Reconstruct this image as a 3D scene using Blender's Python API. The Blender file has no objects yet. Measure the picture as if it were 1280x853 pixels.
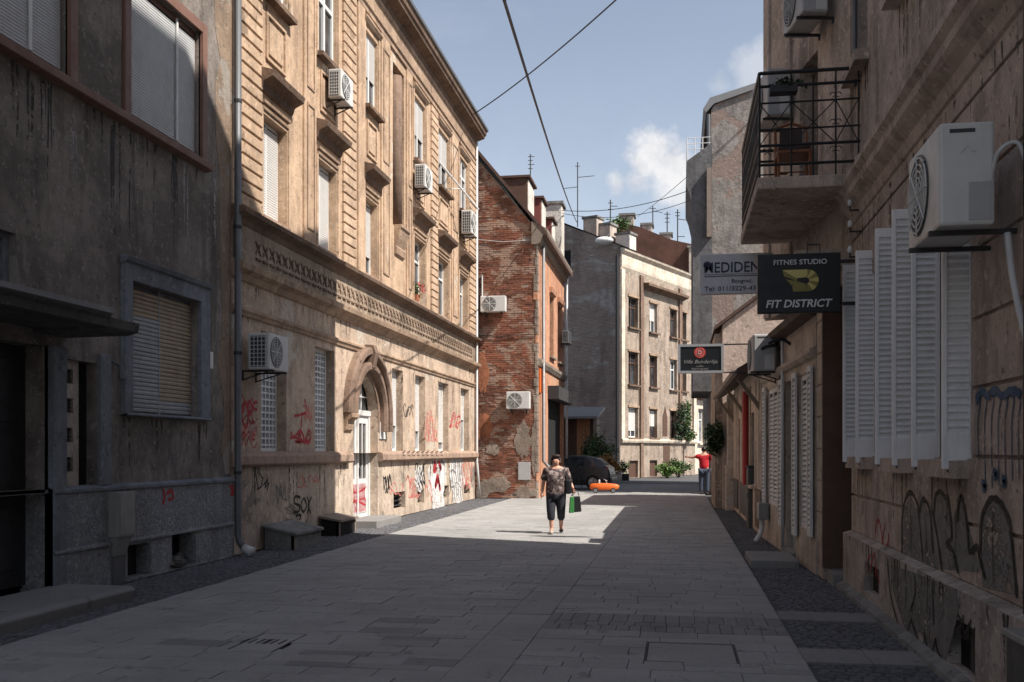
import bpy, bmesh, math, random
from mathutils import Vector, Matrix, Quaternion
from math import sin, cos, pi, radians, atan2, sqrt, tan
random.seed(7)
SC = bpy.context.scene
COL = SC.collection

# ------------------------------------------------------------------ camera
FPX = 1244.4            # focal length in photo pixels (1280 wide)
HZ = 563.0              # horizon row in the photo
EYE = 1.68
PSI = math.atan(208.0 / FPX)
cam_d = bpy.data.cameras.new("camera")
cam_d.lens = 35.0; cam_d.sensor_width = 36.0
cam_d.shift_y = (HZ - 426.5) / 1280.0
cam_d.clip_start = 0.1; cam_d.clip_end = 3000
cam = bpy.data.objects.new("camera", cam_d); COL.objects.link(cam)
cam.location = (0, 0, EYE); cam.rotation_euler = (pi / 2, 0, PSI)
SC.camera = cam

def ray(x, y):
    a = (x - 640.0) / FPX
    return Vector((-sin(PSI) + cos(PSI) * a, cos(PSI) + sin(PSI) * a, (HZ - y) / FPX))
def onX(x, y, X):
    d = ray(x, y); t = X / d.x
    return Vector((X, d.y * t, EYE + d.z * t))
def onY(x, y, Y):
    d = ray(x, y); t = Y / d.y
    return Vector((d.x * t, Y, EYE + d.z * t))
def onZ(x, y, Z=0.0):
    d = ray(x, y); t = (Z - EYE) / d.z
    return Vector((d.x * t, d.y * t, Z))
def onW(x, y, w):
    d = ray(x, y)
    return Vector((d.x * w, d.y * w, EYE + d.z * w))

# ------------------------------------------------------------------ sky, sun, exposure
SUN_EL = radians(50)
to_sun = Vector((0.945 * cos(SUN_EL), -0.327 * cos(SUN_EL), sin(SUN_EL)))
W = bpy.data.worlds.new("World"); SC.world = W; W.use_nodes = True
nt = W.node_tree; nt.nodes.clear()
def N(t, typ, **kw):
    n = t.nodes.new(typ)
    for k, v in kw.items(): setattr(n, k, v)
    return n
out = N(nt, "ShaderNodeOutputWorld"); bg = N(nt, "ShaderNodeBackground")
sky = N(nt, "ShaderNodeTexSky"); sky.sky_type = 'NISHITA'; sky.sun_disc = False
sky.sun_elevation = SUN_EL; sky.sun_rotation = atan2(to_sun.x, to_sun.y)
sky.air_density = 1.0; sky.dust_density = 1.1; sky.ozone_density = 1.0; sky.altitude = 100
SKY_STRENGTH = 0.099
tc = N(nt, "ShaderNodeTexCoord")
hs = N(nt, "ShaderNodeHueSaturation"); hs.inputs['Saturation'].default_value = 0.66; hs.inputs['Value'].default_value = 1.0
nt.links.new(sky.outputs[0], hs.inputs['Color'])
def wm(op, a, b=None, clamp=False):
    m = N(nt, "ShaderNodeMath", operation=op); m.use_clamp = clamp
    for i, q in enumerate((a, b)):
        if q is None: continue
        if isinstance(q, (int, float)): m.inputs[i].default_value = q
        else: nt.links.new(q, m.inputs[i])
    return m.outputs[0]
nz = N(nt, "ShaderNodeTexNoise"); nz.inputs['Scale'].default_value = 22; nz.inputs['Detail'].default_value = 7; nz.inputs['Roughness'].default_value = 0.6
nt.links.new(tc.outputs['Generated'], nz.inputs['Vector'])
nz2 = N(nt, "ShaderNodeTexNoise"); nz2.inputs['Scale'].default_value = 2.6; nz2.inputs['Detail'].default_value = 8; nz2.inputs['Roughness'].default_value = 0.58
mp = N(nt, "ShaderNodeMapping"); mp.inputs['Scale'].default_value = (1, 1, 2.6); mp.inputs['Location'].default_value = (3.1, 1.7, 0.4)
nt.links.new(tc.outputs['Generated'], mp.inputs['Vector']); nt.links.new(mp.outputs[0], nz2.inputs['Vector'])
# cumulus heads: soft spherical lobes around directions of the sky, edges broken by noise
mask = None
for (px, py, r, amp) in ((818, 192, 0.029, .95), (838, 206, 0.031, .95), (803, 206, 0.022, .9), (772, 230, 0.016, .75), (795, 228, .022, .7), (845, 232, .034, .75), (935, 92, 0.026, .42), (902, 104, 0.016, .28), (955, 82, .026, .34)):
    d = ray(px, py).normalized()
    dot = N(nt, "ShaderNodeVectorMath", operation='DISTANCE'); dot.inputs[1].default_value = d
    nrm = N(nt, "ShaderNodeVectorMath", operation='NORMALIZE'); nt.links.new(tc.outputs['Generated'], nrm.inputs[0])
    nt.links.new(nrm.outputs[0], dot.inputs[0])
    q = wm('SUBTRACT', 1.0, wm('DIVIDE', dot.outputs['Value'], r))
    q = wm('ADD', q, wm('MULTIPLY', wm('SUBTRACT', nz.outputs['Fac'], 0.5), 2.3))
    q = wm('MULTIPLY', wm('MULTIPLY', q, 1.5, True), amp)
    mask = q if mask is None else wm('MAXIMUM', mask, q)
veil = wm('MULTIPLY', wm('MULTIPLY', wm('SUBTRACT', nz2.outputs['Fac'], 0.50), 4.0, True), 0.22)
sepz = N(nt, "ShaderNodeSeparateXYZ"); nt.links.new(tc.outputs['Generated'], sepz.inputs[0])
haze = wm('MULTIPLY', wm('SUBTRACT', 1.0, wm('MULTIPLY', sepz.outputs[2], 2.6), True), 0.30)
mask = wm('MAXIMUM', mask, wm('MAXIMUM', veil, haze))
mx = N(nt, "ShaderNodeMix", data_type='RGBA'); nt.links.new(mask, mx.inputs[0]); nt.links.new(hs.outputs[0], mx.inputs[6])
cc = N(nt, "ShaderNodeMix", data_type='RGBA'); nt.links.new(wm('MULTIPLY', wm('SUBTRACT', nz.outputs['Fac'], 0.36), 4.0, True), cc.inputs[0])
cc.inputs[6].default_value = (4.3, 4.35, 4.6, 1); cc.inputs[7].default_value = (5.9, 5.85, 5.85, 1)
nt.links.new(cc.outputs[2], mx.inputs[7])
nt.links.new(mx.outputs[2], bg.inputs[0]); bg.inputs[1].default_value = SKY_STRENGTH
nt.links.new(bg.outputs[0], out.inputs[0])

sd = bpy.data.lights.new("sun", 'SUN'); sd.energy = 5.0; sd.angle = radians(0.5); sd.color = (1.0, 0.93, 0.84)
so = bpy.data.objects.new("sun", sd); COL.objects.link(so); so.location = (20, -8, 30)
so.rotation_euler = (-to_sun).to_track_quat('-Z', 'Y').to_euler()
SC.view_settings.view_transform = 'Standard'; SC.view_settings.look = 'None'
SC.view_settings.gamma = 1.0; SC.view_settings.use_curve_mapping = False
SC.view_settings.exposure = 0.72

# ------------------------------------------------------------------ materials
MATS = {}
def newmat(name):
    m = bpy.data.materials.new(name); m.use_nodes = True
    t = m.node_tree; b = t.nodes["Principled BSDF"]
    MATS[name] = m
    return m, t, b
def c4(c): return (c[0], c[1], c[2], 1)
def noise(t, vec, scale, detail=6, rough=.6, dist=0):
    n = N(t, "ShaderNodeTexNoise"); n.inputs['Scale'].default_value = scale; n.inputs['Detail'].default_value = detail
    n.inputs['Roughness'].default_value = rough; n.inputs['Distortion'].default_value = dist
    if vec is not None: t.links.new(vec, n.inputs['Vector'])
    return n.outputs['Fac']
def ramp(t, fac, a, b):
    n = N(t, "ShaderNodeMapRange"); n.interpolation_type = 'SMOOTHSTEP'
    n.inputs['From Min'].default_value = a; n.inputs['From Max'].default_value = b
    t.links.new(fac, n.inputs['Value']); return n.outputs['Result']
def mixc(t, fac, a, b, mode='MIX'):
    n = N(t, "ShaderNodeMix", data_type='RGBA', blend_type=mode)
    if isinstance(fac, (int, float)): n.inputs[0].default_value = fac
    else: t.links.new(fac, n.inputs[0])
    for i, q in ((6, a), (7, b)):
        if isinstance(q, tuple): n.inputs[i].default_value = c4(q)
        else: t.links.new(q, n.inputs[i])
    return n.outputs[2]
def mth(t, op, a, b=0.0):
    n = N(t, "ShaderNodeMath", operation=op)
    for i, q in enumerate((a, b)):
        if isinstance(q, (int, float)): n.inputs[i].default_value = q
        else: t.links.new(q, n.inputs[i])
    return n.outputs[0]
def mapping(t, scale, loc=(0, 0, 0)):
    g = N(t, "ShaderNodeNewGeometry"); m = N(t, "ShaderNodeMapping")
    m.inputs['Scale'].default_value = scale; m.inputs['Location'].default_value = loc
    t.links.new(g.outputs['Position'], m.inputs['Vector']); return m.outputs[0]
def bump(t, b, h, strength, dist=.02):
    n = N(t, "ShaderNodeBump"); n.inputs['Strength'].default_value = strength; n.inputs['Distance'].default_value = dist
    t.links.new(h, n.inputs['Height']); t.links.new(n.outputs[0], b.inputs['Normal'])

def plaster(name, col, col2, dirt=(.03, .027, .024), streak=.5, peel=None, peel_at=.66, rough=.92, bmp=.5, scale=1.0, grain=0.0, wear=.42):
    m, t, b = newmat(name)
    v = mapping(t, (1, 1, 1))
    big = ramp(t, noise(t, v, .9 * scale, 8, .65), .40, .60)
    c = mixc(t, big, col, col2)
    mid = ramp(t, noise(t, v, 5 * scale, 8, .7), .40, .62)
    c = mixc(t, mth(t, 'MULTIPLY', mid, .38), c, tuple(q * .6 for q in col))
    st = ramp(t, noise(t, mapping(t, (1.9, 1.9, .26), (4, 2, 7)), 1.4, 6, .62), .48, .70)
    c = mixc(t, mth(t, 'MULTIPLY', st, streak), c, dirt)
    blot = ramp(t, noise(t, mapping(t, (1, 1, .7), (9, 1, 3)), 2.6 * scale, 9, .72), .50, .60)
    c = mixc(t, mth(t, 'MULTIPLY', blot, wear), c, tuple(q * .42 for q in col))
    chip = ramp(t, noise(t, v, 11 * scale, 7, .7), .585, .61)
    c = mixc(t, mth(t, 'MULTIPLY', chip, wear * 1.2), c, tuple(min(.8, q * 1.25 + .03) for q in col))
    chip2 = ramp(t, noise(t, mapping(t, (1, 1, 1), (7, 7, 2)), 8 * scale, 8, .75), .60, .62)
    c = mixc(t, mth(t, 'MULTIPLY', chip2, min(1, wear * 1.8)), c, tuple(q * .3 for q in col))
    fine = noise(t, v, 60, 4, .7)
    h = mth(t, 'SUBTRACT', mth(t, 'ADD', mth(t, 'MULTIPLY', fine, .25 + grain), mth(t, 'MULTIPLY', mid, .5)), mth(t, 'ADD', mth(t, 'MULTIPLY', chip, .4), mth(t, 'MULTIPLY', chip2, .6)))
    if grain:
        gr = ramp(t, noise(t, v, 17, 3, .8), .42, .56)
        c = mixc(t, mth(t, 'MULTIPLY', gr, .55), c, tuple(q * .42 for q in col))
        h = mth(t, 'ADD', h, mth(t, 'MULTIPLY', gr, grain))
    if peel:
        p = ramp(t, noise(t, v, .75 * scale, 10, .62, .5), peel_at - .06, peel_at - .045)
        pc = mixc(t, noise(t, v, 9, 6), peel, tuple(q * .6 for q in peel))
        c = mixc(t, p, c, pc)
        h = mth(t, 'SUBTRACT', h, mth(t, 'MULTIPLY', p, .8))
    t.links.new(c, b.inputs['Base Color']); b.inputs['Roughness'].default_value = rough
    b.inputs['Specular IOR Level'].default_value = .25
    bump(t, b, h, bmp)
    return m
def paint(name, col, rough=.5, metal=0.0, var=.25, dirt=.25, sc=6, bmp=.08):
    m, t, b = newmat(name)
    v = mapping(t, (1, 1, 1))
    n1 = ramp(t, noise(t, v, sc, 7, .65), .3, .75)
    c = mixc(t, mth(t, 'MULTIPLY', n1, var), col, tuple(q * .55 for q in col))
    st = ramp(t, noise(t, mapping(t, (9, 9, .9), (1, 5, 2)), 1.3, 6, .65), .52, .8)
    c = mixc(t, mth(t, 'MULTIPLY', st, dirt), c, (.05, .04, .03))
    t.links.new(c, b.inputs['Base Color']); b.inputs['Metallic'].default_value = metal
    r = mth(t, 'ADD', mth(t, 'MULTIPLY', n1, .2), rough - .1); t.links.new(r, b.inputs['Roughness'])
    b.inputs['Specular IOR Level'].default_value = .35
    bump(t, b, noise(t, v, 45, 4), bmp, .01)
    return m
def stone(name, col, var=.5, rough=.85, sc=1.0):
    """paving: tone per piece (object random + island random), grain and dirt on top"""
    m, t, b = newmat(name)
    v = mapping(t, (1, 1, 1))
    g = N(t, "ShaderNodeNewGeometry"); oi = N(t, "ShaderNodeObjectInfo")
    rnd = mth(t, 'FRACT', mth(t, 'ADD', mth(t, 'MULTIPLY', g.outputs['Random Per Island'], 7.13), mth(t, 'MULTIPLY', oi.outputs['Random'], 3.71)))
    rnd = mth(t, 'POWER', rnd, .55)
    c = mixc(t, mth(t, 'MULTIPLY', mth(t, 'SUBTRACT', 1.0, rnd), var), col, tuple(q * .38 for q in col))
    d1 = ramp(t, noise(t, v, 1.1 * sc, 8, .65), .35, .75)
    c = mixc(t, mth(t, 'MULTIPLY', d1, .30), c, tuple(q * .45 for q in col))
    d2 = ramp(t, noise(t, v, 24 * sc, 6, .7), .35, .7)
    c = mixc(t, mth(t, 'MULTIPLY', d2, .22), c, tuple(q * .5 for q in col))
    big = ramp(t, noise(t, mapping(t, (1, .45, 1), (3, 8, 0)), .42, 7, .65), .42, .66)
    c = mixc(t, mth(t, 'MULTIPLY', big, .30), c, tuple(q * .45 for q in col))
    vo = N(t, "ShaderNodeTexVoronoi"); vo.inputs['Scale'].default_value = 2.1; t.links.new(v, vo.inputs['Vector'])
    gum = mth(t, 'SUBTRACT', 1.0, ramp(t, mth(t, 'ADD', vo.outputs['Distance'], mth(t, 'MULTIPLY', noise(t, v, 20, 3), .03)), .05, .065))
    c = mixc(t, mth(t, 'MULTIPLY', gum, .5), c, tuple(q * .25 for q in col))
    sp = ramp(t, noise(t, v, 3.3, 5, .6), .62, .66)
    c = mixc(t, mth(t, 'MULTIPLY', sp, .45), c, tuple(q * .3 for q in col))
    t.links.new(c, b.inputs['Base Color'])
    t.links.new(mth(t, 'ADD', mth(t, 'MULTIPLY', d2, .15), rough - .1), b.inputs['Roughness'])
    b.inputs['Specular IOR Level'].default_value = .3
    bump(t, b, mth(t, 'ADD', d2, mth(t, 'MULTIPLY', noise(t, v, 130, 3), .5)), .35, .006)
    return m
def brick_mat(name, c1, c2, wash, wash_amt):
    m, t, b = newmat(name)
    v = mapping(t, (1, 1, 1))
    g = N(t, "ShaderNodeNewGeometry")
    c = mixc(t, g.outputs['Random Per Island'], c1, c2)
    soot = ramp(t, noise(t, v, .8, 8, .7), .40, .68)
    c = mixc(t, mth(t, 'MULTIPLY', soot, .75), c, (.045, .026, .02))
    w = ramp(t, noise(t, mapping(t, (1, 1, 1.6), (3, 0, 1)), 1.2, 9, .68, .4), wash_amt, wash_amt + .07)
    c = mixc(t, mth(t, 'MULTIPLY', w, .8), c, wash)
    gr = noise(t, v, 40, 6, .7)
    c = mixc(t, mth(t, 'MULTIPLY', gr, .35), c, tuple(q * .5 for q in c1))
    t.links.new(c, b.inputs['Base Color']); b.inputs['Roughness'].default_value = .95; b.inputs['Specular IOR Level'].default_value = .2
    bump(t, b, gr, .6, .01)
    return m
def glass(name, col=(.02, .024, .028), rough=.08):
    m, t, b = newmat(name)
    v = mapping(t, (1, 1, 1))
    c = mixc(t, ramp(t, noise(t, v, 1.7, 3), .4, .65), col, tuple(q * 2.6 + .01 for q in col))
    t.links.new(c, b.inputs['Base Color']); b.inputs['Roughness'].default_value = rough; b.inputs['Specular IOR Level'].default_value = .6
    bump(t, b, noise(t, v, 2.2, 2), .04, .02)
    return m
def leafmat(name, c1, c2):
    m, t, b = newmat(name)
    g = N(t, "ShaderNodeNewGeometry")
    t.links.new(mixc(t, g.outputs['Random Per Island'], c1, c2), b.inputs['Base Color']); b.inputs['Roughness'].default_value = .6
    return m
def check_cloth(name, c1, c2, c3, sc=14):
    m, t, b = newmat(name)
    v = mapping(t, (1, 1, 1))
    a = ramp(t, noise(t, v, sc, 2, .5), .45, .55); d = ramp(t, noise(t, mapping(t, (1, 1, 1), (5, 3, 1)), sc * .8, 2, .5), .54, .62)
    c = mixc(t, d, mixc(t, a, c1, c2), c3)
    t.links.new(c, b.inputs['Base Color']); b.inputs['Roughness'].default_value = .9
    bump(t, b, noise(t, v, 18, 3), .6, .02)
    return m

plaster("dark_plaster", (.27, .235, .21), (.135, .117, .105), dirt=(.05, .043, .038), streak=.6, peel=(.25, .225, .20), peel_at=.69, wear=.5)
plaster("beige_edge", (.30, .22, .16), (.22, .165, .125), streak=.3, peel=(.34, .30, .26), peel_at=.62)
plaster("roughcast", (.56, .56, .575), (.44, .44, .455), streak=.2, bmp=1.0, grain=1.4)
plaster("grey_trim", (.21, .225, .25), (.165, .175, .195), streak=.25, bmp=.2)
plaster("tan", (.54, .385, .268), (.43, .302, .208), dirt=(.17, .115, .085), streak=.42, wear=.42, peel=(.62, .52, .42), peel_at=.68)
plaster("tan_rust", (.56, .405, .285), (.46, .328, .228), dirt=(.14, .095, .07), streak=.36, wear=.45, peel=(.33, .24, .17), peel_at=.69)
plaster("tan_ground", (.52, .40, .305), (.39, .298, .228), dirt=(.13, .10, .08), streak=.5, wear=.48, peel=(.55, .48, .40), peel_at=.66)
plaster("tan_base", (.57, .465, .37), (.41, .33, .262), dirt=(.15, .12, .10), streak=.5, wear=.5, peel=(.30, .25, .21), peel_at=.66)
plaster("moulding", (.42, .30, .21), (.29, .20, .145), dirt=(.08, .055, .04), streak=.5)
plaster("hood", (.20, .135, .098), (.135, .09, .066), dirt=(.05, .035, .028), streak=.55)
plaster("archivolt", (.235, .16, .12), (.185, .125, .095), dirt=(.06, .04, .03), streak=.4)
plaster("frieze", (.38, .30, .225), (.26, .20, .15), dirt=(.08, .065, .05), streak=.65, wear=.6)
plaster("ledge", (.40, .28, .215), (.33, .235, .18), dirt=(.1, .07, .05), streak=.3)
plaster("mortar", (.33, .27, .22), (.26, .21, .17), streak=.3)
plaster("patch", (.36, .30, .25), (.23, .185, .155), dirt=(.10, .08, .07), streak=.4, bmp=.9)
plaster("rust_patch", (.40, .16, .085), (.33, .13, .07), streak=.3)
plaster("orange_plaster", (.56, .30, .19), (.45, .23, .145), dirt=(.2, .1, .06), streak=.35, peel=(.50, .40, .32), peel_at=.68)
plaster("grey_gable", (.34, .32, .31), (.20, .185, .18), dirt=(.09, .08, .08), streak=.35, peel=(.23, .145, .115), peel_at=.50, bmp=.9, scale=.5, wear=.6)
plaster("far_cream", (.70, .61, .50), (.56, .48, .395), dirt=(.2, .15, .11), streak=.4, scale=.6)
plaster("far_ochre", (.37, .30, .245), (.28, .225, .182), dirt=(.12, .095, .075), streak=.55, scale=.6, wear=.6)
plaster("right_wall", (.55, .445, .38), (.44, .355, .30), dirt=(.11, .085, .07), streak=.5, wear=.5)
plaster("right_plinth", (.47, .41, .365), (.35, .305, .27), dirt=(.08, .07, .06), streak=.6, wear=.55)
plaster("right_upper", (.54, .445, .38), (.42, .345, .29), dirt=(.12, .095, .08), streak=.6, wear=.55)
plaster("shop_wall", (.55, .46, .39), (.44, .365, .305), dirt=(.14, .11, .09), streak=.45)
plaster("pink_gable", (.58, .46, .39), (.50, .40, .34), dirt=(.25, .19, .16), streak=.3)
plaster("grey_tower", (.33, .30, .275), (.23, .205, .19), dirt=(.12, .11, .105), streak=.5, peel=(.32, .245, .21), peel_at=.60, bmp=.9, wear=.6)
plaster("bay_grey", (.15, .15, .155), (.12, .12, .125), streak=.35)
plaster("concrete", (.24, .235, .225), (.17, .165, .16), dirt=(.05, .05, .05), streak=.35)
plaster("canopy", (.13, .125, .12), (.08, .077, .074), streak=.5)
plaster("chimney_white", (.72, .68, .62), (.60, .56, .5), streak=.3)
plaster("chimney_beige", (.52, .44, .38), (.42, .36, .31), streak=.4)
brick_mat("brick", (.38, .145, .088), (.18, .076, .053), (.42, .315, .25), .49)
brick_mat("far_brick", (.15, .075, .055), (.095, .05, .04), (.2, .15, .13), .66)
def masonry(name, rot, b1, b2, mort, wash, amt):
    m, t, b = newmat(name)
    g = N(t, "ShaderNodeNewGeometry"); mp_ = N(t, "ShaderNodeMapping"); mp_.inputs['Rotation'].default_value = (0, 0, rot); t.links.new(g.outputs['Position'], mp_.inputs['Vector'])
    sp = N(t, "ShaderNodeSeparateXYZ"); t.links.new(mp_.outputs[0], sp.inputs[0]); cb = N(t, "ShaderNodeCombineXYZ"); t.links.new(sp.outputs[0], cb.inputs[0]); t.links.new(sp.outputs[2], cb.inputs[1])
    br = N(t, "ShaderNodeTexBrick"); br.inputs['Scale'].default_value = 1.0; br.inputs['Brick Width'].default_value = .27; br.inputs['Row Height'].default_value = .085; br.inputs['Mortar Size'].default_value = .014
    br.inputs['Color1'].default_value = c4(b1); br.inputs['Color2'].default_value = c4(b2); br.inputs['Mortar'].default_value = c4(mort); t.links.new(cb.outputs[0], br.inputs['Vector'])
    v = mapping(t, (1, 1, 1)); vs = mapping(t, (.35, .35, 1.3), (2, 5, 1))
    w = ramp(t, noise(t, vs, .8, 10, .7, .6), amt, amt + .10)
    wc = mixc(t, ramp(t, noise(t, v, 3, 8, .7), .4, .62), wash, tuple(q * .6 for q in wash))
    c = mixc(t, mth(t, 'MULTIPLY', w, .88), br.outputs['Color'], wc)
    so_ = ramp(t, noise(t, mapping(t, (1, 1, .5), (8, 3, 2)), .6, 8, .7), .46, .64); c = mixc(t, mth(t, 'MULTIPLY', so_, .55), c, tuple(q * .35 for q in b1))
    t.links.new(c, b.inputs['Base Color']); b.inputs['Roughness'].default_value = .95; bump(t, b, mth(t, 'ADD', noise(t, v, 20, 6), w), .8, .03)
masonry("grey_masonry", radians(23), (.27, .185, .15), (.17, .125, .105), (.28, .255, .235), (.38, .355, .33), .50)
stone("slab", (.35, .345, .338), .34)
stone("dark_slab", (.255, .25, .248), .4)
stone("sett", (.15, .15, .16), .7, sc=2)
stone("step_stone", (.25, .245, .24), .2)
paint("ground_mat", (.11, .108, .105), .95, sc=2)
paint("asphalt", (.085, .085, .09), .9, sc=3)
paint("roof_tile", (.10, .06, .048), .85, sc=3, var=.6)
paint("roof_metal", (.22, .22, .225), .6, .3)
paint("brown_frame", (.20, .108, .08), .6, var=.4)
paint("blind_white", (.55, .56, .57), .55, dirt=.22)
paint("blind_lit", (.58, .565, .545), .55, dirt=.15)
paint("slat_grey", (.36, .37, .385), .55, var=.35, dirt=.35)
paint("slat_ochre", (.40, .325, .235), .6, var=.35, dirt=.35)
paint("white_paint", (.66, .66, .65), .5, dirt=.2)
paint("shutter_white", (.80, .80, .81), .5, dirt=.18)
paint("shop_shutter", (.62, .61, .60), .6, dirt=.35, var=.35)
paint("ac_white", (.58, .58, .565), .45, dirt=.2)
paint("ac_grey", (.40, .40, .405), .45, dirt=.2)
paint("ac_dark", (.05, .05, .055), .5)
paint("pipe_grey", (.13, .135, .145), .5, .3)
paint("pipe_white", (.55, .55, .55), .5)
paint("black_metal", (.018, .018, .02), .45)
paint("dark_metal", (.035, .035, .038), .55)
paint("dark_void", (.010, .010, .011), .95)
paint("dark_door", (.028, .029, .032), .55)
paint("wood_brown", (.10, .055, .038), .6, var=.5)
paint("wood_warm", (.50, .24, .11), .6, var=.5)
paint("wood_old", (.24, .195, .16), .8, var=.5)
paint("chair_wood", (.26, .10, .045), .4, var=.3)
paint("leather_dark", (.055, .034, .03), .5)
paint("meter_box", (.25, .245, .235), .5, dirt=.3)
paint("cabinet_grey", (.075, .075, .075), .55)
paint("red_pipe", (.36, .035, .035), .5)
paint("red_clad", (.20, .06, .05), .7)
paint("sign_black", (.010, .011, .014), .4, var=.1, dirt=.05)
paint("sign_white", (.60, .60, .63), .4, dirt=.15)
paint("sign_frame", (.42, .42, .43), .4, .4)
paint("letter_white", (.66, .66, .68), .5, dirt=.05)
paint("letter_dark", (.04, .045, .085), .5)
paint("letter_gold", (.46, .40, .15), .35, .5, dirt=.05)
paint("letter_gold_dark", (.20, .17, .06), .35, .5)
paint("letter_red", (.62, .075, .06), .5, dirt=.05)
paint("letter_soft", (.30, .29, .29), .5)
def spray(name, col, cover=.42, sc=16):
    m = paint(name, col, .7, var=.5, dirt=.1); t = m.node_tree; b = t.nodes["Principled BSDF"]
    v = mapping(t, (1, 1, 1)); a = ramp(t, mth(t, 'ADD', mth(t, 'MULTIPLY', noise(t, v, sc, 6, .7), .6), mth(t, 'MULTIPLY', noise(t, v, sc * .2, 4, .6), .4)), cover - .03, cover + .05)
    t.links.new(a, b.inputs['Alpha'])
spray("lime", (.30, .285, .27), .47, 9)
spray("spray_red", (.42, .035, .045), 0.42)
spray("spray_pink", (.62, .22, .18), 0.47)
spray("spray_black", (.012, .012, .014), 0.4)
spray("spray_dark_black", (.008, .008, .009), 0.38)
spray("spray_white", (.72, .71, .70), 0.46)
spray("spray_silver", (.17, .165, .16), 0.44)
spray("spray_blue", (.035, .085, .16), 0.42)
paint("car_paint", (.06, .06, .066), .32, .3, var=.1, dirt=.1)
paint("rubber", (.02, .02, .02), .8)
paint("rim", (.35, .35, .36), .35, .8)
paint("tail_red", (.45, .03, .02), .25)
paint("toy_orange", (.66, .13, .02), .55, var=.15, dirt=.08)
paint("skin", (.52, .29, .21), .5, var=.15, dirt=0, bmp=.02)
paint("hair", (.025, .014, .011), .5, var=.5, dirt=0)
paint("trousers", (.022, .024, .033), .85, dirt=0)
paint("denim", (.05, .065, .10), .85, dirt=0)
paint("shirt_red", (.50, .018, .03), .8, dirt=0)
paint("shoe", (.03, .025, .022), .6)
paint("bag_black", (.014, .014, .016), .5)
paint("bag_green", (.04, .20, .05), .55)
paint("cloth_grey", (.22, .24, .28), .9)
paint("terracotta", (.35, .13, .07), .8)
paint("bark", (.08, .06, .045), .9)
paint("rubble", (.13, .12, .11), .95)
check_cloth("blouse", (.045, .032, .032), (.13, .09, .085), (.30, .24, .23))
glass("pane"); glass("pane_pale", (.10, .105, .11), .15)
glass("glass_block", (.20, .22, .24), .25)
leafmat("leaf_green", (.035, .075, .020), (.085, .14, .035))
leafmat("leaf_dark", (.010, .028, .010), (.03, .062, .02))
leafmat("leaf_bright", (.07, .14, .025), (.14, .22, .05))
leafmat("leaf_autumn", (.30, .12, .03), (.34, .24, .06))
leafmat("petal_red", (.45, .03, .04), (.55, .12, .12))

# ------------------------------------------------------------------ mesh helpers
class Fr:
    """a wall frame: u along the wall, z up, d out of the wall"""
    def __init__(s, o, u, n): s.o = Vector((o[0], o[1], 0)); s.u = Vector((u[0], u[1], 0)).normalized(); s.n = Vector((n[0], n[1], 0)).normalized()
    def p(s, u, z, d=0.0): q = s.o + s.u * u + s.n * d; return Vector((q.x, q.y, z))
WORLD = Fr((0, 0), (1, 0), (0, 1))   # u = x, d = y

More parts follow.
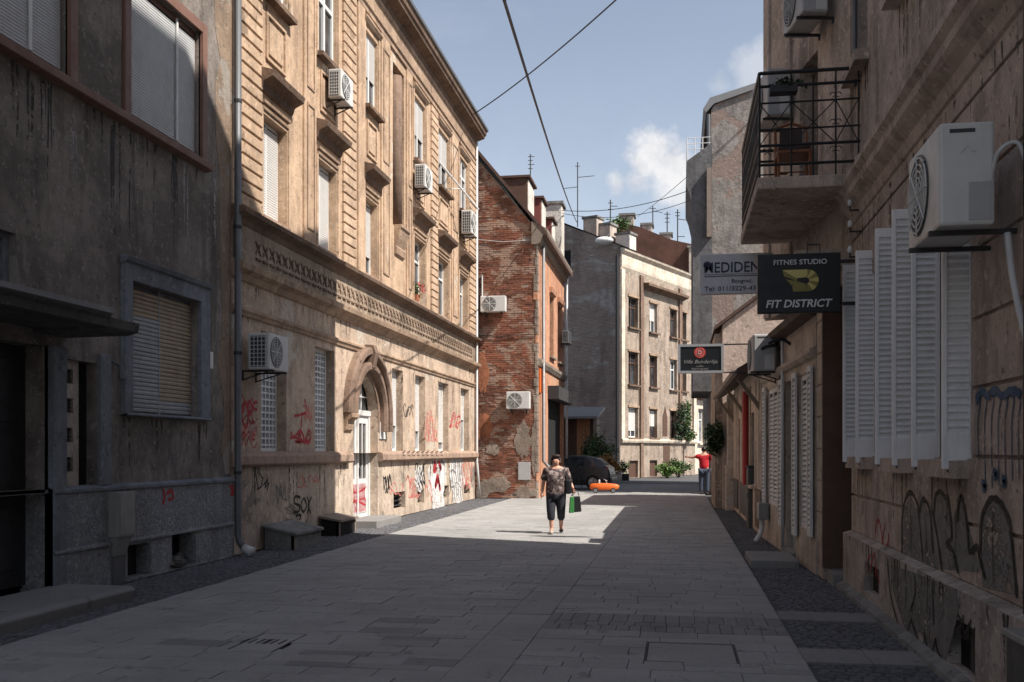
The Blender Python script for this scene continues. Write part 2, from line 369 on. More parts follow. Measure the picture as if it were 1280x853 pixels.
class MB:
    def __init__(s): s.v = []; s.f = []; s.mi = []; s.cur = 0
    def add(s, vs, fs):
        b = len(s.v); s.v += [tuple(q) for q in vs]
        for f in fs: s.f.append([b + i for i in f]); s.mi.append(s.cur)
        return s
    def quad(s, a, b, c, d): return s.add([a, b, c, d], [(0, 1, 2, 3)])
    def hexa(s, q): return s.add(q, [(0, 3, 2, 1), (4, 5, 6, 7), (0, 1, 5, 4), (1, 2, 6, 5), (2, 3, 7, 6), (3, 0, 4, 7)])
    def box(s, fr, u0, u1, z0, z1, d0, d1):
        P = fr.p
        return s.hexa([P(u0, z0, d0), P(u1, z0, d0), P(u1, z0, d1), P(u0, z0, d1), P(u0, z1, d0), P(u1, z1, d0), P(u1, z1, d1), P(u0, z1, d1)])
    def prism(s, fr, prof, u0, u1):
        """closed profile [(d,z)] swept along u"""
        n = len(prof)
        vs = [fr.p(u0, z, d) for d, z in prof] + [fr.p(u1, z, d) for d, z in prof]
        fs = [(i, (i + 1) % n, n + (i + 1) % n, n + i) for i in range(n)]
        fs += [tuple(range(n - 1, -1, -1)), tuple(range(n, 2 * n))]
        return s.add(vs, fs)
    def plate(s, fr, pts, d0, d1):
        """outline [(u,z)] given thickness d0..d1"""
        n = len(pts)
        vs = [fr.p(u, z, d0) for u, z in pts] + [fr.p(u, z, d1) for u, z in pts]
        fs = [(i, (i + 1) % n, n + (i + 1) % n, n + i) for i in range(n)]
        fs += [tuple(range(n - 1, -1, -1)), tuple(range(n, 2 * n))]
        return s.add(vs, fs)
    def tube(s, pts, r, n=8, cap=True):
        pts = [Vector(p) for p in pts]; m = len(pts)
        rs = r if isinstance(r, (list, tuple)) else [r] * m
        vs = []; prev = None
        for i, p in enumerate(pts):
            d = (pts[min(i + 1, m - 1)] - pts[max(i - 1, 0)])
            if d.length < 1e-9: d = Vector((0, 0, 1))
            d.normalize()
            a = Vector((0, 0, 1)) if abs(d.z) < .9 else Vector((1, 0, 0))
            if prev is not None: a = prev
            x = d.cross(a)
            if x.length < 1e-6: x = d.cross(Vector((0, 1, 0)))
            x.normalize(); y = x.cross(d); y.normalize(); prev = y
            for k in range(n):
                t = 2 * pi * k / n
                vs.append(p + x * cos(t) * rs[i] + y * sin(t) * rs[i])
        fs = [(i * n + k, i * n + (k + 1) % n, (i + 1) * n + (k + 1) % n, (i + 1) * n + k) for i in range(m - 1) for k in range(n)]
        if cap: fs += [tuple(range(n)), tuple(range((m - 1) * n, m * n))]
        return s.add(vs, fs)
    def ell(s, c, r, nu=12, nv=8):
        c = Vector(c); vs = []
        for j in range(nv + 1):
            th = pi * j / nv
            for i in range(nu):
                ph = 2 * pi * i / nu
                vs.append((c.x + r[0] * sin(th) * cos(ph), c.y + r[1] * sin(th) * sin(ph), c.z + r[2] * cos(th)))
        return s.add(vs, [(j * nu + i, j * nu + (i + 1) % nu, (j + 1) * nu + (i + 1) % nu, (j + 1) * nu + i) for j in range(nv) for i in range(nu)])
    def disc_ring(s, c, ax, r0, r1, t, n=24):
        """flat ring (or disc when r0 = 0) with thickness t along ax"""
        c = Vector(c); ax = Vector(ax).normalized(); a = Vector((0, 0, 1)) if abs(ax.z) < .9 else Vector((1, 0, 0))
        x = ax.cross(a).normalized(); y = x.cross(ax)
        vs = []
        for off in (0, t):
            for r in (max(r0, 1e-4), r1):
                for k in range(n):
                    q = 2 * pi * k / n; vs.append(c + ax * off + x * cos(q) * r + y * sin(q) * r)
        fs = []
        for k in range(n):
            j = (k + 1) % n
            fs += [(k, j, n + j, n + k), (2 * n + k, 3 * n + k, 3 * n + j, 2 * n + j), (n + k, n + j, 3 * n + j, 3 * n + k), (k, 2 * n + k, 2 * n + j, j)]
        return s.add(vs, fs)
    def mesh(s, name):
        me = bpy.data.meshes.new(name); me.from_pydata(s.v, [], s.f); me.update(); return me
    def build(s, name, mat, parent=None, smooth=False, bevel=0, fix=True, loc=None):
        me = s.mesh(name)
        if fix:
            bm = bmesh.new(); bm.from_mesh(me); bmesh.ops.recalc_face_normals(bm, faces=bm.faces); bm.to_mesh(me); bm.free()
        if isinstance(mat, (list, tuple)):
            for q in mat: me.materials.append(MATS[q])
            for p, i in zip(me.polygons, s.mi): p.material_index = i
        else: me.materials.append(MATS[mat])
        if smooth:
            for p in me.polygons: p.use_smooth = True
        o = put(name, me, parent, loc)
        if bevel:
            b = o.modifiers.new("bevel", 'BEVEL'); b.width = bevel; b.segments = 2; b.limit_method = 'ANGLE'; b.angle_limit = radians(40)
        return o
def put(name, me, parent=None, loc=None):
    o = bpy.data.objects.new(name, me); COL.objects.link(o)
    if parent is not None:
        o.parent = parent
        if parent.get("_w"): o.matrix_parent_inverse = Matrix.Translation(-world_loc(parent))
    if loc is not None: o.location = loc
    return o
def world_loc(o):
    v = Vector(o.location)
    # children built in world coordinates sit at their parent's inverse, so only a root Empty moves
    p = o.parent
    if p is not None: return Vector((0, 0, 0))
    return v
def tag(o, label, cat, group=None, kind=None):
    if label: o["label"] = label
    if cat: o["category"] = cat
    if group: o["group"] = group
    if kind: o["kind"] = kind
    return o
def thing(name, label, cat, loc=(0, 0, 0), group=None, world=True):
    """an Empty at the thing's base; its parts are built in world coordinates when world is set"""
    o = bpy.data.objects.new(name, None); COL.objects.link(o); o.location = loc; o.empty_display_size = .2
    if world: o["_w"] = 1
    return tag(o, label, cat, group)
def copy_tree(o, parent=None):
    c = o.copy(); COL.objects.link(c)
    if parent is not None: c.parent = parent; c.matrix_parent_inverse = o.matrix_parent_inverse.copy()
    for ch in list(o.children): copy_tree(ch, c)
    return c

def wall_mesh(mb, fr, u0, u1, z0, z1, holes, rec=.2, arch=None):
    """wall face at d = 0 with real openings and reveals; holes [(u0,u1,z0,z1[,rec])]"""
    hs_ = [h for h in holes]
    if arch: hs_ = hs_ + [(arch[0] - arch[2], arch[0] + arch[2], arch[3], arch[1] + arch[2], arch[4])]
    us = sorted({u0, u1, *[min(max(h[0], u0), u1) for h in hs_], *[min(max(h[1], u0), u1) for h in hs_]})
    zs = sorted({z0, z1, *[min(max(h[2], z0), z1) for h in hs_], *[min(max(h[3], z0), z1) for h in hs_]})
    for a, b in zip(us, us[1:]):
        for c, d in zip(zs, zs[1:]):
            um, zm = (a + b) / 2, (c + d) / 2
            if any(h[0] < um < h[1] and h[2] < zm < h[3] for h in hs_): continue
            mb.quad(fr.p(a, c), fr.p(b, c), fr.p(b, d), fr.p(a, d))
    for h in holes:
        r = h[4] if len(h) > 4 else rec
        a, b, c, d = h[:4]; P = fr.p
        mb.quad(P(a, c), P(a, d), P(a, d, -r), P(a, c, -r)); mb.quad(P(b, c), P(b, d), P(b, d, -r), P(b, c, -r))
        mb.quad(P(a, d), P(b, d), P(b, d, -r), P(a, d, -r)); mb.quad(P(a, c), P(b, c), P(b, c, -r), P(a, c, -r))
    if arch:
        uc, zs_, R, zb, r = arch; P = fr.p; n = 16
        for q0, q1 in ((uc - R, pi), (uc + R, 0)):
            mb.quad(P(q0, zb), P(q0, zs_), P(q0, zs_, -r), P(q0, zb, -r))
        for k in range(n):
            t0, t1 = pi * k / n, pi * (k + 1) / n
            p0 = (uc + R * cos(t0), zs_ + R * sin(t0)); p1 = (uc + R * cos(t1), zs_ + R * sin(t1))
            mb.quad(P(*p0), P(*p1), P(p1[0], zs_ + R), P(p0[0], zs_ + R))
            mb.quad(P(*p0), P(*p1), P(*p1, -r), P(*p0, -r))
def shell(mb, fr, u0, u1, z0, z1, depth, d0=0.0):
    """ends, back and top of a building behind its street face"""
    P = fr.p
    mb.quad(P(u0, z0, d0), P(u0, z1, d0), P(u0, z1, -depth), P(u0, z0, -depth))
    mb.quad(P(u1, z0, d0), P(u1, z1, d0), P(u1, z1, -depth), P(u1, z0, -depth))
    mb.quad(P(u0, z0, -depth), P(u1, z0, -depth), P(u1, z1, -depth), P(u0, z1, -depth))
    mb.quad(P(u0, z1, d0), P(u1, z1, d0), P(u1, z1, -depth), P(u0, z1, -depth))

def window(parent, fr, u0, u1, z0, z1, rec=.2, style="casement", frame="white_paint", pane="pane", fw=.06, sill=None, blind=None, slatted=0.0, transom=.68, blind_to=0.0):
    """window in an opening: frame mesh, its panes, a blind and a sill as sub-parts"""
    m = MB(); d0, d1 = -rec - .05, -rec + .02
    m.box(fr, u0, u0 + fw, z0, z1, d0, d1); m.box(fr, u1 - fw, u1, z0, z1, d0, d1)
    m.box(fr, u0 + fw, u1 - fw, z0, z0 + fw, d0, d1); m.box(fr, u0 + fw, u1 - fw, z1 - fw, z1, d0, d1)
    mid = (u0 + u1) / 2; zt = z0 + (z1 - z0) * transom
    if style == "casement":
        m.box(fr, mid - fw * .55, mid + fw * .55, z0 + fw, z1 - fw, d0, d1 + .012)
        if transom < 1: m.box(fr, u0 + fw, u1 - fw, zt - fw * .5, zt + fw * .5, d0 + .006, d1 + .006)
    w = m.build("window", frame, parent)
    def sub(mb, n, mt):
        o = mb.mesh(n); o.materials.append(MATS[mt]); q = bpy.data.objects.new(n, o); COL.objects.link(q); q.parent = w; return q
    dp = -rec - .02
    if style == "casement":
        parts = [(u0 + fw, mid - fw * .55, z0 + fw, zt - fw * .5), (mid + fw * .55, u1 - fw, z0 + fw, zt - fw * .5)]
        if transom < 1: parts += [(u0 + fw, mid - fw * .55, zt + fw * .5, z1 - fw), (mid + fw * .55, u1 - fw, zt + fw * .5, z1 - fw)]
        else: parts = [(a, b, c, z1 - fw) for a, b, c, _ in parts]
    else: parts = [(u0 + fw, u1 - fw, z0 + fw, z1 - fw)]
    for (a, b, c, d) in parts:
        sub(MB().box(fr, a, b, c, d, dp - .012, dp), "pane", pane)
    if style == "grid":
        g = MB(); nu = max(2, round((u1 - u0) / .16)); nz_ = max(2, round((z1 - z0) / .115))
        for i in range(1, nu): x = u0 + (u1 - u0) * i / nu; g.box(fr, x - .016, x + .016, z0 + fw, z1 - fw, dp, dp + .03)
        for i in range(1, nz_): x = z0 + (z1 - z0) * i / nz_; g.box(fr, u0 + fw, u1 - fw, x - .016, x + .016, dp + .002, dp + .028)
        sub(g, "glazing_bars", frame)
    if blind:
        zb = z0 + fw + (z1 - z0 - 2 * fw) * blind_to
        if slatted >= .05:
            n = int((z1 - fw - zb) / slatted); me = MB().prism(fr, [(0, 0), (.022, .004), (.026, slatted * .55), (.006, slatted * .97), (0, slatted * .97)], u0 + .03, u1 - .03).mesh("slat")
            me.materials.append(MATS[blind])
            for i in range(n):
                q = bpy.data.objects.new("slat", me); COL.objects.link(q); q.parent = w
                q.location = (fr.n.x * (d1 + .004 + random.uniform(0, .004)), fr.n.y * (d1 + .004), zb + i * slatted)
        else:
            g = MB(); st = slatted or .06; n = int((z1 - fw - zb) / st)
            for i in range(n):
                z = zb + i * st; g.prism(fr, [(d1 + .003, z), (d1 + .012, z + .004), (d1 + .014, z + st * .7), (d1 + .003, z + st * .98)], u0 + .03, u1 - .03)
            sub(g, "roller_blind", blind)
    if sill:
        pr, th, ov, mt = sill
        sub(MB().prism(fr, [(-rec, z0 - .002), (pr, z0 - .02), (pr, z0 - th), (-.01, z0 - th)], u0 - ov, u1 + ov), "sill", mt)
    return w

def smooth_noise(x, seed=0):
    i = math.floor(x); f = x - i; f = f * f * (3 - 2 * f)
    r = lambda k: (math.sin((k + seed * 17.3) * 127.1) * 43758.5453) % 1.0
    return r(i) * (1 - f) + r(i + 1) * f
def ribbon(mb, fr, pts, w, d=.004):
    """a sprayed stroke: a thin band of varying width lying on the wall"""
    for k, ((a, b), (c, e)) in enumerate(zip(pts, pts[1:])):
        L = sqrt((c - a) ** 2 + (e - b) ** 2)
        if L < 1e-5: continue
        nx, nz_ = -(e - b) / L, (c - a) / L
        w0 = w * (.7 + .6 * smooth_noise(k * .7, len(pts))) / 2; w1 = w * (.7 + .6 * smooth_noise((k + 1) * .7, len(pts))) / 2
        ex, ez = (c - a) / L * w * .3, (e - b) / L * w * .3; dd = d + .0004 * (k % 3)
        mb.quad(fr.p(a + nx * w0 - ex, b + nz_ * w0 - ez, dd), fr.p(c + nx * w1 + ex, e + nz_ * w1 + ez, dd), fr.p(c - nx * w1 + ex, e - nz_ * w1 + ez, dd), fr.p(a - nx * w0 - ex, b - nz_ * w0 - ez, dd))
def curve(pts, n=7):
    """Catmull-Rom through 2-D points"""
    o = []
    P = [pts[0]] + list(pts) + [pts[-1]]
    for i in range(1, len(P) - 2):
        for k in range(n):
            t = k / n
            o.append(tuple(.5 * (2 * P[i][j] + (P[i + 1][j] - P[i - 1][j]) * t + (2 * P[i - 1][j] - 5 * P[i][j] + 4 * P[i + 1][j] - P[i + 2][j]) * t * t + (3 * P[i][j] - P[i - 1][j] - 3 * P[i + 1][j] + P[i + 2][j]) * t ** 3) for j in range(len(pts[0]))))
    o.append(tuple(pts[-1])); return o
def graffiti(parent, fr, strokes, mat, w, d=.004):
    for st in strokes:
        m = MB(); ribbon(m, fr, curve(st) if len(st) > 2 else st, w, d)
        m.build("graffiti_stroke", mat, parent, fix=False)
def blob(uc, zc, ru, rz, seed, n=64, amp=.75):
    def rr(k): return 1 - amp / 2 + amp * (.5 * smooth_noise(k * .19, seed) + .3 * smooth_noise(k * .5 + 9, seed) + .2 * smooth_noise(k * 1.1 + 5, seed))
    return [(uc + ru * cos(2 * pi * k / n) * rr(min(k, n - k) + (3 if k > n / 2 else 0) * 0), zc + rz * sin(2 * pi * k / n) * rr(k if k < n - 6 else k - n + 6)) for k in range(n)]
def text_mesh(s, size, depth=.004, shear=0.0, bold=0.0, spacing=1.0):
    cu = bpy.data.curves.new("lettering", 'FONT'); cu.body = s; cu.size = size; cu.extrude = depth; cu.shear = shear; cu.offset = bold
    cu.align_x = 'CENTER'; cu.align_y = 'CENTER'; cu.space_character = spacing; cu.resolution_u = 3
    o = bpy.data.objects.new("lettering", cu); COL.objects.link(o)
    bpy.context.view_layer.update()
    me = bpy.data.meshes.new_from_object(o.evaluated_get(bpy.context.evaluated_depsgraph_get()))
    bpy.data.objects.remove(o); bpy.data.curves.remove(cu)
    return me
def leaves(center, rad, n, size, seed, hollow=.5, drop=0.0):
    rnd = random.Random(seed); mb = MB(); c = Vector(center)
    clumps = []
    for i in range(max(6, n // 60)):
        d = Vector((rnd.gauss(0, 1), rnd.gauss(0, 1), rnd.gauss(0, 1))).normalized() * (hollow + (1 - hollow) * rnd.random())
        clumps.append(d)
    for i in range(n):
        d = rnd.choice(clumps) + Vector((rnd.gauss(0, .22), rnd.gauss(0, .22), rnd.gauss(0, .22)))
        p = c + Vector((d.x * rad[0], d.y * rad[1], d.z * rad[2]))
        a = Vector((rnd.gauss(0, 1), rnd.gauss(0, 1), rnd.gauss(0, .6) - drop)).normalized(); b = a.cross(Vector((rnd.gauss(0, 1), rnd.gauss(0, 1), rnd.gauss(0, 1)))).normalized()
        L = size * rnd.uniform(.6, 1.3); w = L * .32
        mb.add([p, p + a * L * .5 + b * w, p + a * L, p + a * L * .5 - b * w + a.cross(b) * w * .3], [(0, 1, 2), (0, 2, 3)])
    return mb
def skin(verts, edges, radii, sub=2):
    me = bpy.data.meshes.new("skin"); me.from_pydata(verts, edges, []); o = bpy.data.objects.new("skin", me); COL.objects.link(o)
    o.modifiers.new("s", 'SKIN'); s2 = o.modifiers.new("u", 'SUBSURF'); s2.levels = sub; s2.render_levels = sub
    for i, r in enumerate(radii):
        sv = me.skin_vertices[0].data[i]; sv.radius = r if isinstance(r, tuple) else (r, r)
    me.skin_vertices[0].data[0].use_root = True
    bpy.context.view_layer.update()
    r = bpy.data.meshes.new_from_object(o.evaluated_get(bpy.context.evaluated_depsgraph_get()))
    bpy.data.objects.remove(o); bpy.data.meshes.remove(me)
    for p in r.polygons: p.use_smooth = True
    return r

# ================================================================== GROUND
tag(MB().quad((-400, -60, -.05), (400, -60, -.05), (400, 900, -.05), (-400, 900, -.05)).build("ground", "ground_mat"), None, None, kind="structure")
tag(MB().quad((-30, 50.2, -.02), (30, 50.2, -.02), (30, 95, -.02), (-30, 95, -.02)).build("road", "asphalt"), None, None, kind="structure")
PAVE_L, PAVE_R = -5.75, 1.0
pav = tag(MB().quad((-7.3, -12, -.034), (2.6, -12, -.034), (2.6, 50.2, -.034), (-7.3, 50.2, -.034)).build("pavement", "ground_mat"), None, None, kind="structure")
def slab_into(mb, x0, x1, y0, y1, z, tilt=(0, 0)):
    j = .0024; e = .004
    x0 += j; x1 -= j; y0 += j; y1 -= j; cx, cy = (x0 + x1) / 2, (y0 + y1) / 2
    zz = lambda x, y: z + (x - cx) * tilt[0] + (y - cy) * tilt[1]
    lo = [(x0, y0, -.03), (x1, y0, -.03), (x1, y1, -.03), (x0, y1, -.03)]
    md = [(x, y, zz(x, y) - e * .6) for x, y, _ in lo]
    a = [(x0 + e, y0 + e), (x1 - e, y0 + e), (x1 - e, y1 - e), (x0 + e, y1 - e)]
    tp = [(x, y, zz(x, y)) for x, y in a]
    mb.add(lo + md + tp, [(0, 1, 5, 4), (1, 2, 6, 5), (2, 3, 7, 6), (3, 0, 4, 7), (4, 5, 9, 8), (5, 6, 10, 9), (6, 7, 11, 10), (7, 4, 8, 11), (8, 9, 10, 11)])
rs = random.Random(21)
COVERS = [onZ(805, 826), onZ(918, 806), onZ(282, 812), onZ(398, 793)]
cover1 = (COVERS[0].x, COVERS[1].x, COVERS[0].y, COVERS[1].y)
cover2 = (COVERS[2].x, COVERS[3].x - .1, COVERS[2].y, COVERS[3].y)
slabs = []
def region(xa, xb, ya, yb, depth, lmin, lmax):
    y = ya
    while y < yb - .05:
        d = depth * rs.choice((1, 1, 1, .6)); d = min(d, yb - y)
        if yb - y - d < .15: d = yb - y
        x = xa - rs.uniform(0, lmin * .6)
        while x < xb:
            L = rs.uniform(lmin, lmax); x1 = x + L
            if xb - x1 < lmin * .45: x1 = xb
            slabs.append((max(x, xa), min(x1, xb), y, y + d)); x = x1
        y += d
region(PAVE_L, -1.72, -10, 50, .27, .3, .62)
y = -10.0
while y < 50:
    L = rs.uniform(.35, .8); slabs.append((-1.72, -1.28, y, min(y + L, 50))); y += L
region(-1.28, PAVE_R, -10, 9.3, .30, .32, .7)
NB = len(slabs)
region(-1.28, PAVE_R, 9.3, 9.8, .5, .10, .16); region(-1.28, PAVE_R, 9.8, 10.25, .45, .10, .16)      # band of narrow dark stones across the walk
band = set(slabs[NB:])
region(-1.28, PAVE_R, 10.25, 50, .28, .32, .7)
region(PAVE_R, 1.95, 10.2, 10.75, .55, .6, .9); region(PAVE_R, 1.95, 8.2, 8.75, .55, .6, .9)
def inside(q, c): return q[0] < c[1] and q[1] > c[0] and q[2] < c[3] and q[3] > c[2]
def cut(q, c):
    """keep the pieces of slab q left and right of a cover"""
    o = []
    if q[0] < c[0] - .06: o.append((q[0], c[0], q[2], q[3]))
    if q[1] > c[1] + .06: o.append((c[1], q[1], q[2], q[3]))
    mx0, mx1 = max(q[0], c[0]), min(q[1], c[1])
    if q[2] < c[2] - .04: o.append((mx0, mx1, q[2], c[2]))
    if q[3] > c[3] + .04: o.append((mx0, mx1, c[3], q[3]))
    return o
for c in (cover1, cover2):
    slabs = [p for q in slabs for p in (cut(q, c) if inside(q, c) else [q])]
def infront(q):
    x, y = (q[0] + q[1]) / 2, (q[2] + q[3]) / 2
    w = -x * sin(PSI) + y * cos(PSI)
    if w < 6.4: return False
    u = (x * cos(PSI) + y * sin(PSI)) / w * FPX + 640
    return -60 < u < 1340
vis = sorted([q for q in slabs if infront(q)], key=lambda q: q[2]); singles = set(vis[:300])
rest = MB()
for q in slabs:
    z = rs.uniform(-.004, .003); tl = (rs.uniform(-.004, .004), rs.uniform(-.004, .004))
    if q in singles:
        m = MB(); slab_into(m, *q, z, tl); m.build("paving_slab", "dark_slab" if (q in band or q[0] >= PAVE_R or rs.random() < .04) else "slab", pav, fix=False)
    else: slab_into(rest, *q, z, tl)
tag(rest.build("paving_slabs", "slab", pav, fix=False), None, None, kind="stuff")
def setts(xa, xb, ya, yb, skip=()):
    mb = MB(); y = ya; k = 0
    while y < yb:
        x = xa + (k % 2) * .05
        while x < xb - .04:
            w = rs.uniform(.085, .115); x1 = min(x + w, xb)
            q = (x, x1, y, y + .1)
            if not any(inside(q, s) for s in skip):
                z = rs.uniform(-.016, -.004); j = .007; e = .018
                a = [(x + j, y + j, -.034), (x1 - j, y + j, -.034), (x1 - j, y + .1 - j, -.034), (x + j, y + .1 - j, -.034)]
                t = [(x + e, y + e, z), (x1 - e, y + e, z + rs.uniform(-.003, .003)), (x1 - e, y + .1 - e, z), (x + e, y + .1 - e, z)]
                mb.add(a + t, [(0, 1, 5, 4), (1, 2, 6, 5), (2, 3, 7, 6), (3, 0, 4, 7), (4, 5, 6, 7)])
            x = x1
        y += .1; k += 1
    return mb
tag(setts(-7.0, PAVE_L - .02, 6.5, 36).build("cobble_setts", "sett", pav, fix=False), None, None, kind="stuff")
tag(setts(PAVE_R + .02, 2.1, 4.6, 30, skip=((PAVE_R, 1.95, 10.2, 10.75), (PAVE_R, 1.95, 8.2, 8.75))).build("cobble_setts", "sett", pav, fix=False), None, None, kind="stuff")

def cover(name, label, c, slots):
    t = thing(name, label, "manhole" if not slots else "drain cover", ((c[0] + c[1]) / 2, (c[2] + c[3]) / 2, 0))
    m = MB(); f = .014
    for a, b, e, g in ((c[0] + .006, c[1] - .006, c[2] + .006, c[2] + f), (c[0] + .006, c[1] - .006, c[3] - f, c[3] - .006), (c[0] + .006, c[0] + f, c[2] + f, c[3] - f), (c[1] - f, c[1] - .006, c[2] + f, c[3] - f)):
        m.box(WORLD, a, b, -.033, -.002, e, g)
    m.build("frame", "sett", t)
    MB().box(WORLD, c[0] + f + .006, c[1] - f - .006, -.033, -.002, c[2] + f + .006, c[3] - f - .006).build("lid", "slab", t, bevel=.004)
    if slots:
        for gx in (.25, .72):
            for k in range(4):
                x = c[0] + (c[1] - c[0]) * gx + (k - 1.5) * .075; ym = (c[2] + c[3]) / 2
                MB().box(WORLD, x - .010, x + .010, -.0018, -.0005, ym - .10, ym + .10).build("slot", "dark_void", t)
cover("manhole_cover", "large rectangular stone manhole lid set among the paving slabs", cover1, False)
cover("drain_cover", "wide drain cover with two groups of dark slots in the paving", cover2, True)

# ================================================================== LEFT: dark plaster house beside the canopy
XL = -7.0
FL = Fr((XL, 0), (0, 1), (1, 0))
def LY(x): return onX(x, HZ, XL).y
def LZ(x, y): return onX(x, y, XL).z
L1_END = LY(288)
h1 = thing("plaster_house", "dark sooty plaster house with grey framed window and concrete entrance canopy", "building", (XL, 8, 0))
up_z0, up_z1 = 6.0, 7.88
uw = [(8.3, LY(84), up_z0, up_z1), (LY(160), LY(250), up_z0, up_z1)]
gw = (LY(161), LY(247), LZ(161, 516), LZ(161, 351))
canw = (8.2, LY(20), 3.35, LZ(18, 292))
nich = (LY(78), LY(122), 1.26, 2.74)
door = (8.3, LY(60), .16, 2.85)
bw1 = (LY(154), LY(184), .03, .46); bw2 = (LY(210), LY(240), .03, .50)
m = MB(); wall_mesh(m, FL, -5, L1_END, 1.24, 12.0, uw + [gw, canw] + [(nich[0], nich[1], nich[2], nich[3])] + [(door[0], door[1], 1.24, door[3], .35)], .16); shell(m, FL, -5, L1_END, 0, 12, 10)
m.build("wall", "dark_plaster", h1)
m = MB(); fp = Fr((XL + .06, 0), (0, 1), (1, 0))
wall_mesh(m, fp, -5, L1_END, 0, 1.2, [bw1 + (.3,), bw2 + (.3,), (door[0], door[1], .0, 1.2, .41)]); m.quad(fp.p(L1_END, 0), fp.p(L1_END, 1.2), fp.p(L1_END, 1.2, -.06), fp.p(L1_END, 0, -.06))
pl = m.build("plinth", "roughcast", h1)
MB().prism(FL, [(0, 1.19), (.085, 1.19), (.085, 1.225), (0, 1.26)], door[1], L1_END).build("plinth_ledge", "grey_trim", pl)
MB().prism(FL, [(.055, .50), (.085, .505), (.085, .53), (.055, .55)], door[1], L1_END - .02).build("plinth_ledge", "roughcast", pl)
# lighter beige strip beside the downpipe, ragged edge
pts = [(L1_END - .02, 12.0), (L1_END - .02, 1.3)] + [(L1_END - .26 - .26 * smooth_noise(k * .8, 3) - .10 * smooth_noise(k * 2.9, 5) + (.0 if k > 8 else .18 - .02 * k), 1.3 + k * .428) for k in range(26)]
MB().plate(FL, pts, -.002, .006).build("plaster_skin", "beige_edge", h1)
for q in uw:
    w = window(h1, FL, *q, rec=.10, style="single", frame="brown_frame", blind="blind_white", slatted=.038, fw=.09)
    m = MB()
    m.box(FL, q[0] - .14, q[0], q[2] - .02, q[3] + .14, -.02, .05); m.box(FL, q[1], q[1] + .14, q[2] - .02, q[3] + .14, -.02, .05); m.box(FL, q[0], q[1], q[3], q[3] + .14, -.02, .047)
    m.build("surround", "brown_frame", w)
    MB().box(FL, q[1] - .62, q[1] - .58, q[2] + .09, q[3] - .05, -.055, -.035) .build("guide_rail", "white_paint", w)
MB().prism(FL, [(0, 5.84), (.13, 5.86), (.14, 5.95), (.05, 5.99), (0, 5.99)], 8.0, uw[1][1] + .18).build("sill_band", "brown_frame", h1, bevel=.008)
MB().box(FL, uw[0][1] + .18, uw[1][0] - .18, 6.02, 7.85, -.01, .018).build("panel", "dark_plaster", h1)
# grey framed window with a two-part slatted roller
w = window(h1, FL, *gw, rec=.14, style="single", frame="grey_trim", pane="pane", fw=.05)
gu = gw[0] + (gw[1] - gw[0]) * .5
for (a, b, mt) in ((gw[0] + .03, gu - .012, "slat_grey"), (gu + .012, gw[1] - .03, "slat_ochre")):
    n = int((gw[3] - gw[2] - .06) / .058)
    me = MB().prism(FL, [(0, 0), (.022, .004), (.026, .034), (.006, .056), (0, .056)], a, b).mesh("slat"); me.materials.append(MATS[mt])
    me2 = me.copy(); me2.materials.clear(); me2.materials.append(MATS["slat_ochre" if mt == "slat_grey" else "slat_grey"])
    for i in range(n):
        odd = (mt == "slat_grey" and i > n - 7) or (mt == "slat_ochre" and i < 3)
        q = bpy.data.objects.new("slat", me2 if odd else me); COL.objects.link(q); q.parent = w; q.location = (-.118 + rs.uniform(-.003, .003), 0, gw[2] + .03 + i * .058)
MB().box(FL, gu - .011, gu + .011, gw[2], gw[3], -.12, -.085).build("mullion", "slat_grey", w)
s0, s1, z0, z1 = LY(151), LY(258), 2.12, LZ(152, 320); m = MB()
m.prism(FL, [(0, z0), (.07, z0), (.11, z0 + .03), (.11, gw[2] - .04), (.06, gw[2]), (0, gw[2])], s0 - .03, s1 + .03)
m.box(FL, s0, gw[0], gw[2], z1, -.01, .065); m.box(FL, gw[1], s1, gw[2], z1, -.01, .065); m.box(FL, gw[0], gw[1], gw[3], z1, -.01, .0649)
m.prism(FL, [(0, z1 - .1), (.1, z1 - .06), (.13, z1), (0, z1 + .03)], s0 - .02, s1 + .02)
m.build("surround", "grey_trim", w, bevel=.006)
MB().box(FL, LY(256), LY(263), LZ(260, 461), LZ(260, 440), -.01, .05).build("switch_box", "white_paint", h1, bevel=.006)
window(h1, FL, *canw, rec=.1, style="casement", frame="grey_trim", pane="pane_pale", transom=1.0)
# entrance
MB().box(FL, door[0], door[1], door[2], door[3], -.34, -.28).build("door", "dark_door", h1)
dd = h1.children[-1]
for k in range(3):
    for s in (0, 1):
        a = door[0] + .1 + s * (door[1] - door[0]) * .5; MB().box(FL, a, a + (door[1] - door[0]) * .38, .35 + k * .82, 1.05 + k * .82, -.282, -.262).build("door_panel", "dark_door", dd, bevel=.01)
MB().box(FL, LY(0) - .15, LY(4), LZ(2, 600), LZ(2, 520), -.28, -.23).build("letter_box", "meter_box", dd)
MB().box(FL, door[1], nich[0] - .01, 0.0, 2.86, -.05, .07).build("door_jamb", "grey_trim", h1, bevel=.01)
m = MB(); m.box(FL, nich[0], nich[1], nich[2], nich[3], -.17, -.15); m.build("niche_back", "dark_void", h1)
a, b = nich[0] + .02, LY(104); m = MB(); hz_ = [nich[2] + .17 + k * .345 for k in range(4)]
pm = a + (b - a) * .5; hw = (b - a) * .22
m.box(FL, a, pm - hw, nich[2], nich[3], -.13, -.06); m.box(FL, pm + hw, b, nich[2], nich[3], -.13, -.06)
zz = nich[2]
for z in hz_: m.box(FL, pm - hw, pm + hw, zz, z, -.13, -.06); zz = z + .17
m.box(FL, pm - hw, pm + hw, zz, nich[3], -.13, -.06)
g = m.build("vent_panel", "chimney_beige", h1)
for z in hz_:
    for k in range(4): MB().box(FL, pm - hw, pm + hw, z + .02 + k * .04, z + .032 + k * .04, -.115, -.09).build("vent_slat", "dark_metal", g)
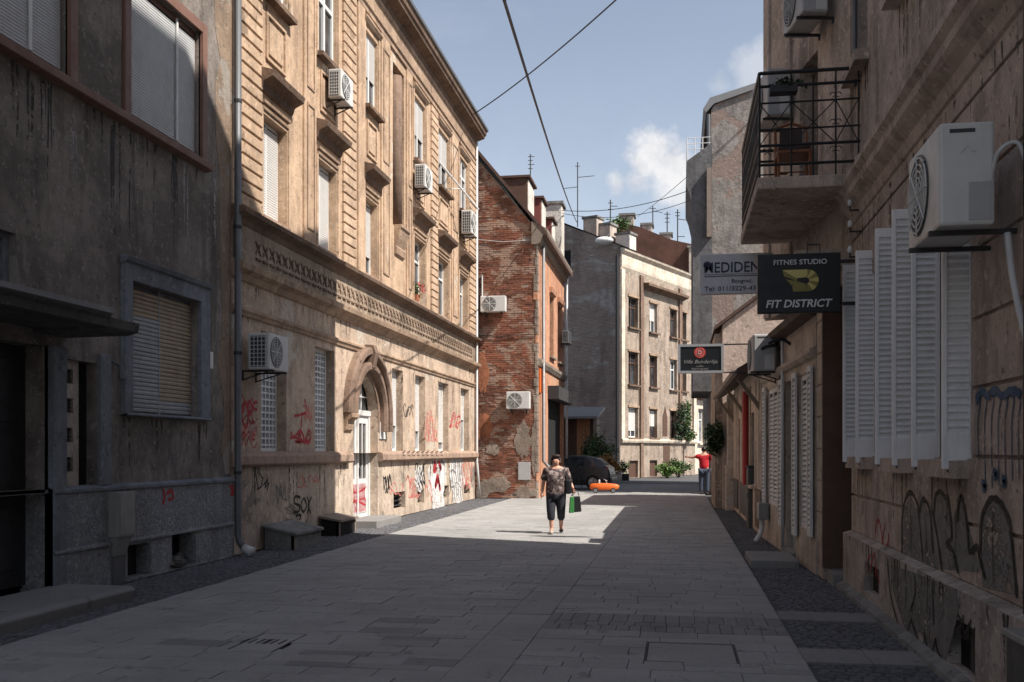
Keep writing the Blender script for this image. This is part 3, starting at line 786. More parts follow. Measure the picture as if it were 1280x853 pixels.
MB().box(FL, nich[1], LY(135), 1.25, 2.86, -.01, .05).build("door_jamb", "grey_trim", h1, bevel=.01)
MB().prism(FL, [(0, 3.02), (.9, 3.02), (.9, 3.10), (.95, 3.13), (.95, 3.2), (0, 3.30)], 6.6, onX(135, 392, XL + .9).y).build("canopy", "canopy", h1, bevel=.01)
cy_ = onX(135, 392, XL + .9).y
MB().prism(FL, [(0, 2.98), (.78, 2.99), (.90, 3.02), (.92, 3.13), (0, 3.20)], cy_, cy_ + .62).build("canopy", "canopy", h1, bevel=.012)
MB().prism(FL, [(.95, 3.15), (.975, 3.16), (.975, 3.215), (0, 3.32), (0, 3.30), (.95, 3.202)], 6.6, cy_).build("flashing", "roof_metal", h1.children[-1])
lamp = MB(); lamp.tube([FL.p(LY(140), LZ(140, 452), .0), FL.p(LY(140), LZ(140, 458), .12), FL.p(LY(140), LZ(140, 474), .14)], [.015, .03, .05], 8); lamp.build("wall_lamp", "pipe_grey", h1)
MB().prism(FL, [(.0, -.03), (.9, -.03), (.92, .10), (.88, .14), (0, .15)], 7.2, door[1] + .25).build("doorstep", "step_stone", h1, bevel=.015)
# cellar openings
MB().box(FL, bw1[0], bw1[1], .0, bw1[3], -.28, -.2).build("cellar_window", "dark_void", h1)
MB().box(FL, (bw1[0] + bw1[1]) / 2, bw1[1] - .02, .03, bw1[3], -.19, -.15).build("cellar_shutter", "dark_door", h1)
MB().box(FL, bw2[0], bw2[1], .0, bw2[3], -.28, -.2).build("cellar_window", "dark_void", h1)
r2 = random.Random(3); rub = thing("rubble_heap", "small heap of broken masonry at the smashed cellar opening", "rubble", FL.p((bw2[0] + bw2[1]) / 2, 0, .1))
for k in range(9):
    c = FL.p(bw2[0] - .05 + r2.random() * .7, .03 + r2.random() * .13, .08 - .2 * r2.random()); r = r2.uniform(.05, .11)
    m = MB(); m.ell(c, (r, r * 1.2, r * .7), 6, 4); m.v = [tuple(Vector(v) + Vector((r2.uniform(-.02, .02), r2.uniform(-.02, .02), r2.uniform(-.015, .015)))) for v in m.v]
    m.build("rubble_piece", "rubble", rub)
graffiti(h1, Fr((XL + .06, 0), (0, 1), (1, 0)), [[(LY(199), 1.14), (LY(200), 1.02), (LY(198), .95)], [(LY(203), 1.08), (LY(209), 1.12), (LY(211), 1.02), (LY(205), 1.0)]], "spray_red", .05)
graffiti(h1, Fr((XL + .06, 0), (0, 1), (1, 0)), [[(LY(283), 1.12), (LY(286), 1.05), (LY(284), .98)], [(LY(286), 1.12), (LY(287), .98)]], "spray_red", .06)
graffiti(h1, FL, [[(LY(148) + k * .16, 1.55 + .12 * (k % 2)), (LY(150) + k * .16, 1.72), (LY(152) + k * .16, 1.5), (LY(156) + k * .16, 1.62)] for k in range(9)], "spray_silver", .018)
m = MB()
for (x, ya, yb, w_) in ((53, 92, 172, .03), (88, 150, 210, .025), (91, 165, 250, .035), (95, 170, 230, .02), (214, 185, 215, .02), (234, 200, 300, .025), (180, 425, 520, .0)):
    if w_: ribbon(m, FL, [(LY(x) + .01 * (k % 2), LZ(x, ya + (yb - ya) * k / 6)) for k in range(7)], w_, .003)
m.build("lime_streaks", "lime", h1, fix=False)
# downpipe
m = MB(); px_ = FL.p(LY(290), 0, .10)
m.tube([(px_.x, px_.y, 12), (px_.x, px_.y, .35), (px_.x + .03, px_.y, .22), (px_.x + .14, px_.y - .02, .1)], .055, 10)
dp = m.build("downpipe", "pipe_grey", h1, smooth=True)
m = MB(); m.tube([(px_.x + .1, px_.y - .01, .13), (px_.x + .26, px_.y - .02, .06)], [.07, .085], 12); m.build("pipe_shoe", "pipe_white", dp, smooth=True)
for z in (1.3, 3.2, 5.2, 7.2, 9.2): MB().tube([(px_.x, px_.y, z), (px_.x, px_.y, z + .05)], .064, 10).build("pipe_clip", "dark_metal", dp)
MB().prism(FL, [(-.4, 11.9), (.45, 11.9), (.5, 12.1), (-.4, 12.2)], -5, L1_END).build("eave", "moulding", h1)

# meter box on the roughcast plinth
u0, u1 = LY(130), LY(151); mbx = thing("meter_box", "grey sheet metal meter box with tapered foot on the dark roughcast plinth", "meter box", FL.p((u0 + u1) / 2, 0, .1))
MB().box(FL, u0, u1, .60, 1.16, .05, .20).build("casing", "meter_box", mbx, bevel=.01)
MB().box(FL, u0 + .02, u1 - .02, .63, 1.13, .2, .208).build("door", "meter_box", mbx.children[0], bevel=.003)
MB().hexa([FL.p(u0 + .09, .36, .05), FL.p(u1 - .09, .36, .05), FL.p(u1 - .09, .36, .12), FL.p(u0 + .09, .36, .12), FL.p(u0 + .03, .60, .05), FL.p(u1 - .03, .60, .05), FL.p(u1 - .03, .60, .18), FL.p(u0 + .03, .60, .18)]).build("foot", "meter_box", mbx, bevel=.008)
MB().box(FL, u0 + .06, u1 - .06, 0, .36, .05, .10).build("cable_duct", "pipe_grey", mbx)

# ================================================================== LEFT: tan ornate town house
Y0, Y1 = L1_END + .02, 34.0
h2 = thing("town_house", "tan three storey house with window hoods, frieze and arched doorway in sunlight", "building", (XL, 24, 0))
def LW(a, b): return (LY(a), LY(b))
cols1 = [LW(328, 359), LW(397, 421), LW(456, 472), LW(517, 531.6), LW(547, 561), LW(574, 584.5)]
cols0 = [LW(326, 358), LW(394, 418), LW(490, 503.5), LW(519, 531.5), LW(548, 560.5), LW(576, 586)]
F1Z = (5.72, 7.45); F2Z = (9.52, 11.25); GZ = (1.66, 3.72)
m = MB(); wall_mesh(m, FL, Y0, Y1, 5.5, 12.4, [(a, b) + F1Z for a, b in cols1] + [(a, b) + F2Z for a, b in cols1] + [(LY(491), LY(505), 7.3, 11.35, .16)], .2); shell(m, FL, Y0, Y1, 0, 12.6, 11)
m.build("upper_wall", "tan", h2)
DC, DR, DZS = 21.76, .90, 2.48
m = MB(); wall_mesh(m, FL, Y0, Y1, 1.62, 5.5, [(a, b) + GZ for a, b in cols0], .2, arch=(DC, DZS, DR, 1.62, .24)); m.build("ground_floor_wall", "tan_ground", h2)
cel = [LW(492, 506.5) + (.20, .62), LW(522, 530) + (.22, .58), LW(553, 561) + (.22, .6), LW(580, 587) + (.22, .55)]
m = MB(); wall_mesh(m, FL, Y0, Y1, 0, 1.62, [c + (.25,) for c in cel] + [(DC - DR, DC + DR, .0, 1.62, .24)]); m.build("base_wall", "tan_base", h2)
for c in cel:
    MB().box(FL, c[0], c[1], c[2], c[3], -.24, -.18).build("cellar_window", "dark_void", h2); q = h2.children[-1]
    for k in range(3): MB().box(FL, c[0], c[1], c[2] + .06 + k * .12, c[2] + .08 + k * .12, -.17, -.1).build("cellar_bar", "dark_metal", q)
# cornices and bands
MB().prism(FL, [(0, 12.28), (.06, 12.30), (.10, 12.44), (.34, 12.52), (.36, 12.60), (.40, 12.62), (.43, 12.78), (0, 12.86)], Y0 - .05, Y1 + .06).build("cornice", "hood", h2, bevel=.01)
MB().prism(FL, [(.40, 12.76), (.47, 12.77), (.47, 12.86), (.44, 12.86), (.43, 12.80)], Y0 - .05, Y1 + .1).build("gutter", "pipe_grey", h2)
MB().prism(FL, [(0, 11.62), (.05, 11.62), (.05, 11.72), (.09, 11.76), (.09, 11.80), (.03, 11.84), (.03, 12.18), (.07, 12.22), (.07, 12.30), (0, 12.30)], Y0, Y1).build("architrave", "moulding", h2)
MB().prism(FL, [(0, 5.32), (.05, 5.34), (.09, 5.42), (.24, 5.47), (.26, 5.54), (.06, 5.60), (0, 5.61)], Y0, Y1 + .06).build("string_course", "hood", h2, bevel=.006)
MB().box(FL, Y0, Y1, 4.74, 5.33, .0, .035).build("frieze", "frieze", h2)
fz = h2.children[-1]
m = MB(); q = .052
for k in range(4):
    t = pi / 4 + k * pi / 2; c, s_ = cos(t), sin(t)
    m.add([(.035 + q * 0, 0, 0), (.012, c * .075 - s_ * .028, s_ * .075 + c * .028), (.018, c * .15, s_ * .15), (.012, c * .075 + s_ * .028, s_ * .075 - c * .028), (0, c * .075 - s_ * .034, s_ * .075 + c * .034), (0, c * .16, s_ * .16), (0, c * .075 + s_ * .034, s_ * .075 - c * .034), (0, 0, 0)], [(0, 1, 2), (0, 2, 3), (1, 4, 5, 2), (2, 5, 6, 3), (0, 1, 4, 7), (0, 3, 6, 7)])
m.box(Fr((0, 0), (0, 1), (1, 0)), -.10, .10, -.20, -.165, 0, .03)
star = m.mesh("frieze_ornament"); star.materials.append(MATS["hood"])
n = int((Y1 - Y0 - 1.2) / .29)
for k in range(n):
    o = put("frieze_ornament", star, fz); o.location = (XL + .034, Y0 + .95 + k * .29, 5.06)
MB().prism(FL, [(0, 4.42), (.05, 4.44), (.10, 4.52), (.20, 4.58), (.22, 4.68), (.03, 4.745), (0, 4.745)], Y0, Y1 + .06).build("lower_cornice", "moulding", h2, bevel=.006)
MB().prism(FL, [(0, 3.86), (.035, 3.87), (.05, 3.92), (.08, 3.95), (.08, 3.99), (0, 4.03)], Y0, Y1).build("ground_band", "moulding", h2)
for a, b in ((Y0, DC - DR - .35), (DC + DR, Y1 + .03)):
    MB().prism(FL, [(0, 1.40), (.11, 1.42), (.14, 1.45), (.14, 1.58), (.11, 1.62), (0, 1.66)], a, b).build("sill_ledge", "ledge", h2, bevel=.008)
# rusticated strips between the windows
strips = [LW(299, 325), LW(427.5, 443), LW(538, 546), LW(586, 593.5)]
for a, b in strips:
    b = min(b, Y1 - .03); hgt = .212; n = int((11.60 - 5.66) / hgt)
    mm = MB().box(Fr((0, 0), (0, 1), (1, 0)), 0, b - a, .0, hgt - .03, -.01, .055)
    bm = bmesh.new(); me = mm.mesh("rusticated_block"); bm.from_mesh(me); bmesh.ops.recalc_face_normals(bm, faces=bm.faces)
    bmesh.ops.bevel(bm, geom=[e for e in bm.edges if max(v.co.x for v in e.verts) > .05 and min(v.co.x for v in e.verts) > .05], offset=.012, segments=1, affect='EDGES'); bm.to_mesh(me); bm.free()
    me.materials.append(MATS["tan_rust"])
    for k in range(n):
        o = put("rusticated_block", me, h2); o.location = (XL + rs.uniform(-.004, .004), a, 5.66 + k * hgt)
# flat pilaster strips and framed panels
for a, b in (LW(378, 393), LW(446, 454.5), LW(475, 486), LW(507, 514), LW(563.5, 572)):
    MB().box(FL, a, b, 5.62, 11.62, -.01, .045).build("pilaster", "tan", h2, bevel=.008); p = h2.children[-1]
    if b - a > .55:
        for (z0, z1) in ((5.9, 8.3), (8.6, 11.3)):
            m = MB(); e = .12; t = .035
            m.box(FL, a + e, a + e + t, z0, z1, .04, .065); m.box(FL, b - e - t, b - e, z0, z1, .04, .065); m.box(FL, a + e + t, b - e - t, z0, z0 + t, .04, .065); m.box(FL, a + e + t, b - e - t, z1 - t, z1, .04, .065)
            m.build("panel_moulding", "moulding", p)
# niche with a hanging half column
na, nb = LY(491), LY(505)
MB().box(FL, na, nb, 7.3, 11.35, -.2, -.155).build("niche_back", "archivolt", h2)
m = MB(); c = FL.p((na + nb) / 2 + .12, 0, -.12); m.tube([(c.x, c.y, 7.32), (c.x, c.y, 11.2)], .17, 16); m.build("half_column", "archivolt", h2, smooth=True)
m = MB(); m.prism(FL, [(0, 6.55), (.06, 6.6), (.08, 6.75), (.05, 6.8), (.12, 7.0), (.16, 7.2), (.2, 7.25), (.2, 7.32), (0, 7.32)], na + .12, nb - .1); m.build("console", "moulding", h2, bevel=.01)
# first and second floor windows
for k, (a, b) in enumerate(cols1):
    window(h2, FL, a, b, *F1Z, rec=.2, style="casement", frame="white_paint", pane="pane_pale" if k < 2 else "pane", blind="blind_lit" if k in (0, 1, 2) else None, blind_to=(0, 0, .25, 0, 0, 0)[k], slatted=.045, sill=(.05, .07, .03, "ledge"))
    window(h2, FL, a, b, *F2Z, rec=.1, style="casement", frame="white_paint", pane="pane", blind="blind_lit" if k in (2, 3, 4) else None, blind_to=.42, slatted=.045, sill=(.16, .10, .10, "hood"), fw=.08)
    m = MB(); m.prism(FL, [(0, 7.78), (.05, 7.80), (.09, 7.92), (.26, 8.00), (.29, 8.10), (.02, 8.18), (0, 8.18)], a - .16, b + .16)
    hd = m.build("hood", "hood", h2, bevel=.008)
    for q in (7.5, 7.6): MB().prism(FL, [(0, q), (.03 + (q - 7.5) * .3, q + .01), (.035 + (q - 7.5) * .3, q + .06), (0, q + .075)], a - .04, b + .04).build("head_moulding", "moulding", hd)
    for u in (a - .10, b + .02): MB().box(FL, u, u + .08, 5.66, 7.5, -.01, .03).build("architrave_strip", "tan_rust", h2)
    for u in (a - .11, b + .02): MB().box(FL, u, u + .09, 9.42, 11.4, -.01, .035).build("architrave_strip", "tan_rust", h2)
    MB().prism(FL, [(0, 11.36), (.05, 11.38), (.10, 11.45), (.10, 11.50), (0, 11.53)], a - .13, b + .13).build("head_moulding", "moulding", h2)
    m = MB(); t = .05; aa, bb, zz0, zz1 = a + .12, b - .12, 8.4, 9.22
    m.box(FL, aa, aa + t, zz0, zz1, -.005, .04); m.box(FL, bb - t, bb, zz0, zz1, -.005, .04); m.box(FL, aa + t, bb - t, zz0, zz0 + t, -.005, .04); m.box(FL, aa + t, bb - t, zz1 - t, zz1, -.005, .04)
    m.box(FL, aa + .13, bb - .13, zz0 + .13, zz1 - .13, -.005, .03); m.build("apron_panel", "tan_rust", h2, bevel=.006)
# ground floor windows
for k, (a, b) in enumerate(cols0):
    window(h2, FL, a, b, *GZ, rec=.2, style="grid" if k < 2 else "casement", frame="white_paint", pane="glass_block" if k < 2 else "pane_pale", transom=.7, blind=None if k < 2 else "blind_lit", blind_to=(0, 0, .3, .25, .1, .5)[k], slatted=.045)
# arched doorway
m = MB(); n = 40
prof = [(1.58, .0), (1.58, .13), (1.53, .19), (1.42, .20), (1.38, .15), (1.38, .04), (1.23, .03), (1.23, .14), (1.18, .18), (1.07, .18), (1.03, .12), (1.03, .02), (.90, .015), (.90, -.02)]
def arc(t):
    """outline of the arch: half circle, then feet that curl outwards"""
    return t
rows = []
ang = [radians(a) for a in [-16, -8]] + [pi * k / n for k in range(n + 1)]
for t in ang:
    row = []
    for (r, d) in prof:
        rr = r; uu, zz = rr * cos(t), rr * sin(t)
        if sin(t) < 0: uu = math.copysign(rr + .16 * (sin(t) ** 2) * (1 if r > 1.2 else .25), cos(t)); zz = sin(t) * 1.3
        row.append(FL.p(DC + uu, DZS + zz * (1.0 if zz < 0 else .97), d))
    rows.append(row)
b0 = 0; K = len(prof)
m.add([q for r in rows for q in r], [(i * K + j, i * K + j + 1, (i + 1) * K + j + 1, (i + 1) * K + j) for i in range(len(rows) - 1) for j in range(K - 1)] + [tuple(range(K)), tuple(range((len(rows) - 1) * K, len(rows) * K))])
m.build("archivolt", "archivolt", h2)
MB().prism(FL, [(0, DZS + 1.0), (.2, DZS + 1.06), (.28, DZS + 1.40), (.22, DZS + 1.58), (0, DZS + 1.60)], DC - .11, DC + .11).build("keystone", "archivolt", h2, bevel=.02)
for s in (-1,):
    a = DC + s * 1.30; MB().prism(FL, [(0, DZS - .42), (.06, DZS - .36), (.10, DZS - .16), (.20, DZS - .10), (.20, DZS - .01), (0, DZS)], a - .24, a + .22).build("impost", "moulding", h2, bevel=.01)
d0 = -.24; m = MB()
u0, u1 = DC - DR, DC + DR
m.box(FL, u0, u0 + .1, .14, DZS, d0 - .05, d0 + .05); m.box(FL, u1 - .1, u1, .14, DZS, d0 - .05, d0 + .05); m.box(FL, u0, u1, DZS, DZS + .12, d0 - .05, d0 + .07); m.box(FL, DC - .04, DC + .04, .14, DZS, d0 - .05, d0 + .055)
for s in (0, 1):
    a = u0 + .1 if s == 0 else DC + .04; b = DC - .04 if s == 0 else u1 - .1
    m.box(FL, a, b, .14, 1.02, d0 - .04, d0 + .02); m.box(FL, a, a + .12, 1.02, DZS, d0 - .04, d0 + .022); m.box(FL, b - .12, b, 1.02, DZS, d0 - .04, d0 + .022); m.box(FL, a + .12, b - .12, 2.3, DZS, d0 - .04, d0 + .022)
    m.box(FL, (a + b) / 2 - .02, (a + b) / 2 + .02, 1.02, 2.3, d0 - .035, d0 + .018)
dr = m.build("door", "shop_shutter", h2)
for s in (0, 1):
    a = u0 + .1 if s == 0 else DC + .04; b = DC - .04 if s == 0 else u1 - .1
    MB().box(FL, a + .12, b - .12, 1.02, 2.3, d0 - .03, d0 - .01).build("pane", "pane", dr)
    MB().box(FL, a + .06, b - .06, .24, .94, d0 + .02, d0 + .035).build("door_panel", "shop_shutter", dr, bevel=.008)
MB().box(FL, DC + .06, DC + .09, 1.08, 1.28, d0 + .02, d0 + .08).build("handle", "dark_metal", dr)
graffiti(dr, FL, [[(u0 + .2 + .09 * k, .9), (u0 + .16 + .09 * k, .62), (u0 + .24 + .09 * k, .5), (u0 + .2 + .09 * k, .28)] for k in range(15)] + [[(u0 + .15, .8), (u0 + .9, .72), (u0 + 1.55, .82)], [(u0 + .15, .45), (u0 + .8, .52), (u0 + 1.5, .4)]], "spray_red", .045, d0 + .0395)
m = MB(); npt = [(DC + DR * cos(pi * k / 16), DZS + .12 + (DR - .12) * sin(pi * k / 16)) for k in range(17)]
m.plate(FL, npt, d0 - .04, d0 - .02); m.build("fanlight", "pane", h2)
fl = h2.children[-1]
m = MB()
for k in (-1, 0, 1): m.box(FL, DC + k * .36 - .018, DC + k * .36 + .018, DZS + .12, DZS + DR * sqrt(max(0, 1 - (k * .4) ** 2)) - .03, d0 - .03, d0 + .015)
m.box(FL, u0 + .06, u1 - .06, DZS + .42, DZS + .45, d0 - .028, d0 + .013); m.build("glazing_bars", "shop_shutter", fl)
MB().box(FL, DC - DR - .05, DC + DR + .1, -.03, .14, -.25, .55).build("doorstep", "step_stone", h2, bevel=.012)
MB().box(FL, DC + DR + .1, DC + DR + .55, 1.95, 2.35, 0, .03).build("name_plate", "white_paint", h2)
# wall writing on the tan house
FLs = FL
def gpx(pts): return [(LY(x), LZ(x, y)) for x, y in pts]
graffiti(h2, FL, [gpx([(368, 520), (374, 519), (384, 516)]), gpx([(377, 517), (376, 535), (373, 546)]), gpx([(383, 512), (381, 500), (384, 522)]), gpx([(368, 546), (374, 541), (375, 552), (369, 552), (376, 553)]), gpx([(378, 541), (381, 554), (376, 549)]), gpx([(385, 542), (382, 549), (386, 554), (388, 546), (384, 541)])], "spray_red", .05)
rg = random.Random(12)
for k, y in enumerate((499, 510, 521, 531, 543, 553)):
    graffiti(h2, FL, [gpx([(299 + j * rg.uniform(2.4, 3.2), y + rg.uniform(-7, 7)) for j in range(8)])], "spray_red", rg.uniform(.02, .05), .004 + .0006 * k)
graffiti(h2, FL, [gpx([(375, 622), (369, 621), (368, 629), (374, 632), (373, 640), (367, 640)]), gpx([(379, 623), (376, 631), (379, 640), (383, 632), (380, 623)]), gpx([(384, 622), (386, 631), (384, 642)]), gpx([(389, 622), (385, 632), (388, 641)]), gpx([(370, 645), (376, 644), (374, 650)])], "spray_black", .05)
graffiti(h2, FL, [gpx([(320, 594), (321, 603), (323, 612)]), gpx([(325, 592), (328, 600), (326, 606)]), gpx([(334, 598), (331, 610), (336, 604), (333, 614)]), gpx([(321, 612), (327, 608), (335, 600)])], "spray_black", .03)
graffiti(h2, FL, [gpx([(378, 596), (380, 606), (384, 598), (388, 604)]), gpx([(390, 596), (394, 602), (398, 597)])], "spray_pink", .03)
m = MB()
for (x, y, rx, rz, sd_) in ((547, 618, 8, 32, 3), (541, 600, 6, 24, 4), (551, 590, 7, 22, 5), (572, 600, 9, 30, 6), (524, 597, 5, 16, 8), (567, 590, 5, 22, 11)):
    bl = blob(x, y, rx, rz, sd_); m.plate(FL, gpx(bl), .0005, .003 + .0004 * sd_)
m.build("graffiti_fill", "spray_white", h2)
graffiti(h2, FL, [gpx([(543, 577), (545, 586), (542, 588), (543, 578)]), gpx([(548, 577), (551, 586), (549, 580)]), gpx([(546, 594), (544, 608), (547, 600), (550, 612), (547, 596)])], "spray_red", .16, .0085)
graffiti(h2, FL, [gpx([(522 + k * 2.2, 580 + (k % 3) * 5), (521 + k * 2, 596), (525 + k * 2, 612 - (k % 2) * 6)]) for k in range(4)] + [gpx([(538, 582), (537, 604)])], "spray_black", .05, .0085)
graffiti(h2, FL, [gpx([(565 + k * 2.5, 572), (564 + k * 2.5, 590), (566 + k * 2.5, 606), (565 + k * 2.3, 626)]) for k in range(6)] + [gpx([(563, 590), (566, 588), (569, 592)]), gpx([(563, 610), (567, 608)])], "spray_silver", .06, .0085)
graffiti(h2, FL, [gpx([(513 + k * 2.5, 608 + 6 * (k % 2)), (511 + k * 2.4, 622), (516 + k * 2.2, 618)]) for k in range(5)] + [gpx([(580 + k * 2, 572), (579 + k * 2, 590), (581 + k * 2, 612)]) for k in range(4)] + [gpx([(532 + k * 3.2, 521 + 4 * (k % 2)), (531 + k * 3, 545), (535 + k * 3, 552)]) for k in range(5)] + [gpx([(562, 527), (568, 523), (575, 519)]), gpx([(563, 534), (570, 530), (576, 527)])], "spray_pink", .05)
graffiti(h2, FL, [gpx([(496 + k * 6, 566), (500 + k * 6, 564), (497 + k * 6, 569), (500 + k * 6, 570)]) for k in range(9)], "spray_black", .018, .1415)
graffiti(h2, FL, [gpx([(481, 598), (483, 606), (482, 616), (485, 610)]), gpx([(485, 600), (487, 612)])], "spray_black", .05)
# roof behind the cornice, downpipe at the far corner
m = MB(); P = FL.p; m.add([P(Y0, 12.84, .4), P(Y1, 12.84, .4), P(Y1, 14.6, -5.4), P(Y0, 14.6, -5.4), P(Y1, 12.6, -10.9), P(Y0, 12.6, -10.9)], [(0, 1, 2, 3), (3, 2, 4, 5)]); m.build("roof", "roof_tile", h2)
m = MB(); a = P(Y1 - .04, 0, .08); m.tube([(a.x, a.y, 12.5), (a.x, a.y, 1.3), (a.x + .02, a.y, 1.1), (a.x + .1, a.y + .02, .05)], .045, 8); m.build("downpipe", "pipe_white", h2, smooth=True)
# slanted clothes pole between the upper windows
po = thing("clothes_pole", "white slanted clothes drying pole fixed beside the upper windows", "pole", FL.p(LY(560), 9.4, .05))
a = FL.p(LY(548), LZ(548, 203), .03); b = onX(598, 262, XL + .75)
MB().tube([a, b], .028, 8).build("pole", "white_paint", po); MB().tube([FL.p(LY(555), LZ(555, 236), 0), onX(580, 236, XL + .45)], .014, 6).build("brace", "white_paint", po)
# flower pots on a first floor sill
fpot = thing("flower_pot", "red flowers in a pot on the first floor window sill", "plant", FL.p(LY(521), 5.72, .05))
MB().tube([FL.p(LY(521), 5.72, -.02), FL.p(LY(521), 5.9, -.02)], [.09, .12], 12).build("pot", "terracotta", fpot)
leaves(FL.p(LY(521), 6.03, .0), (.16, .3, .14), 160, .07, 4).build("foliage", "leaf_green", fpot, fix=False); leaves(FL.p(LY(521), 6.08, .05), (.17, .32, .14), 140, .06, 5).build("blossom", "petal_red", fpot, fix=False)

# slanted cellar hatches at the foot of the tan house
def hatch(label, xa, xb, zf, zb, dout, top):
    ua, ub = LY(xa), LY(xb); t = thing("cellar_hatch", label, "hatch", FL.p((ua + ub) / 2, 0, dout / 2))
    MB().hexa([FL.p(ua, -.03, .06), FL.p(ub, -.03, .06), FL.p(ub, -.03, dout), FL.p(ua, -.03, dout), FL.p(ua, zb - .04, .06), FL.p(ub, zb - .04, .06), FL.p(ub, zf - .04, dout), FL.p(ua, zf - .04, dout)]).build("box", "concrete" if top != "wood_old" else "dark_void", t)
    n = 4
    for k in range(n):
        a = ua - .05 + (ub - ua + .1) * k / n; b = ua - .05 + (ub - ua + .1) * (k + 1) / n - .008
        MB().hexa([FL.p(a, zb - .036, .02), FL.p(b, zb - .036, .02), FL.p(b, zf - .036, dout + .06), FL.p(a, zf - .036, dout + .06), FL.p(a, zb + .01, .02), FL.p(b, zb + .01, .02), FL.p(b, zf + .01, dout + .06), FL.p(a, zf + .01, dout + .06)]).build("board", top, t, bevel=.005)
    for u in (ua, ub - .06): MB().box(FL, u, u + .06, -.03, zf - .05, dout - .05, dout + .012).build("corner_post", "wood_old", t)
hatch("low dark cellar hatch with slanted grey lid at the shaded wall", 327, 362, .27, .40, .58, "concrete")
hatch("slatted wooden cellar hatch half in sunlight beside the doorstep", 398, 420, .30, .38, .42, "wood_old")

# ================================================================== outdoor air-conditioning units
def make_ac(name, label, loc, rotz, L=.80, H=.56, D=.30, off=.12, mat="ac_white", hose=None, logo=False, strut=True):
    """front looks along local -y, the back stands off the wall by `off`; origin on the wall under the unit"""
    t = thing(name, label, "air conditioner", loc, "air conditioning units on the walls", world=False); t.rotation_euler = (0, 0, rotz)
    f = Fr((0, 0), (1, 0), (0, -1))
    MB().box(f, -L / 2, L / 2, .03, H, off, off + D).build("casing", mat, t, bevel=.022)
    cx = -L * .13; r = H * .40; m = MB(); c = Vector((cx, -off - D - .004, .03 + (H - .03) * .5))
    m.disc_ring(c, (0, -1, 0), 0, r, .004, 28); m.build("fan_opening", "ac_dark", t)
    m = MB()
    for k in range(6): m.disc_ring(c + Vector((0, -.006, 0)), (0, -1, 0), r * (k + .62) / 6.2, r * (k + .85) / 6.2, .008, 28)
    for k in range(4):
        a = pi * k / 4; d = Vector((cos(a), 0, sin(a))) * r; m.tube([c + Vector((0, -.012, 0)) - d, c + Vector((0, -.012, 0)) + d], .006, 4)
    m.build("fan_grille", mat, t)
    m = MB(); m.box(f, -L / 2 - .006, -L / 2 + .01, .07, H - .05, off + .03, off + D - .05); m.build("coil_opening", "ac_dark", t)
    m = MB()
    for k in range(8): z = .085 + (H - .16) * k / 7; m.box(f, -L / 2 - .014, -L / 2 + .002, z, z + .010, off + .03, off + D - .05)
    for k in range(5): y = off + .035 + (D - .1) * k / 4; m.box(f, -L / 2 - .013, -L / 2 + .003, .07, H - .05, y, y + .010)
    m.build("coil_guard", mat, t)
    m = MB(); m.box(f, L / 2 - .004, L / 2 + .003, H * .90, H * .935, off + D * .36, off + D * .82); m.build("vent_slot", "ac_dark", t)
    m = MB(); m.box(f, L / 2 - .002, L / 2 + .004, .06, .30, off + .02, off + D * .48); m.build("valve_cover", "ac_grey" if mat == "ac_white" else "ac_white", t, bevel=.003)
    if logo:
        m = MB(); yc = off + D * .5; q = lambda y, z: (L / 2 + .0045, -y, z)
        m.add([q(yc - .055, H * .72), q(yc, H * .83), q(yc + .055, H * .72), q(yc + .03, H * .72), q(yc, H * .775), q(yc - .03, H * .72)], [(0, 1, 4, 5), (1, 2, 3, 4)]); m.build("emblem", "ac_white", t)
    for s in (-.32, .32):
        m = MB(); x = s * L; m.box(f, x - .018, x + .018, 0, .03, 0, off + D + .03); m.box(f, x - .0175, x + .0175, -.14 if strut else -.05, .0, 0, .02)
        if strut: m.hexa([f.p(x - .012, -.13, .018), f.p(x + .012, -.13, .018), f.p(x + .012, -.11, .018), f.p(x - .012, -.11, .018), f.p(x - .012, -.006, off + D * .8), f.p(x + .012, -.006, off + D * .8), f.p(x + .012, 0.0, off + D * .7), f.p(x - .012, 0.0, off + D * .7)])
        m.build("bracket", "dark_metal", t)
    if hose: MB().tube(curve(hose, 8), .018, 8).build("hose", "pipe_white", t, smooth=True)
    return t
def acL(label, xn, ybot, H=.56, L=.80, D=.3, off=.1, **k):
    """on the tan facade; xn = photo column of the unit's near back edge"""
    y0 = onX(xn, HZ, XL + off).y; z = onX(xn, ybot, XL + off).z
    return make_ac("air_conditioner", label, (XL, y0 + L / 2, z - .03), pi / 2, L=L, H=H, D=D, off=off, **k)
acL("air conditioner over the shaded glass block window near the downpipe", 310, 462, H=.62, D=.36, off=.16, L=.8)
acL("air conditioner under the second floor window above the tan hood", 410, 122, H=.60, D=.28, off=.10, L=.74)
acL("air conditioner on the upper tan wall beside the slanted clothes pole", 518, 234, H=.64, D=.30, off=.1)
acL("air conditioner at the far end of the tan upper floors beside brick", 576.5, 292, H=.78, D=.36, off=.1)

# ================================================================== LEFT: brick house whose gable faces the street's length
GY = 34.3
FG = Fr((0, GY), (1, 0), (0, -1))
def GP(x, y): p = onY(x, y, GY); return p.x, p.z
bx0 = -11.5; bx1 = GP(672, 400)[0]; eave = GP(672, 288)[1]; slope = (GP(598, 200)[1] - eave) / (bx1 - GP(598, 200)[0])
BE = 42.4
h3 = thing("brick_house", "red brick house with bare patched gable and orange street front", "building", ((bx0 + bx1) / 2, GY + 4, 0))
apex_x = bx0 + (bx1 - bx0) * .35; apex = eave + (bx1 - apex_x) * slope
m = MB(); m.plate(FG, [(bx0, 0), (bx1, 0), (bx1, eave), (apex_x, apex), (bx0, eave + (apex_x - bx0) * 0 + 2)], -.3, 0); m.build("gable_wall", "mortar", h3)
gw_ = h3.children[-1]
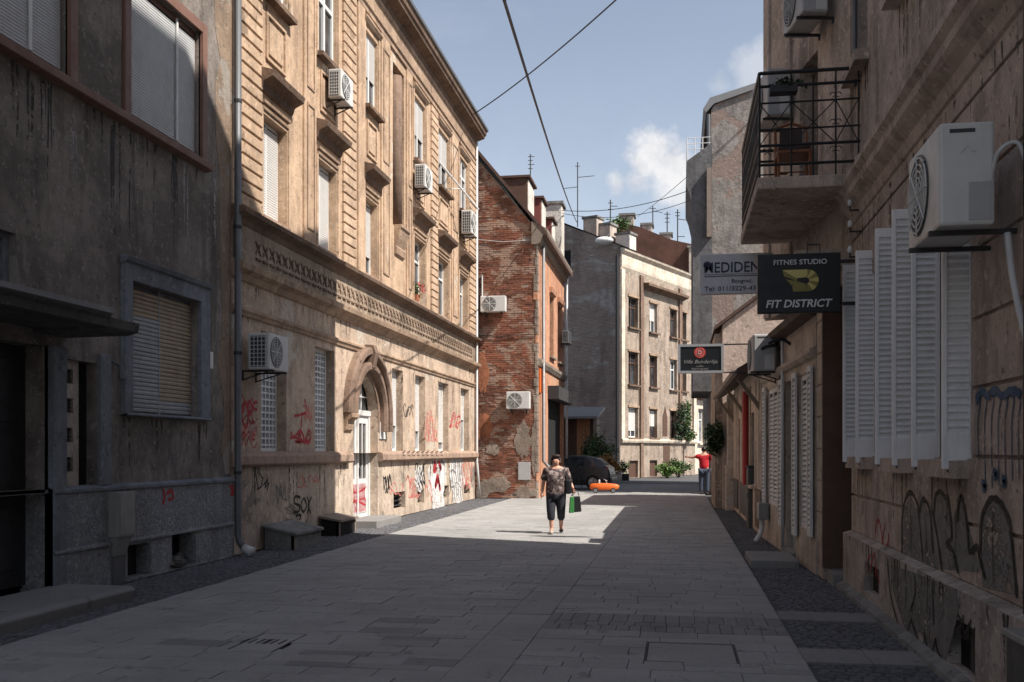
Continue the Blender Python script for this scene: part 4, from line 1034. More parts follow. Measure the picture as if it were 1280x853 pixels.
# real bricks on the part of the gable that shows
rb = random.Random(5); m = MB(); z = .02; r = 0
patches = [blob(*GP(604, 468), .20, .7, 2), blob(*GP(603, 534), .34, .45, 7), blob(*GP(620, 606), .60, .28, 9), blob(*GP(654, 552), .30, .62, 12), blob(*GP(657, 616), .42, .2, 15), blob(*GP(668, 560), .10, .9, 31), blob(*GP(603, 615), .25, .3, 33), blob(*GP(660, 300), .24, .12, 35), blob(*GP(616, 562), .22, .2, 41)]
def inpoly(u, z, P):
    c = False; j = len(P) - 1
    for i in range(len(P)):
        if (P[i][1] > z) != (P[j][1] > z) and u < (P[j][0] - P[i][0]) * (z - P[i][1]) / (P[j][1] - P[i][1]) + P[i][0]: c = not c
        j = i
    return c
gx0 = -7.15
while z < apex - .1:
    x = gx0 - (r % 2) * .125
    top = bx1 if z < eave else bx1 - (z + .07 - eave) / slope
    while x < top - .02:
        x1 = min(x + .24, top)
        if rb.random() > .012 and x1 - x > .05 and not any(inpoly((x + x1) / 2, z + .03, P) for P in patches[:0]):
            d = .012 + rb.uniform(-.008, .012); a, b, c, e = max(x, gx0), x1, z, z + .064
            if b > a:
                P = FG.p; q = [P(a, c, -.01), P(b, c, -.01), P(b, e, -.01), P(a, e, -.01), P(a + .004, c + .004, d), P(b - .004, c + .004, d + rb.uniform(-.004, .004)), P(b - .004, e - .004, d), P(a + .004, e - .004, d)]
                m.add(q, [(4, 5, 6, 7), (0, 1, 5, 4), (1, 2, 6, 5), (2, 3, 7, 6), (3, 0, 4, 7)])
        x = x1 + .011
    z += .075; r += 1
tag(m.build("gable_bricks", "brick", h3, fix=False), None, None, kind="stuff")
for i, P in enumerate(patches):
    P = [(min(max(u, -7.0), bx1 - .004), max(zz, .01)) for u, zz in P]
    MB().plate(FG, P, .0, .026 + .001 * i).build("plaster_patch", "rust_patch" if i in (0, 1) else "patch", h3)
m = MB(); zc = 0.0
while zc < eave - .1:                                  # toothed corner quoins
    L = .05 + .10 * rb.random(); m = MB(); m.box(FG, bx1 - L, bx1 + .012, zc + .006, zc + .29, -.2, .030 + .01 * rb.random()); m.build("quoin", "patch" if rb.random() > .12 else "orange_plaster", h3, bevel=.01); zc += .3
# street front of the brick house
FS = Fr((bx1, 0), (0, 1), (1, 0))
def SY(x): return onX(x, HZ, bx1).y
def SZ(x, y): return onX(x, y, bx1).z
sw = [(SY(687), SY(692)), (SY(697), SY(702))]
dS = (SY(685), SY(704), .05, 4.0)
m = MB(); wall_mesh(m, FS, GY, BE, 0, eave, [(a, b, 5.3, 7.6) for a, b in sw] + [dS], .2); shell(m, FS, GY + .3, BE, 0, eave, bx1 - bx0); m.build("street_wall", "orange_plaster", h3)
for a, b in sw:
    window(h3, FS, a, b, 5.3, 7.6, rec=.2, frame="wood_brown", pane="pane", sill=(.12, .1, .08, "patch"))
    MB().prism(FS, [(0, 7.65), (.1, 7.7), (.14, 7.85), (0, 7.9)], a - .1, b + .1).build("hood", "orange_plaster", h3)
MB().prism(FS, [(0, 4.6), (.06, 4.62), (.14, 4.75), (.15, 4.85), (0, 4.92)], GY, BE).build("string_course", "patch", h3, bevel=.01)
MB().prism(FS, [(0, eave - .5), (.1, eave - .45), (.2, eave - .2), (.34, eave - .12), (.36, eave + .02), (-.2, eave + .3), (-.2, eave - .5)], GY - .12, BE + .1).build("eave_board", "wood_old", h3)
MB().box(FS, dS[0], dS[1], dS[2], dS[3], -.22, -.15).build("doorway", "dark_void", h3)
MB().box(FS, dS[0] - .1, dS[1] + .1, 3.6, 4.1, .0, .42).build("door_canopy", "dark_metal", h3, bevel=.01)
MB().tube([FS.p(SY(675), eave - .3, .12), FS.p(SY(675), 1.3, .12), FS.p(SY(675), 1.1, .3), FS.p(SY(675), .6, .5)], .06, 8).build("downpipe", "roof_metal", h3, smooth=True)
MB().tube([FS.p(SY(705.6), eave - .3, .1), FS.p(SY(705.6), .1, .1)], .05, 8).build("downpipe", "pipe_white", h3, smooth=True)
MB().box(FS, GY + .25, GY + .75, 3.7, 4.55, .0, .05).build("painted_patch", "toy_orange", h3)
# roof, dormers
m = MB(); P = lambda x, y, z: (x, y, z); ov = .14
ex, ez = bx1 + .36, eave - .36 * slope + .18
m.add([(ex, GY - ov, ez), (ex, BE + .1, ez), (apex_x, BE + .1, apex + .2), (apex_x, GY - ov, apex + .2), (ex, GY - ov, ez + .14), (ex, BE + .1, ez + .14), (apex_x, BE + .1, apex + .36), (apex_x, GY - ov, apex + .36), (bx0 - .3, GY - ov, eave + 1.0), (bx0 - .3, BE + .1, eave + 1.0)], [(0, 1, 2, 3), (4, 5, 6, 7), (0, 1, 5, 4), (0, 3, 7, 4), (1, 2, 6, 5), (7, 6, 9, 8)])
rf = m.build("roof", "roof_tile", h3)
def roofz(x): return eave + (bx1 - x) * slope + .3
def dormer(y0, y1, xf, zt, side, label=None):
    xb = bx1 - (zt - .3 - eave) / slope - .1
    m = MB(); F_ = Fr((0, y0), (1, 0), (0, -1)); m.plate(F_, [(xf, roofz(xf) - .25), (xf, zt), (xb, zt)], -(y1 - y0), 0); d = m.build("dormer", side, rf)
    MB().box(WORLD, xb, xf + .12, zt, zt + .08, y0 - .08, y1 + .08).build("dormer_roof", "roof_tile", rf)
    MB().box(WORLD, xf + .002, xf + .03, roofz(xf) - .1, zt - .06, y0 + .1, y1 - .1).build("dormer_window", "chimney_white" , rf)
p = onY(659, 222, GY + 1.0); dormer(GY + 1.0, GY + 2.6, p.x, p.z, "wood_brown")
p = onY(676, 248, GY + 3.6); dormer(GY + 3.6, GY + 4.9, p.x, p.z, "red_clad")
p = onY(689, 274, GY + 6.0); dormer(GY + 6.0, GY + 7.2, p.x, p.z, "red_clad")
a = onY(678, 256, GY + 7.6); b = onY(702, 290, GY + 7.6)
MB().box(WORLD, a.x, b.x, b.z - 2, a.z, GY + 7.6, GY + 8.6).build("chimney", "chimney_white", rf, bevel=.02)
MB().box(WORLD, a.x - .08, b.x + .08, a.z, a.z + .12, GY + 7.52, GY + 8.68).build("chimney_cap", "concrete", rf)
def acG(label, x0, x1, yb, H):
    a, b = GP(x0, yb), GP(x1, yb); return make_ac("air_conditioner", label, ((a[0] + b[0]) / 2, GY, a[1] - .03), 0, L=b[0] - a[0], H=H, off=.08, D=.3)
acG("air conditioner high on the red brick gable with white pipe", 603, 634, 392, .58)
acG("air conditioner low on the brick gable above pale peeling plaster", 635, 664, 512, .63)
make_ac("air_conditioner", "air conditioner on the orange street front of the brick house", (bx1, SY(702), SZ(702, 431)), pi / 2, L=.8, H=.55, off=.06)
MB().tube([FG.p(*GP(603, 345), .06), FG.p(*GP(603, 374), .06), FG.p(*GP(607, 376), .08)], .03, 8).build("pipe", "pipe_white", h3)
MB().box(FG, GP(648, 600)[0], GP(663, 600)[0], GP(648, 600)[1], GP(648, 578)[1], .0, .06).build("meter_cover", "ac_grey", h3, bevel=.008)
MB().tube([FG.p(*GP(597, 420), .05), FG.p(*GP(630, 421), .05), FG.p(*GP(671, 418), .05)], .012, 6).build("cable", "dark_metal", h3)
MB().tube([FG.p(*GP(597, 300), .05), FG.p(*GP(630, 303), .05), FG.p(*GP(671, 300), .05)], .010, 6).build("cable", "pipe_white", h3)

# ================================================================== FAR: ochre corner building with grey gable
CA = radians(23)
C0 = onZ(775, 598.6); FF = Fr((C0.x, C0.y), (sin(CA), cos(CA)), (cos(CA), -sin(CA)))
FGb = Fr((C0.x, C0.y), (-cos(CA), sin(CA)), (-sin(CA), -cos(CA)))
def onF(fr, x, y):
    d = ray(x, y); o = fr.o - Vector((0, 0, 0)); t = (o.x * fr.n.x + o.y * fr.n.y) / (d.x * fr.n.x + d.y * fr.n.y)
    p = Vector((d.x * t, d.y * t, EYE + d.z * t)); return (p - fr.o).dot(fr.u), p.z
h4 = thing("corner_house", "ochre three storey house with blank grey gable where the street bends", "building", (C0.x, C0.y + 6, 0))
FE = onF(FF, 869, 500)[0]; TOP4 = onF(FF, 775, 312)[1]
colsF = [(785.5, 797.5), (812, 821.5), (837.5, 846), (850, 858)]
colsU = [(onF(FF, a, 500)[0], onF(FF, b, 500)[0]) for a, b in colsF]
rowZ = [(2.45, 4.25), (5.65, 7.6), (9.1, 10.9)]
cells = [(u0, u1, .02, 1.05) for u0, u1 in colsU[:2]]
m = MB(); wall_mesh(m, FF, 0, FE, 0, TOP4, [(a, b, c, d) for a, b in colsU for c, d in rowZ] + cells, .22); shell(m, FF, 0, FE, 0, TOP4, 10.5)
m.build("street_wall", "far_ochre", h4)
MB().plate(FGb, [(.0, 0), (10.5, 0), (10.5, TOP4 + 3), (onF(FGb, 689, 275)[0], onF(FGb, 689, 275)[1]), (-.02, onF(FGb, 775, 307)[1])], -.1, .05).build("gable_wall", "grey_masonry", h4)
for i, (a, b) in enumerate(colsU):
    for j, (c, d) in enumerate(rowZ):
        window(h4, FF, a, b, c, d, rec=.22, frame="wood_brown" if (i + j) % 3 else "white_paint", pane="pane", sill=(.16, .12, .12, "hood"), fw=.08, blind="blind_lit" if (i, j) in ((1, 2), (0, 0), (1, 0)) else None, blind_to=.2 + .2 * i, slatted=.049)
        MB().box(FF, a - .1, b + .1, d + .02, d + .14, -.01, .07).build("lintel", "moulding", h4)
for q in cells: MB().box(FF, q[0], q[1], q[2], q[3], -.21, -.15).build("cellar_door", "wood_brown", h4)
bay0, bay1 = onF(FF, 803, 500)[0], onF(FF, 850, 500)[0]
MB().prism(FF, [(0, onF(FF, 775, 337)[1]), (.1, 12.55), (.12, 12.7), (.12, 13.3), (.3, 13.45), (.34, TOP4 + .05), (0, TOP4 + .15)], 0, FE).build("cornice", "far_cream", h4)
MB().prism(FF, [(0, 11.6), (.2, 11.7), (.5, 11.8), (.5, 11.95), (0, 12.0)], bay0 - .1, bay1 + .4).build("bay_hood", "hood", h4)
for u in (0.0, bay0 - .45, bay1 - .3, FE - .5): MB().box(FF, u, u + .45, 2.3, 12.4, -.02, .12).build("pilaster", "far_cream" if u in (0.0, FE - .5) else "archivolt", h4)
MB().prism(FF, [(0, 2.1), (.16, 2.14), (.2, 2.25), (.2, 2.32), (0, 2.4)], 0, FE).build("sill_ledge", "far_cream", h4)
MB().box(FF, bay0 - .4, bay0 + .0, 0, 2.1, -.02, .1).build("pilaster", "archivolt", h4)
m = MB(); u = onF(FF, 831, 530)[0]; m.plate(FF, [(u - .35, 2.6), (u + .35, 2.6), (u + .35, 3.8), (u, 4.5), (u - .35, 3.8)], .0, .03); m.build("pointed_niche", "wood_brown", h4)
u = onF(FF, 833, 570)[0]; MB().box(FF, u - .5, u + .5, .05, 2.1, -.02, .03).build("door", "wood_brown", h4)
MB().tube([FGb.p(.12, 13.2, .12), FGb.p(.12, .1, .12)], .1, 8).build("downpipe", "dark_metal", h4)
a = onF(FGb, 697, 315); b = onF(FGb, 714, 335); MB().box(FGb, b[0], a[0], b[1], a[1], .0, .06).build("gable_window", "dark_void", h4)
MB().box(FGb, b[0] - .1, a[0] + .1, b[1] - .15, b[1], .0, .12).build("window_sill", "concrete", h4)

MB().box(FF, bay0 - .44, bay1 - .31, 2.45, 11.65, -.02, .045).build("bay_face", "far_ochre", h4) if False else None
# roof and chimneys
m = MB(); Pq = FF.p; m.add([Pq(-.1, TOP4 + .1, .4), Pq(FE, TOP4 + .1, .4), Pq(FE, TOP4 + 2.6, -5), Pq(-.1, TOP4 + 2.6, -5), Pq(FE, TOP4, -10.5), Pq(-.1, TOP4, -10.5)], [(0, 1, 2, 3), (3, 2, 4, 5)]); rf4 = m.build("roof", "roof_tile", h4)
for (xa, xb, yt, dep, mt) in ((723, 740, 272, .6, "chimney_beige"), (740, 754, 279, .9, "chimney_beige"), (758, 776, 290, 1.2, "chimney_white")):
    ua, z = onF(FGb, xa, yt); ub, _ = onF(FGb, xb, yt)
    MB().box(FGb, ub, ua, TOP4 - .3, z, -dep - .9, -dep).build("chimney", mt, rf4, bevel=.02); MB().box(FGb, ub - .07, ua + .07, z, z + .14, -dep - .97, -dep + .07).build("chimney_cap", "concrete", rf4)
q = onF(FGb, 761, 303); p = FGb.p(q[0], q[1], .6)
MB().ell(p, (.55, .30, .22), 14, 8).build("lamp_shade", "white_paint", h4, smooth=True); MB().tube([p, FGb.p(q[0], q[1] + .5, 0)], .05, 6).build("lamp_arm", "dark_metal", h4)

# taller brick house behind
h5 = thing("far_brick_house", "dark red brick house behind the ochre one with chimneys along its top", "building", (0, 76, 0))
HY = 75.0; F5 = Fr((0, HY), (1, 0), (0, -1))
def HP(x, y): p = onY(x, y, HY); return p.x, p.z
ptsH = [HP(776, 278), HP(800, 284), HP(840, 300), HP(868, 306)]
MB().plate(F5, [(HP(768, 0)[0], 0), (HP(890, 0)[0], 0), (HP(890, 308)[0], ptsH[-1][1])] + ptsH[::-1] + [(HP(768, 282)[0], HP(768, 282)[1])], -9, 0).build("brick_wall", "far_brick", h5)
for (x0, x1, yt) in ((775, 792, 269), (802, 815, 281), (826, 839, 293), (861, 868, 311)):
    a, b = HP(x0, yt), HP(x1, yt); MB().box(F5, a[0], b[0], a[1] - 2.5, a[1], -1.5, .3 if x0 > 850 else -.2).build("chimney", "chimney_beige", h5, bevel=.02); MB().box(F5, a[0] - .12, b[0] + .12, a[1], a[1] + .16, -1.6, .4 if x0 > 850 else -.1).build("chimney_cap", "concrete", h5)

# last house closing the view
F6 = Fr(FF.p(FE + .1, 0, -.3)[:2], (sin(CA), cos(CA)), (cos(CA), -sin(CA)))
h6 = thing("end_house", "pale sunlit house with arched windows at the end of the street", "building", F6.p(6, 0, 0))
w6 = [(1.2, 2.4), (4.2, 5.4), (7.2, 8.4), (10.2, 11.4)]
m = MB(); wall_mesh(m, F6, 0, 14, 0, 12.5, [(a, b, c, d) for a, b in w6 for c, d in ((2.2, 4.6), (6.4, 8.4), (9.6, 11.4))], .25); shell(m, F6, 0, 14, 0, 12.5, 9); m.build("wall", "far_cream", h6)
for a, b in w6:
    for c, d in ((2.2, 4.6), (6.4, 8.4), (9.6, 11.4)): window(h6, F6, a, b, c, d, rec=.25, frame="white_paint", pane="pane_pale", sill=(.2, .14, .15, "far_cream"), fw=.09)
MB().prism(F6, [(0, 12), (.3, 12.2), (.4, 12.5), (0, 12.7)], 0, 14).build("cornice", "moulding", h6)
MB().prism(F6, [(0, 5.2), (.4, 5.3), (.4, 5.6), (0, 5.7)], 0, 14).build("string_course", "hood", h6)
tag(make_ac("air_conditioner", "small air conditioner on the pale house at the end of the street", F6.p(.7, 5.9, 0), CA + pi / 2, L=.85, H=.6), None, None)

# ================================================================== RIGHT: tall house with balcony and louvred shutters
XR = 2.15
FR = Fr((XR, 0), (0, 1), (-1, 0))
def RY(x): return onX(x, HZ, XR).y
def RZ(x, y): return onX(x, y, XR).z
RA = 12.8
r1 = thing("balcony_house", "tall brown house with iron balcony, white louvred shutters and sprayed walls", "building", (XR + 1, 6, 0))
shw = [(11.58, 12.45), (9.66, 10.46), (7.90, 8.88)]
upw = [(9.3, 10.3, 6.2, 8.2), (5.5, 6.5, 6.2, 8.2), (12.0, 12.75, 6.3, 9.0)]
m = MB(); wall_mesh(m, FR, -3, RA + .1, .0, 4.9, [(a, b, 1.62, 3.86) for a, b in shw], .22); m.build("ground_floor_wall", "right_wall", r1)
m = MB(); wall_mesh(m, FR, -3, RA + .1, 4.9, 16.85, upw, .22); shell(m, FR, -3, RA + .1, 0, 16.85, 9, -.0); m.build("upper_wall", "right_upper", r1)
MB().plate(FR, [(-3, 16.85), (12.85, 16.85), (12.85, 17.05), (10.3, 19.2), (-3, 19.2)], -9, -.02).build("attic", "right_upper", r1)
# angled upper part beyond the balcony
BA, BB = Vector((XR, RA + .1, 0)), Vector((1.40, 16.8, 0))
FB = Fr(BA[:2], (BB - BA)[:2], (-(BB - BA).y, (BB - BA).x)); BL = (BB - BA).length
bwin = [(1.35, 2.15, 4.97, 7.2), (1.35, 2.15, 8.6, 10.8), (1.35, 2.15, 12.0, 14.0)]
m = MB(); wall_mesh(m, FB, 0, BL, 3.8, 16.85, bwin, .28); P = FB.p
m.quad((XR, RA + .1, 3.8), (1.40, 16.8, 3.8), (10.5, 13.65, 3.8), (10.5, RA + .1, 3.8))
m.quad((1.40, 16.8, 3.8), (1.40, 16.8, 16.85), (10.5, 13.65, 16.85), (10.5, 13.65, 3.8)); m.quad((XR, RA, 16.84), (1.40, 16.8, 16.84), (10.5, 13.65, 16.84), (10.5, RA, 16.84))  # unseen end wall and roof, skewed along the sun's direction to shape their shadow
m.build("angled_wall", "right_upper", r1)
for q in bwin: window(r1, FB, *q, rec=.28, frame="wood_brown", pane="pane", fw=.07)
for u in (0.02, 2.5, BL - .35): MB().box(FB, u, u + .3, 3.82, 16.8, -.01, .04).build("pilaster", "right_upper", r1)
for q in upw:
    window(r1, FR, *q, rec=.22, frame="wood_brown", pane="pane", fw=.07, sill=(.16, .14, .10, "right_upper"))
# rusticated courses between plinth and string course
zc = [.68, 1.13, 1.63, 2.13, 2.63, 3.13, 3.63, 4.25, 4.45]
segs = [(4.0, shw[2][0] - .12), (shw[2][1] + .12, shw[1][0] - .12), (shw[1][1] + .12, shw[0][0] - .12)]
for a, b in zip(zc, zc[1:]):
    if 1.5 < a < 3.6: sg = segs
    else: sg = [(4.0, 6.4), (6.4, 9.2), (9.2, RA + .1)]
    for (u0, u1) in sg: MB().box(FR, u0, u1, a + .016, b - .012, -.02, .028).build("rusticated_course", "right_wall", r1, bevel=.006)
    if a < 4.0: MB().box(FR, -3, 4.0, a + .016, b - .012, -.02, .028).build("rusticated_course", "right_wall", r1)
MB().prism(FR, [(0, 4.42), (.05, 4.45), (.08, 4.55), (.16, 4.62), (.19, 4.66), (.19, 4.74), (.24, 4.80), (.24, 4.87), (.05, 4.94), (0, 4.95)], -3, RA + .05).build("string_course", "right_wall", r1, bevel=.006)
cw = [(RY(1079) - .1, RY(1079) - .1 + .95, .12, .50), (RY(1183) - .45, RY(1183) + .28, .06, .46)]
FP = Fr((XR - .13, 0), (0, 1), (-1, 0))
cw = [(onX(1099, HZ, XR - .13).y, onX(1080, HZ, XR - .13).y, .14, .46), (onX(1219, HZ, XR - .13).y, onX(1184, HZ, XR - .13).y, .06, .44)]
m = MB(); wall_mesh(m, FP, -3, RA + .1, 0, .66, [c + (.13,) for c in cw]); m.quad(FP.p(-3, .66), FP.p(RA + .1, .66), FP.p(RA + .1, .70, -.14), FP.p(-3, .70, -.14)); m.quad(FP.p(RA + .1, 0), FP.p(RA + .1, .66), FP.p(RA + .1, .66, -.14), FP.p(RA + .1, 0, -.14)); m.build("plinth", "right_plinth", r1)
for c in cw:
    MB().box(FP, c[0], c[1], c[2], c[3], -.128, -.10).build("cellar_window", "dark_void", r1)
    q = r1.children[-1]; MB().box(FP, c[0] + .02, c[0] + (c[1] - c[0]) * .5, c[2] + .02, c[3] - .02, -.099, -.07).build("cellar_shutter", "dark_door", q)
MB().prism(FP, [(0, -.03), (.10, -.03), (.09, .03), (0, .07)], 4, RA + .1).build("footing", "concrete", r1)
# louvred shutter leaves standing open at right angles
def leaf(y, label_side):
    x0, x1, z0, z1 = 1.945, 2.17, 1.54, 3.90; Fl = Fr((0, y), (1, 0), (0, -1)); m = MB(); t = .034
    m.box(Fl, x0, x0 + .035, z0, z1, 0, t); m.box(Fl, x1 - .035, x1, z0, z1, 0, t); m.box(Fl, x0 + .035, x1 - .035, z0, z0 + .26, .002, t - .002); m.box(Fl, x0 + .035, x1 - .035, z1 - .09, z1, .002, t - .002)
    return m.build("shutter", "shutter_white", r1, bevel=.003), Fl
lm = MB().hexa([(1.975, -.028, 0), (2.142, -.028, 0), (2.142, -.004, .030), (1.975, -.004, .030), (1.975, -.028, .008), (2.142, -.028, .008), (2.142, -.004, .038), (1.975, -.004, .038)]).mesh("louvre"); lm.materials.append(MATS["shutter_white"])
lb = MB().box(Fr((0, 0), (1, 0), (0, -1)), 1.98, 2.137, 1.80, 3.81, .0, .003).mesh("louvre_back"); lb.materials.append(MATS["shutter_white"])
for k, (a, b) in enumerate(shw):
    window(r1, FR, a, b, 1.62, 3.86, rec=.22, frame="white_paint", pane="pane", fw=.06, sill=(.16, .15, .08, "right_wall"))
    for y in (a, b):
        s, Fl = leaf(y, k)
        n = 36
        for i in range(n):
            o = put("louvre", lm, s); o.location = (0, y, 1.80 + i * (2.0 / n))
        o = put("louvre_back", lb, s); o.location = (0, y, 0)
    for y in (a - .02, b + .02): MB().box(FR, y - .012, y + .012, 1.515, 1.535, 0, .17).build("hinge_hook", "dark_metal", r1)
# balcony
bz0, bz1 = 4.80, 4.95; bY0, bY1, bX = 12.25, 15.5, .93
slab_o = [(XR + .02, bY0), (bX, bY0), (bX, bY1), (1.70, bY1)]
m = MB(); n = 4; m.add([(x, y, bz0) for x, y in slab_o] + [(x, y, bz1) for x, y in slab_o], [(0, 1, 2, 3), (4, 5, 6, 7), (0, 1, 5, 4), (1, 2, 6, 5), (2, 3, 7, 6), (3, 0, 4, 7)]); bal = m.build("balcony", "right_upper", r1, bevel=.02)
def bar(a, b, r=.012, name="railing_bar"): MB().tube([a, b], r, 6).build(name, "black_metal", bal)
zt = 6.20; e = .03
for z, r in ((zt, .022), (zt - .16, .018), (zt - .36, .012), (5.52, .012), (5.33, .018), (5.10, .018)):
    bar((2.12, bY0 + e, z), (bX + e, bY0 + e, z), r, "rail"); bar((bX + e, bY0 + e, z), (bX + e, bY1 - e, z), r, "rail"); bar((bX + e, bY1 - e, z), (1.70, bY1 - e, z), r, "rail")
for x in (bX + e, 1.33, 1.58, 1.84, 2.10): bar((x, bY0 + e, bz1), (x, bY0 + e, zt - (.08 if x == 1.58 else 0)), .016 if x < 1 else .012, "baluster")
k = 0; y = bY0 + .13
while y < bY1:
    bar((bX + e, y, bz1), (bX + e, y, zt), .010, "baluster"); y += .115
for x in (1.2, 1.45): bar((x, bY1 - e, bz1), (x, bY1 - e, zt), .012, "baluster")
for (x0, x1) in ((1.33, 1.84), (1.84, 2.10), (bX + e, 1.33)):
    bar((x0, bY0 + e, 5.33), (x1, bY0 + e, zt - .36), .007, "brace"); bar((x1, bY0 + e, 5.33), (x0, bY0 + e, zt - .36), .007, "brace")
for x, z in ((1.84, 5.90), (1.84, 5.26), (bX + .12, 5.26), (1.33, 5.26), (1.84, 5.58)):
    for s in (-1, 1):
        MB().tube([(x + s * (.035 + .03 * cos(t)), bY0 + e, z + .03 * sin(t)) for t in [pi * 2 * i / 9 for i in range(8)]], .006, 5).build("scroll", "black_metal", bal)
MB().ell((1.58, bY0 + e, zt - .07), (.022, .022, .022), 8, 6).build("finial", "black_metal", bal)
# entrance recess and end pilaster under the balcony
m = MB(); m.box(WORLD, 1.86, 3.2, 0, 3.79, 13.46, 13.92); m.build("end_pilaster", "right_wall", r1)
for k in range(8): MB().box(WORLD, 1.838, 1.872, .45 + k * .42, .45 + k * .42 + .40, 13.455, 13.9).build("pilaster_block", "shop_wall", r1, bevel=.006)
MB().box(WORLD, 1.845, 3.2, 0.16, 3.8, 13.41, 13.452).build("door_jamb", "wood_brown", r1)
MB().box(WORLD, 2.75, 2.85, .0, 3.8, RA + .1, 13.41).build("door", "wood_brown", r1); dd = r1.children[-1]
for k in range(3): MB().box(WORLD, 2.72, 2.752, .4 + k * 1.05, 1.3 + k * 1.05, RA + .17, 13.36).build("door_panel", "wood_brown", dd, bevel=.01)
MB().box(WORLD, 1.9, 2.75, -.03, .14, RA + .1, 13.45).build("doorstep", "step_stone", r1, bevel=.012)
MB().box(WORLD, 1.45, 2.1, 3.98, 4.2, 12.95, 13.3).build("lamp_box", "shop_wall", r1, bevel=.01)
for z in (3.95, 4.25, 4.5):
    MB().tube([(XR - .03, 12.2, z), (XR - .16, 12.2, z), (XR - .16, 12.2, z + .06)], .012, 6).build("insulator_hook", "dark_metal", r1); MB().ell((XR - .16, 12.2, z + .09), (.03, .03, .045), 8, 6).build("insulator", "white_paint", r1.children[-1])
MB().tube([FR.p(6.36, .7, .07), FR.p(6.36, 12, .07)], .05, 10).build("downpipe", "dark_metal", r1, smooth=True)
MB().tube(curve([(XR - .04, 12.6, 6.1), (XR - .04, 12.6, 9), (XR - .04, 12.6, 15)], 3), .03, 8).build("conduit", "pipe_grey", r1)
# sprayed writing on the right wall
def rpx(pts, X): return [(onX(x, y, X).y, onX(x, y, X).z) for x, y in pts]
Xw, Xp = XR - .028, XR - .13
FW = Fr((Xw, 0), (0, 1), (-1, 0))
m = MB()
for P in ([(1128, 690), (1130, 640), (1138, 617), (1146, 640), (1150, 612), (1160, 640), (1170, 617), (1180, 615), (1190, 650), (1202, 618), (1212, 660), (1226, 716), (1180, 712), (1150, 708)], [(1228, 735), (1226, 680), (1232, 640), (1244, 624), (1256, 640), (1266, 690), (1272, 745)]):
    m.plate(FW, rpx(P, Xw), .0008, .002)
m.build("graffiti_fill", "spray_silver", r1)
bl = [[(1128, 690), (1128, 650), (1132, 625), (1139, 616), (1147, 630), (1150, 655), (1154, 700)], [(1149, 645), (1152, 630), (1156, 625), (1163, 640), (1167, 690)], [(1168, 640), (1170, 620), (1176, 615), (1182, 622)], [(1166, 640), (1172, 670), (1178, 712)], [(1185, 620), (1189, 650), (1190, 672), (1184, 680), (1192, 690), (1198, 715)], [(1197, 650), (1199, 628), (1203, 622), (1208, 645), (1211, 675), (1213, 690), (1222, 684), (1226, 700), (1232, 722)], [(1226, 690), (1228, 650), (1236, 628), (1244, 623), (1254, 632), (1263, 655), (1268, 700), (1272, 745)], [(1139, 630), (1140, 700)], [(1157, 640), (1160, 706)], [(1196, 640), (1195, 690)], [(1242, 640), (1243, 730)]]
for i, st in enumerate(bl): graffiti(r1, FW, [rpx(st, Xw)], "spray_dark_black", .045 if i < 7 else .014, .0042 + .0005 * i)
FPw = FP
m = MB(); m.plate(FPw, rpx([(1113, 706), (1150, 718), (1196, 737), (1200, 760), (1182, 830), (1172, 815), (1162, 818), (1150, 790), (1138, 800), (1128, 778), (1117, 740)], Xp), .0008, .002); m.build("graffiti_fill", "spray_silver", r1)
for i, st in enumerate([[(1110, 700), (1113, 740), (1120, 770), (1130, 798), (1138, 780), (1140, 775)], [(1140, 775), (1148, 800), (1154, 815), (1156, 790)], [(1156, 790), (1163, 822), (1170, 800), (1172, 812), (1182, 832)], [(1144, 720), (1144, 745), (1138, 764)], [(1166, 730), (1168, 780)]]): graffiti(r1, FPw, [rpx(st, Xp)], "spray_dark_black", .03, .0042 + .0005 * i)
graffiti(r1, FPw, [rpx([(1198, 768), (1203, 780), (1197, 788)], Xp), rpx([(1204, 770), (1206, 792), (1212, 780)], Xp), rpx([(1214, 776), (1210, 800), (1219, 786)], Xp), rpx([(1199, 795), (1210, 797), (1217, 792)], Xp)], "spray_dark_black", .028)
graffiti(r1, FW, [rpx([(1094, 672), (1096, 655), (1099, 651), (1102, 665), (1104, 682)], Xw), rpx([(1107, 654), (1104, 672), (1103, 688), (1110, 680), (1111, 668)], Xw)], "spray_red", .035)
graffiti(r1, FPw, [rpx([(1083, 718), (1085, 700), (1088, 694)], Xp), rpx([(1088, 715), (1093, 692), (1096, 712), (1100, 728)], Xp), rpx([(1094, 698), (1095, 722)], Xp)], "spray_red", .035)
FWs = FW
for k in range(7):
    x = 1222 + k * 8.5; graffiti(r1, FW, [rpx([(x, 492 + (k % 2) * 3), (x + 4, 500), (x + 1, 530), (x + 2, 575 + (k * 37) % 40)], Xw)], "spray_blue", .020, .004 + .0003 * k)
graffiti(r1, FW, [rpx([(1222, 500), (1228, 489), (1236, 495), (1245, 488), (1254, 495), (1266, 488), (1278, 494)], Xw)], "spray_blue", .06, .0075)
for (x, y) in ((1229, 603), (1243, 588), (1254, 597)): graffiti(r1, FW, [rpx([(x, y), (x + 4, y + 5), (x + 1, y + 9)], Xw)], "spray_blue", .05, .008)

